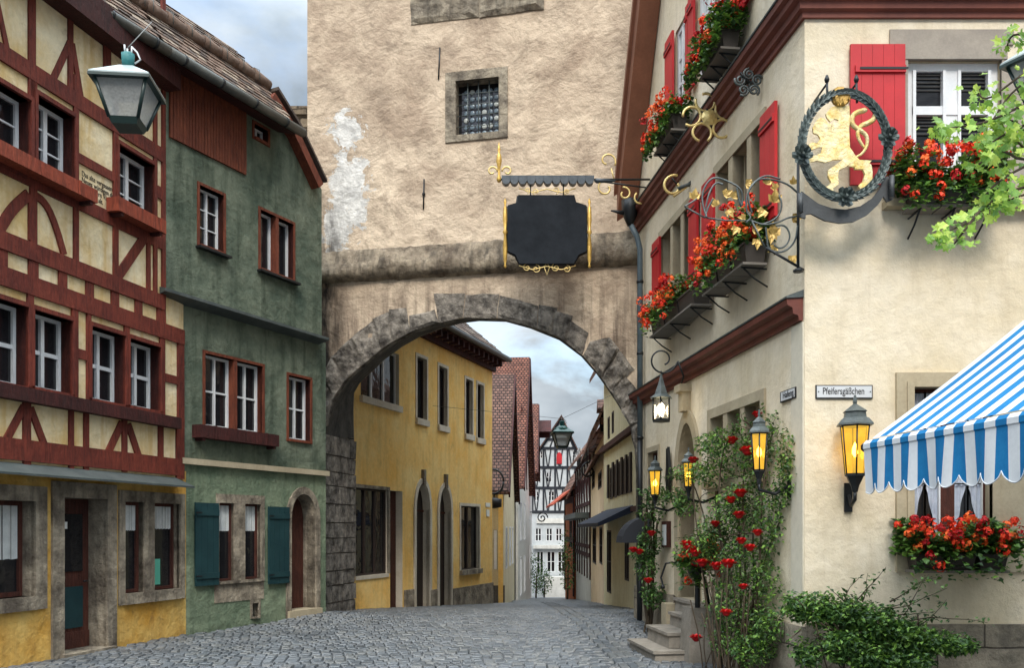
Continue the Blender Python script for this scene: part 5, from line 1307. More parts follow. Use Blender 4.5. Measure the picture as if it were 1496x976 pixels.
# hanging lantern with scrolled arm above the door
hl=thing('hanging_lantern','clear-glass lantern hanging from a scrolled iron arm on the cream house, above the arched door','lantern',SF.w(SF.u(1004),0,4.4))
Yh=14.3; Fh=FR(Yh); cu,cz_=Fh.u(966),Fh.z(0,582); r=.145
q=MB(); q.lathe((cu,Yh,0),[(r*1.35,cz_),(r*.8,cz_+.06),(r*.45,cz_+.2),(r*.2,cz_+.32),(.01,cz_+.40)],6,0,.3,False); part('lantern_roof',q,M['irongrey'],hl)
q=MB(); 
for k in range(6):
    a=k*math.pi/3+.3; q.tube([(cu+r*math.cos(a),Yh+r*math.sin(a),cz_-.36),(cu+r*math.cos(a),Yh+r*math.sin(a),cz_)],.012,4)
q.lathe((cu,Yh,0),[(r*1.05,cz_-.38),(r*1.05,cz_-.34)],6,0,.3,False); part('frame',q,M['iron'],hl)
q=MB(); q.lathe((cu,Yh,0),[(r*.96,cz_-.34),(r*.96,cz_)],6,0,.3,False); part('glass',q,M['clearglass'],hl)
q=MB(); q.lathe((cu,Yh,0),[(.02,cz_-.3),(.06,cz_-.2),(.05,cz_-.12),(.01,cz_-.07)],10); part('bulb',q,M['bulb'],hl)
q=MB(); top_=(cu+.02,cz_+.68); sp_=spiral(Fh,(cu+.02,cz_+.62),.24,1.15,-.2,-1,0,26,.35)
wallpt=SF.w(SF.u(1005,.0),0.02,SF.z(1005,568)); q.tube([wallpt,wallpt+Vector((-.12,-.02,.0)),Vector((cu+.36,Yh,cz_+.35)),Vector((cu+.27,Yh,cz_+.6))]+sp_[::1],.014,6); q.tube([(cu,Yh,cz_+.38),(cu,Yh,cz_+.44)],.012,6); part('arm',q,M['iron'],hl)

M['green_cu']=surf('verdigris_paint',(.01,.16,.13),(.03,.24,.19),.4,5,.2,.01,20,.2,(.01,.07,.06),spec=.5)
M['dkgreen']=flat('dark_green_iron',(.012,.03,.026),.4)
M['roofmetal']=surf('pale_lamp_roof',(.30,.36,.36),(.42,.47,.46),.35,5,.2,.01,20,0,spec=.6)
def frosted():
    m,nt,b=newmat('frosted_lamp_glass'); b.inputs['Transmission Weight'].default_value=0; v=geo_pos(nt); n=noise_n(nt,v,55,3,.6)
    col=mix(nt,ramp(nt,n,.3,.7),(.45,.46,.45),(.72,.73,.71)); nt.links.new(col,b.inputs['Base Color']); b.inputs['Roughness'].default_value=.25; b.inputs['Transmission Weight'].default_value=.0; b.inputs['Specular IOR Level'].default_value=.6
    add_bump(nt,b,[(n,1)],.6,.01); tl=N(nt,'ShaderNodeBsdfTranslucent'); tl.inputs['Color'].default_value=(.9,.92,.9,1); tp=N(nt,'ShaderNodeBsdfTransparent'); tp.inputs['Color'].default_value=(.9,.92,.92,1); m3=N(nt,'ShaderNodeMixShader'); m3.inputs[0].default_value=.6; nt.links.new(tl.outputs[0],m3.inputs[1]); nt.links.new(tp.outputs[0],m3.inputs[2]); ms=N(nt,'ShaderNodeMixShader'); ms.inputs[0].default_value=.62; nt.links.new(b.outputs[0],ms.inputs[1]); nt.links.new(m3.outputs[0],ms.inputs[2]); nt.links.new(ms.outputs[0],nt.nodes['Material Output'].inputs['Surface']); return m
M['frost']=frosted()
def street_lantern(c,wd,rot,label,hang,group='hanging street lanterns',capm='green_cu',detail=True,roofm='roofmetal'):
    """four-sided tapered lantern; c = centre of roof eave; wd = eave width"""
    c=Vector(c); t=thing('street_lantern',label,'lantern',c,group)
    s=wd/math.sqrt(2); hgt=wd*.60
    def sq_(r,z): return [(r,z)]
    rr=rot+math.pi/4
    q=MB(); q.lathe(c,[(s*1.0,-.05*wd),(s*1.0,0),(s*.22,wd*.30)],4,0,rr,False); part('lantern_roof',q,M[roofm],t)
    q=MB(); q.lathe(c,[(s*1.02,-.08*wd),(s*1.02,-.03*wd)],4,0,rr,False)
    for k in range(4):
        a=2*math.pi*k/4+rr; q.tube([c+Vector((s*.84*math.cos(a),s*.84*math.sin(a),-.08*wd)),c+Vector((s*.48*math.cos(a),s*.48*math.sin(a),-hgt-.08*wd))],wd*.036,4)
    q.lathe(c,[(s*.42,-hgt-.17*wd),(s*.52,-hgt-.06*wd)],4,0,rr,False); part('frame',q,M['dkgreen'],t)
    q=MB(); q.lathe(c,[(s*.48,-hgt-.06*wd),(s*.82,-.08*wd)],4,0,rr,False); part('glass',q,M['frost'],t)
    q=MB(); q.lathe(c,([(wd*.15,wd*.10),(wd*.155,wd*.20),(wd*.11,wd*.28),(wd*.04,wd*.31)] if roofm=='roofmetal' else [(wd*.42,wd*.0),(wd*.36,wd*.18),(wd*.2,wd*.30),(wd*.04,wd*.36)]),14); part('cap',q,M[capm],t)
    q=MB(); q.lathe(c,[(wd*.04,wd*.28),(wd*.11,wd*.36),(wd*.12,wd*.54),(wd*.09,wd*.56)],8); part('junction_box',q,surf('teal_box',(.03,.17,.18),(.05,.22,.22),.4),t)
    q=MB()
    for a in (0,2.1,4.2): 
        o=Vector((math.cos(a)*wd*.06,math.sin(a)*wd*.06,0)); q.tube([c+o+Vector((0,0,wd*.54)),c+o*1.2+Vector((0,0,wd*.68))],wd*.016,6)
    q.tube([c+Vector((wd*.06,0,wd*.68)),c+Vector((wd*.16,0,wd*.58)),c+Vector((wd*.22,0,wd*.45)),c+Vector((wd*.12,0,wd*.38))],wd*.015,6); part('insulator',q,M['white'],t)
    q=MB(); 
    for h_ in hang: q.tube([c+Vector((0,0,wd*.66)),h_],.005,5)
    part('suspension_wire',q,M['gutter'],t)
    return t
c1_=W(187,124,6.6)
street_lantern(c1_,.42,.10,'large green-capped street lantern hanging before the timbered house eaves',[T.w(T.u(215,.62),.7,zE-.02)])
street_lantern(W(821,632,24),.56,.1,'far street lantern with green dome seen through the arch',[F1r.w(3,.0,5.6),YH.w(3.5,.5,5.2)],roofm='green_cu')
street_lantern(W(1532,84,7.2),.50,.5,'dark street lantern half hidden by the vine in the top right corner',[Vector((W(1532,84,7.2).x,7.2,7.6))],capm='dkgreen')
# ================================================================== HANGING SHOP SIGNS
bs=thing('hanging_sign','large blank black shop sign with notched corners and gilded scrolls in front of the tower','sign',SF.w(SF.u(950),0,8.3),None)
B=FR(16.9); 
def BP(x,y): return (B.u(x),B.z(0,y))
def BW(x,y,n=0): a=BP(x,y); return B.w(a[0],n,a[1])
pts=[(757,286),(839,286),(841,296),(856,301),(857,368),(845,373),(838,386),(759,386),(753,373),(742,368),(742,301),(755,297)]
q=MB(); q.prism(B,[BP(x,y) for x,y in pts],-.02,.05); board=part('board',q,surf('slate_black_board',(.007,.010,.014),(.016,.020,.026),.7,3,.2,.005,9,0,spec=.15),bs)
q=MB(); loop=[BW(x,y,-.03) for x,y in pts]; loop.append(loop[0]); q.tube(loop,.028,6); loop2=[BW(799+(x-799)*.93,336+(y-336)*.92,-.03) for x,y in pts]; loop2.append(loop2[0]); q.tube(loop2,.012,5); part('rim',q,M['iron'],bs)
q=MB()
for x in (738,861):
    q.cut(); a=BW(x,392); b=BW(x,290)
    H_=(b-a).length; q.lathe(a,[(.01,0),(.03,.04),(.015,.08),(.035,.16),(.045,H_*.3),(.025,H_*.48),(.05,H_*.52),(.025,H_*.56),(.045,H_*.7),(.035,H_*.86),(.015,H_*.9),(.03,H_*.95),(.01,H_)],8)
part('baluster',q,M['gold'],bs)
q=MB(); 
for y0,sgnv in ((391,1),(278,-1)):
    q.cut()
    for i,(cx_,r_,d_) in enumerate(((770,.07,1),(783,.08,-1),(812,.08,1),(828,.07,-1))):
        q.tube(spiral(B,BP(cx_,y0+(2 if i%2 else 0)),r_*(1.1 if y0>300 else .9),1.4,math.pi/2*sgnv,d_,0,16),.010,5)
    q.tube([BW(758,y0-3*sgnv if False else y0-3),BW(778,y0+3),BW(799,y0-2),BW(820,y0+3),BW(841,y0-3)],.011,5)
q.cut(); q.tube([BW(795,390),BW(799,402),BW(803,390),BW(799,384),BW(795,390)],.010,5)
part('gilded_scroll',q,M['gold_pale'],bs)
q=MB()   # twisted carrying bar with scalloped canopy
q.tube([BW(730,262),BW(950,262)],.020,8); q.tube([BW(870,264),BW(952,275)],.016,6)
q.tube([BW(775,262),BW(775,286)],.012); q.tube([BW(823,262),BW(823,286)],.012)
part('arm',q,M['iron'],bs)
q=MB(); k=11
for i in range(k):
    x0=733+i*12.2; x1=x0+12.6
    q.prism(B,[BP(x0,258)]+[BP(x0+(x1-x0)*(.5-.5*math.cos(t*math.pi/6)),263+8*math.sin(t*math.pi/6)) for t in range(7)]+[BP(x1,258)],-.07,.07)
q.lathe(BW(872,264),[(.02,-.05),(.05,0),(.02,.35)],8,ax=(1,0,0)); part('scalloped_hood',q,surf('bluegrey_lead',(.03,.045,.06),(.06,.08,.10),.4,6,.3,.01,20,spec=.5),bs)
q=MB(); a=BW(729,266); q.lathe(a,[(.03,0),(.05,.06),(.025,.12),(.03,.28),(.055,.40),(.045,.5),(.02,.56),(.03,.62),(.005,.76)],8); part('finial',q,M['gold'],bs)
q=MB()
for c_,r_,a0,dr,t_ in (((719,250),.10,0,1,.9),((741,250),.10,math.pi,-1,.9),((887,235),.17,-.5,1,.8),((885,275),.17,1.6,1,.85),((912,283),.13,1.8,-1,.9),((936,290),.13,2.2,1,.9)):
    q.cut(); q.tube(spiral(B,BP(*c_),r_,t_,a0,dr,0,18,.35),.018,6)
q.cut(); q.tube([BW(897,262),BW(893,246)],.014); part('gilded_curl',q,M['gold_pale'],bs)
# gilded rosettes on stays along the side wall
def rosette(px,py,Y,kind,label):
    F=FR(Y); c=(F.u(px),F.z(0,py)); sc=Y/1300
    t=thing('iron_rosette',label,'ornament',F.w(c[0],0,c[1]),None)
    q=MB(); 
    if kind==0:
        for k in range(5):
            a=k*2*math.pi/5+.5; r1=24*sc; q.cut(); q.tube(spiral(F,(c[0]+r1*1.1*math.cos(a),c[1]+r1*1.0*math.sin(a)),15*sc,.86,a+1.1,1,0,18,.8),2.0*sc,6)
        part('petal_ring',q,M['gold_pale'],t)
        q=MB(); q.lathe(F.w(*(c[0],.0,c[1])),[(11*sc,-2*sc),(12*sc,2*sc),(8*sc,5*sc),(2*sc,7*sc)],9,ax=(0,-1,0),sm=False); part('flower_centre',q,M['gold_pale'],t)
        q=MB(); 
        for k in range(5):
            a=k*2*math.pi/5+1.15; q.tube([F.w(c[0],-.0,c[1]),F.w(c[0]+20*sc*math.cos(a),.0,c[1]+20*sc*math.sin(a))],[3*sc,1*sc],5)
        part('leaf_spoke',q,M['iron'],t)
    elif kind==1:
        for k in range(5):
            a=k*2*math.pi/5+.3; q.tube(spiral(F,(c[0]+13*sc*math.cos(a),c[1]+13*sc*math.sin(a)),8.5*sc,1.7,a,1,0,18,.2),1.8*sc,5)
        q.tube(spiral(F,(c[0]-1*sc,c[1]),7*sc,1.5,0,1,-.05,14,.2),1.8*sc,5); part('petal_ring',q,M['irongrey'],t)
    else:
        q.tube(spiral(F,(c[0]-8*sc,c[1]),17*sc,.9,1.2,1,0,18,.4),2*sc,6); q.tube([F.w(c[0]-8*sc,0,c[1]-15*sc),F.w(c[0]+12*sc,0,c[1]),F.w(c[0]+26*sc,0,c[1]+20*sc)],2*sc,6); part('curl',q,M['gold_pale'],t)
        q=MB(); q.tube([F.w(c[0]-2*sc,.02,c[1]-4*sc),F.w(c[0]+14*sc,.02,c[1]+2*sc),F.w(c[0]+26*sc,.02,c[1]+14*sc)],3*sc,5); part('leaf',q,M['irongrey'],t)
    q=MB(); wp=SF.w((Y-SF.P.y)/SF.d.y,.30,c[1]+.12); q.tube([F.w(c[0],-.02,c[1]),wp],.014,5); part('stay',q,M['iron'],t)
rosette(1036,172,12.9,0,'large gilded five-petal iron rosette beside the upper cornice')
rosette(1094,121,11.6,1,'dark iron rosette of five spirals beside the upper cornice, nearest the corner')
rosette(992,272,14.6,2,'gilded iron curl at the lower part of the upper cornice')

# scroll bracket of the wreath sign
br=thing('sign_bracket','black wrought-iron scroll bracket with gilded leaves at the house corner','sign bracket',(3.32,10.3,4.9))
K=FR(10.28)
def KP(x,y): return (K.u(x),K.z(0,y))
def KW(x,y,n=0): a=KP(x,y); return K.w(a[0],n,a[1])
def smooth(pts,it=2):
    P=[Vector(p) for p in pts]
    for _ in range(it):
        Q=[P[0]]
        for a,b in zip(P,P[1:]): Q+= [a.lerp(b,.25),a.lerp(b,.75)]
        Q.append(P[-1]); P=Q
    return P
q=MB(); q.tube([KW(1166,238),KW(1166,396)],.018,6); q.tube([KW(1119,362),KW(1167,390)],.016,6); q.lathe(KW(1166,396),[(.06,-.012),(.06,.012),(.03,.03)],6); q.tube([KW(1166,300),SF.w(SF.u(1166),.0,KW(0,300).z)],.015); q.tube([KW(1166,390),SF.w(.02,.0,KW(0,390).z)],.015); part('post',q,M['iron'],br)
q=MB()
for P in ([(1165,280),(1150,268),(1125,260),(1105,262),(1094,275),(1093,295),(1099,310)],
          [(1140,262),(1118,254),(1100,268),(1090,285),(1090,310),(1098,318),(1090,325)],
          [(1032,318),(1027,300),(1026,280),(1036,262),(1048,258),(1065,264),(1082,275),(1086,290),(1083,303),(1080,295),(1076,275)],
          [(1030,310),(1033,290),(1040,273),(1048,265),(1056,270)],
          [(1113,328),(1130,322),(1140,312),(1142,295),(1136,280)],
          [(1118,333),(1121,350),(1122,362),(1135,370),(1150,366),(1162,352),(1165,330)],
          [(1133,330),(1148,328),(1156,343),(1150,358),(1138,364),(1130,358)],
          [(1165,315),(1150,318),(1138,325),(1115,330),(1098,322)],
          [(1030,318),(1034,304),(1042,290)],[(1000,302),(1010,296),(1018,290)]):
    q.tube(smooth([KW(x,y,R.uniform(-.02,.02)) for x,y in P]),.011,6)
q.tube([KW(1098,322),KW(1118,362)],.010); q.tube([KW(1032,318),KW(1060,322),KW(1098,322)],.010); q.tube([KW(1000,302),KW(1030,318)],.010)
part('scrollwork',q,M['irongrey'],br)
q=MB()
for x,y,a,L in ((1058,284,.5,.14),(1047,300,2,.13),(1071,288,1,.14),(1090,268,0,.15),(1120,268,1.2,.14),(1135,275,2.2,.12),(1132,295,1.5,.20),(1118,305,4,.16),(1160,268,1.6,.12),(1158,318,0,.15),(1130,345,1.6,.22),(1128,338,4.6,.18),(1137,362,3.5,.16),(1159,372,4.8,.16),(1064,305,5.3,.14),(1078,330,4.2,.14),(1100,335,.2,.15),(1108,348,4.6,.16),(1014,290,1.4,.16),(1090,318,3,.12)):
    q.cut(); p=KW(x,y,-.03)
    for da in (-.7,0,.7): q.leaf(p,L*(.85 if da==0 else .62),L*.5,Vector((math.cos(a+da),-.25,math.sin(a+da))),Vector((0,-1,.1)))
part('gilded_leaf',q,goldmat('dull_gold_leaf',(.55,.36,.10),(.30,.18,.04)),br)

ws_=thing('hanging_sign','oval wrought-iron wreath sign with a golden heraldic griffin and grey ribbon below','sign',(3.7,9.9,6.2),None)
K2=FR(9.95)
def GP2(x,y): return (K2.u(x),K2.z(0,y))
def GW(x,y,n=0): a=GP2(x,y); return K2.w(a[0],n,a[1])
def wre(a): return (1233+63*math.cos(a),214-77*math.sin(a))
M['wreath']=surf('patinated_wreath_iron',(.025,.036,.034),(.10,.13,.12),.45,14,.5,.01,40,0,spec=.6,metal=.3)
q=MB(); ring=[GW(*wre(i*2*math.pi/48)) for i in range(49)]; q.tube(ring,.036,8)
for i in range(46):
    a=i*2*math.pi/46; x,y=wre(a); x2,y2=wre(a+.16 if -math.pi/2<0 else a)
    for s_ in (-1,1):
        # leaves run upwards on both sides
        dirn=1 if math.cos(a)>0 else -1
        x2,y2=wre(a+.2*dirn); T_=(GW(x2,y2)-GW(x,y)).normalized(); S_=T_.cross(Vector((0,1,0)))
        p=GW(x,y,-.0)-Vector((0,.025,0)); d=(T_+S_*s_*.5+Vector((0,-.12,0)))
        q.leaf(p,.125,.058,d,Vector((0,-1,0))); q.leaf(p+Vector((0,-.02,0))+T_*.03,.12,.05,T_+S_*s_*.15+Vector((0,-.22,0)),Vector((0,-1,0)))
part('wreath',q,M['wreath'],ws_)
def iron_rose(F,x,y,r,mat,root,name='iron_rose'):
    q=MB(); u,z=F.u(x),F.z(0,y)
    for lay,(rad,k,tilt) in enumerate(((1.0,6,.25),(.72,5,.55),(.45,4,.85))):
        for i in range(k):
            a=2*math.pi*i/k+lay*.5; c=Vector((math.cos(a),0,math.sin(a))); p0=F.w(u,0,z)+Vector((0,-.045-.02*lay,0))
            t=Vector((-math.sin(a),0,math.cos(a))); e=c*rad*r+Vector((0,-.02-.03*lay,0)); hw=r*.42*rad
            q.poly([p0,p0+e*.55+t*hw,p0+e+t*hw*.6+Vector((0,-.012,0)),p0+e*1.04+Vector((0,-.02,0))]); q.poly([p0,p0+e*1.04+Vector((0,-.02,0)),p0+e-t*hw*.6+Vector((0,-.012,0)),p0+e*.55-t*hw])
    q.lathe(F.w(u,0,z),[(r*.5,-.0),(r*.3,.1),(r*.1,.13)],8,ax=(0,-1,0)); return part(name,q,mat,root)
for x,y in ((1169,230),(1294,204),(1232,291)): iron_rose(K2,x,y,.115,M['wreath'],ws_)
# griffin plate
def zq(pts): return [GP2(1140+x/4.067,100+y/4.067) for x,y in pts]
body_=[ (300,232),(330,222),(408,222),(412,300),(406,360),(412,470),(445,520),(470,545),(540,548),(520,575),(450,590),(400,580),(370,540),(310,545),(262,560),(215,548),(168,562),(160,535),(190,525),(240,505),(246,470),(225,470),(185,485),(165,455),(186,440),(215,445),(236,420),(222,395),(195,385),(190,352),(212,310),(238,292),(262,300),(285,330),(320,330),(345,310),(320,300),(296,318),(276,296),(268,270)]
legs=[[(372,540),(420,560),(380,590),(345,605),(340,650),(345,690),(310,715),(318,750),(290,762),(240,728),(215,705),(222,690),(275,705),(300,680),(280,640),(282,605),(320,580)],
      [(440,545),(500,548),(538,575),(545,620),(542,670),(515,705),(470,716),(458,700),(490,670),(500,630),(488,600),(440,600)]]
def tri_plate(mb,F,loop,n0,n1):
    co=[Vector(p) for p in loop]; k=len(co)
    vs,es,fs,*_=delaunay_2d_cdt(co,[(i,(i+1)%k) for i in range(k)],[],1,1e-6)
    b=len(mb.v); mb.v+=[tuple(F.w(v.x,n1,v.y)) for v in vs]; m_=len(vs); mb.v+=[tuple(F.w(v.x,n0,v.y)) for v in vs]
    for f in fs: mb.face([b+i for i in f]); mb.face([b+m_+i for i in f][::-1])
    for i in range(k):
        a,c=loop[i],loop[(i+1)%k]; mb.poly([F.w(a[0],n1,a[1]),F.w(c[0],n1,c[1]),F.w(c[0],n0,c[1]),F.w(a[0],n0,a[1])])
M['griffin']=surf('gilded_griffin',(.80,.55,.14),(.92,.80,.50),.4,7,.9,.02,22,0,spec=.5,metal=.25,dirt=.25,dirtc=(.45,.26,.05))
q=MB(); tri_plate(q,K2,zq(body_),-.012,.012)
for l in legs: tri_plate(q,K2,zq(l),-.018,.006+.012)
part('griffin',q,M['griffin'],ws_)
q=MB()
for P,w_ in (([(450,525),(490,505),(518,455),(516,400),(480,370),(430,340),(420,300),(440,265),(490,250),(515,245)],[.018]*40),([(500,470),(470,430),(455,380),(475,340),(520,325),(560,300),(558,270)],[.018]*40)):
    pts_=smooth([K2.w(a[0],0,a[1]) for a in zq(P)]); nn_=len(pts_); q.tube(pts_,[.012+.018*min(1,i/nn_*1.6)*(1 if i<nn_-4 else (nn_-i)/5) for i in range(nn_)],6)
q.leaf(K2.w(*(lambda a:(a[0],.01,a[1]))(zq([(300,380)])[0])),.14,.05,Vector((.3,0,1)),Vector((0,-1,0)))
part('griffin_tail',q,M['griffin'],ws_)
q=MB(); 
for i in range(26):   # tufted golden mane on top
    a=R.uniform(0,6.28); r_=R.uniform(0,.075); p=GW(1227,142,.02)+Vector((r_*math.cos(a)*1.15,-.03*R.random(),r_*math.sin(a))); q.leaf(p,.07,.035,Vector((R.uniform(-.4,.4),-.3,-1)),Vector((0,-1,0)))
q.lathe(GW(1227,142),[(.10,-.02),(.115,.02),(.08,.05)],12,ax=(0,-1,0)); part('golden_head',q,goldmat('brown_gold',(.50,.30,.06),(.28,.15,.03),.8),ws_)
q=MB()
rib=[(1168,283),(1172,278),(1180,284),(1196,296),(1216,303),(1236,305),(1258,300),(1276,288),(1288,272),(1291,258),(1298,256),(1306,262),(1303,272),(1306,290),(1297,294),(1292,286),(1284,298),(1268,313),(1248,323),(1228,325),(1206,321),(1186,311),(1178,312),(1178,318),(1170,316),(1167,300)]
tri_plate(q,K2,[GP2(x,y) for x,y in rib],-.05,-.02)
q.tube([GW(1168,284,.03),GW(1168,312,.03)],.03,8); q.tube([GW(1301,258,.03),GW(1301,290,.03)],.03,8)
part('ribbon',q,surf('grey_iron_ribbon',(.035,.038,.04),(.06,.064,.066),.5,8,.3,.01,25,spec=.5),ws_)
q=MB()
for x in (1209,1252):
    q.cut()
    q.tube([GW(x,150),GW(x-1,116)],.014,6); q.lathe(GW(x-1,116),[(.02,-.03),(.03,0),(.012,.05)],8); q.tube([GW(x-1,122),Vector((K2.u(x-1),FF.P.y+.01,GW(x-1,122).z))],.012,6)
q.cut(); q.tube([GW(1169,300,.03),KW(1166,300)],.014,6)
part('hook',q,M['iron'],ws_)

# ================================================================== FLOWER BOXES
BLS=[surf('scarlet_petal',(.72,.02,.008),(.82,.07,.015),.6,20,.0,fine=0),surf('orange_red_petal',(.85,.11,.015),(.88,.17,.03),.6,20,.0,fine=0),surf('deep_red_petal',(.38,.005,.008),(.5,.01,.012),.6,20,0,fine=0)]
GRN=LEAVES_G
def geranium(root,F,ua,ub,n0,n1,z0,z1,nl,nh,rnd,hr=.068,pr=.034,trail=.0):
    nl=int(nl*1.7); nh=int(nh*1.55)
    mb=MB()
    for _ in range(nl):
        s=rnd.random(); u=ua+(ub-ua)*s; t=rnd.random(); nn=n0+(n1-n0)*rnd.random()
        lump=.72+.28*math.sin(u*7+rnd.random())
        z=z0+(z1-z0)*t*lump
        if rnd.random()<trail: z=z0-(rnd.random()*.28); nn=n1+rnd.random()*.06
        p=F.w(u,nn,z); d=Vector((rnd.uniform(-1,1),rnd.uniform(-1,1),rnd.uniform(-.5,.6))); L=rnd.uniform(.05,.095)
        mb.leaf(p,L,L*.95,d,Vector((rnd.uniform(-.5,.5),rnd.uniform(-.8,.2),1)),rnd.choice((0,0,1,2,2)))
    part('foliage',mb,GRN,root)
    fb=MB()
    for _ in range(nh):
        u=ua+(ub-ua)*rnd.random(); nn=n0+(n1+.08-n0)*rnd.random()**.6; t=rnd.random(); z=z0+(z1-z0)*(t*.95+.12)
        if rnd.random()<trail*.8: z=z0-rnd.random()*.22; nn=n1+.06
        c=F.w(u,nn,z); mm_=rnd.choice((0,0,0,1,1,2)); r_=hr*rnd.uniform(.7,1.2)
        for _ in range(24):
            v=Vector((rnd.gauss(0,1),rnd.gauss(0,1),rnd.gauss(0,1)+.3)).normalized(); p=c+v*r_*rnd.uniform(.55,1)
            t1=v.orthogonal().normalized(); t1.rotate(Matrix.Rotation(rnd.uniform(0,6.28),3,v)); t2=v.cross(t1)
            w_=pr*rnd.uniform(.7,1.2); fb.poly([p-t1*w_*.3,p+t2*w_*.7+v*.004,p+t1*w_,p-t2*w_*.7+v*.006],mm_)
    part('blossoms',fb,BLS,root)
def flower_box(F,x0,x1,zb,h,n0,n1,zf,label,nbox=3,nl=900,nh=26,brk=True,trail=.05,seed=1,fx=None):
    rnd=random.Random(seed); ua,ub=sorted((F.u(x0,n1),F.u(x1,n1)))
    t=thing('flower_box',label,'flower box',F.w((ua+ub)/2,n0,zb),'geranium boxes at the windows of the cream house')
    for i in range(nbox):
        a=ua+(ub-ua)*i/nbox+.02; b=ua+(ub-ua)*(i+1)/nbox-.02
        q=MB(); q.hexa([F.w(a+.02,n0+.03,zb+.02),F.w(b-.02,n0+.03,zb+.02),F.w(b-.02,n1-.04,zb+.02),F.w(a+.02,n1-.04,zb+.02),F.w(a,n0,zb+h),F.w(b,n0,zb+h),F.w(b,n1,zb+h),F.w(a,n1,zb+h)])
        q.box(F,a-.005,b+.005,n0,n1+.01,zb+h-.025,zb+h+.004)
        part('planter',q,flat('dark_planter_plastic',(.028,.022,.018),.5) if 'pl' not in M else M['pl'],t)
        q=MB(); q.box(F,a-.01,b+.01,n0,n1+.02,zb-.012,zb+.018); part('tray',q,flat('grey_tray',(.16,.14,.12),.6) if 'tr' not in M else M['tr'],t)
    if brk:
        q=MB()
        for u in (ua+.12,(ua+ub)/2,ub-.12): q.cut(); q.tube([F.w(u,n1,zb-.02),F.w(u,n0,zb-.03),F.w(u,.02,zb-.03)],.012,5); q.tube([F.w(u,n1-.03,zb-.03),F.w(u,(n1)/2,zb-.16),F.w(u,.01,zb-.26)],.012,5)
        part('bracket',q,M['iron'],t)
    if fx: ua,ub=sorted((F.u(fx[0],n1),F.u(fx[1],n1)))
    geranium(t,F,ua-.02,ub+.02,n0-.06,n1+.10,zb+h*.98,zf+.05,nl,nh,rnd,trail=trail)
    return t
M['pl']=flat('dark_planter_plastic',(.035,.028,.024),.5); M['tr']=flat('grey_tray',(.17,.15,.13),.6)
nb=.36
zb1=SF.z(1088,384,nb)
flower_box(SF,1027,1088,zb1,.27,.06,nb,zb1+.74,'long geranium box under the first-floor windows nearest the house corner',3,1500,58,seed=3,fx=(1024,1092))
flower_box(SF,950,1012,zb1,.27,.06,nb,zb1+.60,'geranium box under the first-floor windows nearest the drainpipe',3,1100,44,seed=4,fx=(944,993))
zb3=SF.z(1055,68,nb)
flower_box(SF,1022,1055,zb3,.26,.10,nb,zb3+.66,'geranium box at the gable window with open red shutters, nearest the corner',2,1500,30,trail=.3,seed=5,fx=(1016,1060))
zb4=SF.z(982,188,nb)
flower_box(SF,956,982,zb4,.26,.10,nb,zb4+.60,'geranium box at the gable window nearest the tower',2,1200,34,trail=.25,seed=6,fx=(952,985))
zb5=FF.z(0,303,.3)
flower_box(FF,1330,1462,zb5,.20,.10,.34,zb5+.62,'red geranium box below the big upper window of the front wall',3,1500,44,seed=8,fx=(1316,1468),trail=.10)
zb6=FF.z(0,836,.3)
flower_box(FF,1336,1476,zb6,.20,.06,.32,zb6+.54,'full red geranium box below the lace-curtained ground-floor window',3,1700,40,brk=False,seed=9,fx=(1322,1490),trail=.06)

# ================================================================== ROSES
M['rosered']=surf('rose_petal',(.50,.008,.010),(.66,.02,.018),.5,20,0,fine=0)
def rose(root,c,r,rnd):
    q=MB()
    for lay,(rad,k,h) in enumerate(((1.0,7,-.05),(.82,6,.15),(.6,5,.3))):
        for i in range(k):
            a=2*math.pi*i/k+lay*.6; e=Vector((math.cos(a),math.sin(a),0)); t=Vector((-math.sin(a),math.cos(a),0)); b=c+Vector((0,0,-.3*r))
            p1=c+e*rad*r*.7+t*r*.5*rad+Vector((0,0,h*r)); p2=c+e*rad*r*.98+t*r*.28*rad+Vector((0,0,(h+.2)*r)); p4=c+e*rad*r*.98-t*r*.28*rad+Vector((0,0,(h+.2)*r)); p3=c+e*rad*r*.7-t*r*.5*rad+Vector((0,0,h*r))
            q.poly([b,p1,p2,p4,p3],rnd.choice((2,3,3)))
    q.lathe(c,[(r*.3,-r*.6),(r*.6,-.25*r),(r*.6,.2*r),(r*.4,r*.4),(r*.15,r*.45)],8,2)
    part('rose',q,BLS+[M['rosered']],root)
def sprig(mb,sb,p0,dirv,L,rnd,ls=.06,mats=3,droop=.4,dens=16):
    """thin branch with leaves along it"""
    p=Vector(p0); d=Vector(dirv).normalized(); pts=[p.copy()]; n=8
    for i in range(n):
        d=(d+Vector((rnd.uniform(-.25,.25),rnd.uniform(-.25,.25),rnd.uniform(-.2,.2)-droop*.12))).normalized(); p=p+d*L/n; pts.append(p.copy())
    sb.tube(pts,[.008*(1-.7*i/n) for i in range(n+1)],4)
    for _ in range(int(dens*L/.5)):
        t=rnd.random()*n; i=min(int(t),n-1); q=pts[i].lerp(pts[i+1],t-i)
        dd=Vector((rnd.uniform(-1,1),rnd.uniform(-1,1),rnd.uniform(-.7,.6)))
        mb.leaf(q+dd*.03,ls*rnd.uniform(.6,1.3),ls*.6,dd,Vector((rnd.uniform(-.6,.6),rnd.uniform(-.6,.6),1)),rnd.randrange(mats))
    return pts
rnd=random.Random(21)
cr=thing('climbing_rose','large climbing rose with red blooms against the cream house beside its arched door','climbing rose',(2.9,11.9,-.2))
mb=MB(); sb=MB()
base=W(1090,985,11.6); base.z=-.2
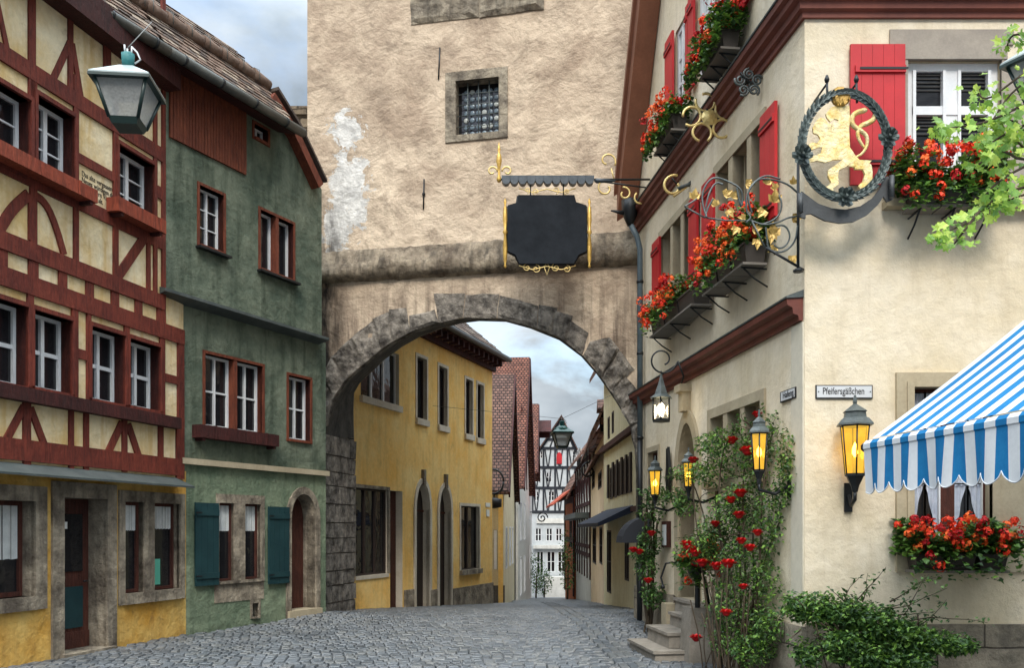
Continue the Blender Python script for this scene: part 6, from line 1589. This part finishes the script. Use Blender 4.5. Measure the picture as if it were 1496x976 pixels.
# main canes
canes=[]
for (x,y,Y) in ((1060,640,12.3),(1100,620,11.7),(1130,625,11.3),(1120,700,11.3),(1050,720,12.4),(1010,700,13.2),(1000,680,13.8),(1080,740,11.9),(1140,760,11.0),(1030,790,12.6)):
    b=Vector((2.95+rnd.uniform(-.25,.12),11.7+rnd.uniform(-.5,.4),-.2)); e=W(x,y,Y)
    m1=b.lerp(e,.35)+Vector((rnd.uniform(-.1,.1),rnd.uniform(-.15,.15),.1)); m2=b.lerp(e,.7)+Vector((rnd.uniform(-.12,.12),rnd.uniform(-.15,.15),.25))
    pts=smooth([b,m1,m2,e],2); sb.tube(pts,[.020*(1-.7*i/len(pts)) for i in range(len(pts))],5); canes.append(pts)
for _ in range(26):
    b=Vector((2.95+rnd.uniform(-.4,.12),11.7+rnd.uniform(-.7,.6),-.2)); e=b+Vector((rnd.uniform(-.25,.25),rnd.uniform(-.2,.2),rnd.uniform(.8,1.6))); sb.tube(smooth([b,b.lerp(e,.5)+Vector((rnd.uniform(-.08,.08),0,0)),e],1),.009,4)
blobs=[]
for px,py,Y,rx,rz,w_ in ((1065,650,12.2,.38,.28,.7),(1110,670,11.5,.30,.42,.9),(1135,640,11.2,.17,.35,.5),(1040,690,12.6,.35,.22,.6),(1010,690,13.3,.35,.14,.4),(1085,740,11.7,.40,.35,.8),(1125,760,11.1,.20,.45,.7),(1045,800,12.3,.42,.28,.95),(1015,805,12.8,.3,.2,.55),(1090,820,11.4,.36,.32,.8),(1120,850,11.0,.18,.3,.35),(1060,890,11.6,.22,.25,.35),(1090,900,11.4,.30,.30,.5),(1100,950,11.0,.30,.22,.8),(1120,915,10.9,.2,.25,.5),(1060,935,11.5,.22,.22,.35),(1080,860,11.5,.32,.2,.4),(1145,700,10.8,.10,.4,.4),(1050,770,12.3,.35,.2,.5),(1000,740,13.4,.2,.16,.3),(1150,660,10.8,.06,.3,.2),(1070,740,12.0,.32,.22,.4),(1035,650,12.6,.22,.18,.3)):
    c=W(px,py,Y); blobs.append((c.x,c.y,c.z,rx,.28,rz,w_))
leaf_cloud(mb,blobs,950,.060,rnd,bias=.2,mats=4)
for cp in canes:
    for _ in range(6): 
        p=rnd.choice(cp[len(cp)//3:]); sprig(mb,sb,p,(rnd.uniform(-1,.5),rnd.uniform(-1,1),rnd.uniform(-.3,1)),rnd.uniform(.3,.6),rnd)
part('foliage',mb,LEAVES+[LEAVES_G[1]],cr); part('cane',sb,M['stem'],cr)
for px,py,Y in ((1106,605,11.3),(1069,643,12.0),(1092,658,11.4),(1068,730,11.6),(1082,720,11.5),(1107,778,11.0),(1096,800,11.0),(1086,857,10.9),(1061,895,11.0),(1017,932,12.4),(1013,672,13.0),(1080,752,11.4),(1064,823,11.2),(1008,802,12.3),(1016,808,12.2),(1026,822,12.1),(1003,795,12.4),(1045,765,12.0),(1083,790,11.1),(1047,827,11.6)):
    rose(cr,W(px,py,Y),.088*rnd.uniform(.7,1.25),rnd)
# geranium pot by the door (orange-red)
gp=thing('flower_box','hanging geranium pot half buried in the climbing rose beside the arched door','flower box',W(1012,812,12.9),'geranium boxes at the windows of the cream house')
FG=FR(13.0); q=MB(); a=W(1018,835,13.0); q.lathe(a,[(.10,-.10),(.17,.12),(.18,.14)],12); part('planter',q,M['pl'],gp); q=MB(); q.tube([a+Vector((0,.1,0)),SF.w((13.1-10.37)/SF.d.y,0,a.z+.05)],.014,5); part('bracket',q,M['iron'],gp)
geranium(gp,FG,a.x-.3,a.x+.3,-.25,.2,a.z+.05,a.z+.5,500,16,random.Random(31),trail=.2)
for cx0,label,pts_b,ros in ((0,'narrow climbing rose beside the drainpipe, far side of the steps',((953,745,16.0,.28,.24,.5),(950,790,16.0,.24,.3,.6),(945,830,15.9,.20,.25,.5),(955,870,15.8,.22,.25,.5),(960,720,15.8,.35,.12,.35),(985,725,15.0,.3,.14,.4),(940,810,16.0,.25,.12,.3)),((952,779,15.7),(947,848,15.6),(925,803,15.8),(934,806,15.8))),):
    t=thing('climbing_rose',label,'climbing rose',(2.45,16.2,-.05)); mb=MB(); sb=MB(); bl=[]
    for px,py,Y,rx,rz,w_ in pts_b: c=W(px,py,Y); bl.append((c.x,c.y,c.z,rx,.25,rz,w_))
    leaf_cloud(mb,bl,600,.08,rnd,bias=.2)
    for k in range(7):
        b=Vector((2.45+rnd.uniform(-.15,.1),16.1+rnd.uniform(-.2,.2),-.15)); e=W(rnd.uniform(945,962),rnd.uniform(720,800),16.0); sb.tube(smooth([b,b.lerp(e,.4)+Vector((rnd.uniform(-.15,.1),0,0)),e],2),.018,5)
    part('foliage',mb,LEAVES,t); part('cane',sb,M['stem'],t)
    for px,py,Y in ros: rose(t,W(px,py,Y),.09,rnd)
# bush before the front plinth
fb=thing('rose_bush','sprawling green rose bush without blooms in front of the stone plinth','bush',(4.6,9.7,-.2)); mb=MB(); sb=MB(); bl=[]
for px,py,Y,rx,rz,w_ in ((1165,890,9.9,.16,.14,.25),(1195,895,9.8,.20,.16,.45),(1235,900,9.7,.25,.16,.6),(1275,915,9.6,.26,.18,.7),(1310,930,9.6,.28,.18,.7),(1230,945,9.5,.22,.18,.5),(1280,965,9.4,.30,.16,.7),(1345,940,9.6,.22,.14,.5),(1385,945,9.7,.16,.10,.3),(1180,960,9.7,.14,.12,.22),(1410,945,9.8,.10,.08,.15),(1330,970,9.4,.24,.12,.5)):
    c=W(px,py,Y); bl.append((c.x,c.y,c.z,rx,.22,rz,w_))
leaf_cloud(mb,bl+[(b_[0],b_[1]+.1,b_[2]+.05,b_[3]*1.25,b_[4],b_[5]*1.25,b_[6]*.6) for b_ in bl],1350,.066,rnd,bias=.2,mats=4)
for (x0,y0),(x1,y1) in (((1230,890),(1240,842)),((1250,880),(1300,845)),((1240,885),(1225,855)),((1280,890),(1330,865)),((1290,895),(1360,850)),((1300,900),(1350,880)),((1310,915),(1430,885)),((1330,925),(1400,895)),((1180,890),(1160,870)),((1200,885),(1190,865)),((1340,940),(1430,935)),((1170,920),(1145,935)),((1260,880),(1270,842)),((1320,900),(1345,838)),((1300,880),(1380,838))):
    a=W(x0,y0,9.7); b=W(x1,y1,9.75); sprig(mb,sb,a,b-a,(b-a).length*1.1,rnd,ls=.06,dens=26,droop=.25)
for k in range(22):
    b=Vector((4.0+rnd.uniform(-.5,.8),9.75+rnd.uniform(-.2,.2),-.2)); e=W(rnd.uniform(1180,1350),rnd.uniform(890,950),9.6); sb.tube(smooth([b,b.lerp(e,.5)+Vector((rnd.uniform(-.1,.1),0,.05)),e],1),.009,4)
part('foliage',mb,LEAVES+[LEAVES_G[1]],fb); part('cane',sb,M['stem'],fb)
# bright vine hanging in from the right
vn=thing('vine','bright green vine branches reaching in from the right in front of the upper front window','vine',W(1600,250,6.6)); mb=MB(); sb=MB()
def vleaf(mb,p,S,d,nrm,m):
    d=d.normalized(); sd=d.cross(nrm).normalized(); nn=sd.cross(d)
    pr=[(0,0),(.35,.10),(.28,.42),(.5,.55),(.30,.68),(.12,.62),(0,1.0)]
    L=[(x,y) for x,y in pr]; R_=[(-x,y) for x,y in pr[::-1][1:-1]]
    b=len(mb.v)
    for x,y in L+R_: mb.v.append(tuple(p+sd*x*S+d*y*S+nn*S*(abs(x)*.25-.12*y*y)))
    mb.v.append(tuple(p+d*.45*S)); c=len(mb.v)-1; k=len(L+R_)
    for i in range(k): mb.face([b+i,b+(i+1)%k,c],m)
vb_=[]
def vbranch(P,thick=.012,lv=30,S=.08,Y=6.6):
    pts=smooth([W(x,y,Y+rnd.uniform(-.12,.12)) for x,y in P],2); sb.tube(pts,[thick*(1-.7*i/len(pts)) for i in range(len(pts))],5)
    for _ in range(lv):
        t=rnd.random()**.9*(len(pts)-1); i=min(int(t),len(pts)-2); q=pts[i].lerp(pts[i+1],t-i)+Vector((rnd.gauss(0,.05),rnd.gauss(0,.07),rnd.gauss(0,.05)))
        vleaf(mb,q,S*rnd.uniform(.55,1.25),Vector((rnd.uniform(-1,.6),rnd.uniform(-.6,.4),rnd.uniform(-1,.2))),Vector((rnd.uniform(-.5,.5),-1,rnd.uniform(.1,1))),rnd.choice((0,0,1,2,2)))
for P,l in (([(1620,60),(1540,80),(1490,110),(1440,150),(1425,130)],26),([(1620,60),(1530,100),(1480,130),(1450,175)],26),([(1600,120),(1500,150),(1440,180),(1400,185),(1370,190)],46),([(1600,150),(1500,180),(1460,200),(1440,215)],34),([(1600,200),(1500,240),(1460,215),(1430,240)],26),([(1600,200),(1500,240),(1450,270),(1430,300)],30),([(1600,260),(1500,270),(1450,290),(1430,320),(1390,335),(1378,340)],60),([(1600,280),(1500,280),(1460,300)],34),([(1600,250),(1510,230),(1480,200)],30),([(1430,310),(1410,335),(1393,358)],9),([(1600,100),(1520,60),(1480,45),(1470,70)],26),([(1600,180),(1500,200),(1480,170),(1450,190)],24)):
    vbranch(P,.014,int(l*1.9))
part('foliage',mb,LEAVES_V,vn); part('cane',sb,M['stem'],vn)
q=MB(); q.tube([W(1620,60,6.6),W(1610,200,6.6),W(1615,400,6.6),Vector((W(1620,0,6.6).x,6.6,-.2))],.035,8); part('trunk',q,M['stem'],vn)

# ================================================================== AWNING
aw=thing('awning','blue and white striped awning with a scalloped valance at the right edge','awning',(5.6,6.5,3.9))
ad=Vector((.134,-1,0)).normalized(); aw_=Vector((1,.134,0)).normalized(); A0=Vector((3.21,8.0,EYE+(HZ-653)/FPX*8.0))
rise=.775; Wd=2.55; pitch=.236; Ls=4.6
def AP(s,w_,dz=0): 
    sag=-.05*math.sin(math.pi*w_/Wd)
    return A0+ad*s+aw_*w_+Vector((0,0,w_*rise+sag+dz))
M['awblue']=surf('blue_canvas',(.008,.14,.34),(.014,.18,.40),.85,5,.25,.006,90,0,fine=.1,spec=.2)
M['awwhite']=surf('white_canvas',(.62,.64,.66),(.70,.71,.72),.85,3,.25,.006,90,.25,(.5,.5,.5),fine=.1,spec=.2)
q=MB(); nS=int(Ls/pitch*2)
def strm(i): return 1 if i%2==0 else 0
for i in range(nS):
    s0=i*pitch/2; s1=s0+pitch/2; K_=12
    for j in range(K_):
        w0=.03+(Wd-.03)*j/K_; w1=.03+(Wd-.03)*(j+1)/K_; q.poly([AP(s0,w0,.055),AP(s1,w0,.055),AP(s1,w1,.055),AP(s0,w1,.055)],strm(i)); 
part('canopy',q,[M['awblue'],M['awwhite']],aw)
q=MB()
for i in range(nS):
    s0=i*pitch/2; s1=s0+pitch/2
    for j in range(9):
        a0=math.radians(60+j*28); a1=math.radians(60+(j+1)*28); r_=.062
        a0=2*math.pi*j/9; a1=2*math.pi*(j+1)/9
        f=lambda s,a:A0+ad*s+aw_*(r_*math.cos(a))+Vector((0,0,r_*math.sin(a)))
        q.poly([f(s0,a0),f(s1,a0),f(s1,a1),f(s0,a1)],strm(i))
part('front_roll',q,[M['awblue'],M['awwhite']],aw)
q=MB(); off=aw_*-.05
for i in range(int(Ls/pitch)):
    s0=i*pitch; K_=16
    for j in range(K_):
        t0,t1=j/K_,(j+1)/K_
        def dp(t): # lobes centred on the blue stripe
            x=((t+.25)%1.0); return .31+.085*abs(math.sin(math.pi*x))**.6
        wv=lambda s:aw_*(.022*math.sin(s*2*math.pi/pitch*.5+1)+.012*math.sin(s*9))
        mt=0 if .5<=((t0+.5*1/K_))<1.0 else 1
        sa,sb2=s0+t0*pitch,s0+t1*pitch
        for kk in range(3):
            g0,g1=kk/3,(kk+1)/3
            q.poly([A0+ad*sa+off+wv(sa)*g0+Vector((0,0,-.03-dp(t0)*g0)),A0+ad*sb2+off+wv(sb2)*g0+Vector((0,0,-.03-dp(t1)*g0)),A0+ad*sb2+off+wv(sb2)*g1+Vector((0,0,-.03-dp(t1)*g1)),A0+ad*sa+off+wv(sa)*g1+Vector((0,0,-.03-dp(t0)*g1))],mt)
part('valance',q,[M['awblue'],M['awwhite']],aw)
q=MB()
for i in range(int(Ls/pitch)):
    s0=i*pitch; pts_=[]
    for j in range(17):
        t=j/16; sa=s0+t*pitch; x=((t+.25)%1.0); d_=.31+.085*abs(math.sin(math.pi*x))**.6; wv=aw_*(.022*math.sin(sa*2*math.pi/pitch*.5+1)+.012*math.sin(sa*9)); pts_.append(A0+ad*sa+off+wv+Vector((0,0,-.03-d_)))
    q.tube(pts_,.006,4)
part('valance_trim',q,M['awwhite'],aw)
q=MB(); q.tube([A0-ad*.07,A0-ad*.0],.045,8); q.tube([A0+ad*.55+Vector((0,0,-.05)),A0+ad*.75+aw_*1.3+Vector((0,0,-.12)),AP(.9,Wd,-.25)],.04,6); q.tube([A0+ad*3.8+Vector((0,0,-.05)),AP(3.8,Wd,-.25)],.04,6); part('arm',q,M['iron'],aw)
# neighbouring house carrying the awning and the vine (outside the frame on the right)
nbh=thing('neighbour_house','plain cream wall of the neighbouring house that carries the striped awning','house',(6.3,5,0))
NB=Fac(((A0+aw_*(Wd+.02)).x,(A0+aw_*(Wd+.02)).y),(ad.x,ad.y),-1)
if NB.n.x>0: NB.n=-NB.n
q=MB(); q.box(NB,-.0,9,-.5,-.01,-.5,5.2); part('wall',q,M['cream'],nbh)

# ================================================================== GROUND
gm=surf('street_bed',(.035,.04,.045),(.06,.065,.07),.95,1.5,.5,.02,12)
q=MB(); xs=[-400,-60,-14]+[-10+i*.5 for i in range(33)]+[9,14,60,400]; ys=[-400,-60,0]+[4+i*.5 for i in range(60)]+[36,40,50,60,75,100,160,700]
for y in ys:
    for x in xs: q.v.append((x,y,(ground_z(x,y) if y<100 else -5.5)-.05))
for j in range(len(ys)-1):
    for i in range(len(xs)-1): a=j*len(xs)+i; q.face([a,a+1,a+len(xs)+1,a+len(xs)],0,True)
structure('ground',q,gm)
# granite setts
def sett_mat(name,c1,c2):
    m,nt,b=newmat(name); v=geo_pos(nt); n=noise_n(nt,v,1.1,5,.65); n2=noise_n(nt,v,30,4,.6)
    col=mix(nt,ramp(nt,n,.35,.65),c1,c2); col=mix(nt,.6,col,ramp(nt,n2,.3,.7,(.4,.4,.4),(1.2,1.2,1.2)),'MULTIPLY'); nt.links.new(col,b.inputs['Base Color'])
    rr=N(nt,'ShaderNodeMapRange'); rr.inputs[3].default_value=.30; rr.inputs[4].default_value=.62; nt.links.new(n,rr.inputs[0]); nt.links.new(rr.outputs[0],b.inputs['Roughness']); b.inputs['Specular IOR Level'].default_value=.5
    add_bump(nt,b,[(n2,.6),(noise_n(nt,v,9,3,.6),1)],.6,.02); return m
SM=[sett_mat('sett_bluegrey',(.085,.098,.11),(.16,.175,.19)),sett_mat('sett_grey',(.11,.118,.12),(.19,.195,.195)),sett_mat('sett_dark',(.06,.07,.08),(.115,.125,.135))]
def left_x(y):
    if y<15.07: return -5.5-.263*(15.07-y)
    if y<18.4: return -5.5+.5*(y-15.07)
    if y<21.3: return -3.93+(y-18.4)*.13
    if y<33: return -3.82+.348*(y-21.5)
    return .1
def right_x(y):
    if y<10.3: return 9.0
    if y<18: return 3.36-.116*(y-10.37)
    return 3.0
q=MB(); rn=random.Random(5); y=8.6; row=0
while y<40:
    ph=.17 if y<26 else .3; h_=ph*rn.uniform(.92,1.08)
    xl,xr=left_x(y)-.1,right_x(y)+.05; x=xl+rn.uniform(0,.15)
    bend=lambda xx:.30*math.sin((xx+3)*.5)
    while x<xr:
        w_=rn.uniform(.12,.18)
        g=.008; x0,x1=x+g,x+w_-g; 
        yy=y+bend(x)+rn.uniform(-.012,.012); y0,y1=yy+g*1.6,yy+h_-g*1.6; zz=ground_z((x0+x1)/2,yy)+rn.uniform(-.006,.006); tlt=rn.uniform(-.004,.004); tl2=rn.uniform(-.003,.004)
        bx=.010; by=.016; hh=.035
        def jv(): return rn.uniform(-.005,.005)
        B0=[(x0+jv(),y0,zz-.05),(x1+jv(),y0,zz-.05),(x1+jv(),y1,zz-.05),(x0+jv(),y1,zz-.05)]
        T0_=[(x0+bx,y0+by,zz+tlt-tl2),(x1-bx,y0+by,zz-tlt-tl2),(x1-bx,y1-by,zz-tlt+tl2),(x0+bx,y1-by,zz+tlt+tl2)]
        MM=[(x0+.004,y0+.006,zz-.022),(x1-.004,y0+.006,zz-.022),(x1-.004,y1-.006,zz-.022),(x0+.004,y1-.006,zz-.022)]
        b=len(q.v); q.v+=B0+MM+T0_; m_=rn.choice((0,0,1,2))
        for k in range(4):
            k2=(k+1)%4; q.face([b+k,b+k2,b+4+k2,b+4+k],m_); q.face([b+4+k,b+4+k2,b+8+k2,b+8+k],m_)
        q.face([b+8,b+9,b+10,b+11],m_); x+=w_
    y+=h_; row+=1
structure('street',q,SM)
# gutter line of long stones along the street
q=MB()
for lane in range(3):
    y=9.5
    while y<34:
        L_=rn.uniform(.35,.55); cxx=lambda yy:(1.55-.055*(yy-10)) if yy<19 else (1.055+.0*(yy))
        x0=cxx(y)+lane*.17; z0=ground_z(x0,y); z1=ground_z(x0,y+L_); e=.02
        q.hexa([(x0,y+.012,z0-.04),(x0+.15,y+.012,z0-.04),(x0+.15,y+L_-.012,z1-.04),(x0,y+L_-.012,z1-.04),(x0+.02,y+.03,z0+e),(x0+.13,y+.03,z0+e),(x0+.13,y+L_-.03,z1+e),(x0+.02,y+L_-.03,z1+e)],rn.choice((1,0))); y+=L_
structure('street_gutter',q,SM)
# smooth far paving
q=MB(); 
for j in range(18):
    y0,y1=39.5+j*1.6,39.5+(j+1)*1.6; q.poly([(-1,y0,ground_z(0,y0)+.012-.04),(5,y0,ground_z(0,y0)-.028),(5,y1,ground_z(0,y1)-.028),(-1,y1,ground_z(0,y1)-.028)],0)
structure('far_street',q,SM)

# ================================================================== WORLD, SUN, CAMERA
w=bpy.data.worlds.new('World'); scene.world=w; w.use_nodes=True; nt=w.node_tree
for n in list(nt.nodes): nt.nodes.remove(n)
SUN_EL,SUN_AZ=45,181      # azimuth of the sun measured from +Y clockwise
sky=nt.nodes.new('ShaderNodeTexSky'); sky.sky_type='NISHITA'; sky.sun_disc=False; sky.sun_elevation=math.radians(SUN_EL); sky.sun_rotation=math.radians(SUN_AZ); sky.air_density=1.2; sky.dust_density=1.5
tc=nt.nodes.new('ShaderNodeTexCoord'); mp=nt.nodes.new('ShaderNodeMapping'); mp.inputs['Scale'].default_value=(1,1,1.9); mp.inputs['Location'].default_value=(.35,.1,.2); nt.links.new(tc.outputs['Generated'],mp.inputs['Vector'])
nz=nt.nodes.new('ShaderNodeTexNoise'); nz.inputs['Scale'].default_value=2.6; nz.inputs['Detail'].default_value=8; nz.inputs['Roughness'].default_value=.55; nz.inputs['Distortion'].default_value=.4; nt.links.new(mp.outputs[0],nz.inputs['Vector'])
cr_=nt.nodes.new('ShaderNodeValToRGB'); cr_.color_ramp.elements[0].position=.27; cr_.color_ramp.elements[1].position=.46; nt.links.new(nz.outputs['Fac'],cr_.inputs['Fac'])
nz2=nt.nodes.new('ShaderNodeTexNoise'); nz2.inputs['Scale'].default_value=4.2; nz2.inputs['Detail'].default_value=7; nt.links.new(mp.outputs[0],nz2.inputs['Vector'])
cc=nt.nodes.new('ShaderNodeValToRGB'); e=cc.color_ramp.elements; e[0].position=.32; e[0].color=(.48,.66,.83,1); e[1].position=.66; e[1].color=(2.5,2.7,2.85,1); nt.links.new(nz2.outputs['Fac'],cc.inputs['Fac'])
mx=nt.nodes.new('ShaderNodeMix'); mx.data_type='RGBA'; nt.links.new(cr_.outputs['Color'],mx.inputs[0]); nt.links.new(sky.outputs[0],mx.inputs[6]); nt.links.new(cc.outputs['Color'],mx.inputs[7])
sx=nt.nodes.new('ShaderNodeSeparateXYZ'); nt.links.new(tc.outputs['Generated'],sx.inputs[0])
mr=nt.nodes.new('ShaderNodeMapRange'); mr.inputs[1].default_value=.45; mr.inputs[2].default_value=.9; mr.inputs[3].default_value=1.0; mr.inputs[4].default_value=7.5; nt.links.new(sx.outputs['Z'],mr.inputs[0])
vm=nt.nodes.new('ShaderNodeVectorMath'); vm.operation='SCALE'; nt.links.new(cc.outputs['Color'],vm.inputs[0]); nt.links.new(mr.outputs[0],vm.inputs['Scale']); nt.links.new(vm.outputs[0],mx.inputs[7])
bg=nt.nodes.new('ShaderNodeBackground'); bg.inputs['Strength'].default_value=.15; nt.links.new(mx.outputs[2],bg.inputs['Color'])
ou=nt.nodes.new('ShaderNodeOutputWorld'); nt.links.new(bg.outputs[0],ou.inputs['Surface'])
sl=bpy.data.lights.new('sun','SUN'); sl.energy=1.1; sl.angle=math.radians(20); sl.color=(1,.94,.85)
so=bpy.data.objects.new('sun',sl); COL.objects.link(so)
el,az=math.radians(SUN_EL),math.radians(SUN_AZ); dv=Vector((math.sin(az)*math.cos(el),math.cos(az)*math.cos(el),math.sin(el)))
so.rotation_euler=dv.to_track_quat('Z','Y').to_euler(); so.location=(0,-5,30)
cd=bpy.data.cameras.new('camera'); cam=bpy.data.objects.new('camera',cd); COL.objects.link(cam); scene.camera=cam
cam.location=(0,0,EYE); cam.rotation_euler=(math.radians(90),0,0); cd.sensor_width=36; cd.lens=36*FPX/1496; cd.shift_y=(HZ-488)/1496; cd.clip_end=2000; cd.clip_start=.05
scene.view_settings.view_transform='Standard'; scene.view_settings.look='None'; scene.view_settings.gamma=1; scene.view_settings.exposure=1.2; scene.view_settings.use_curve_mapping=False
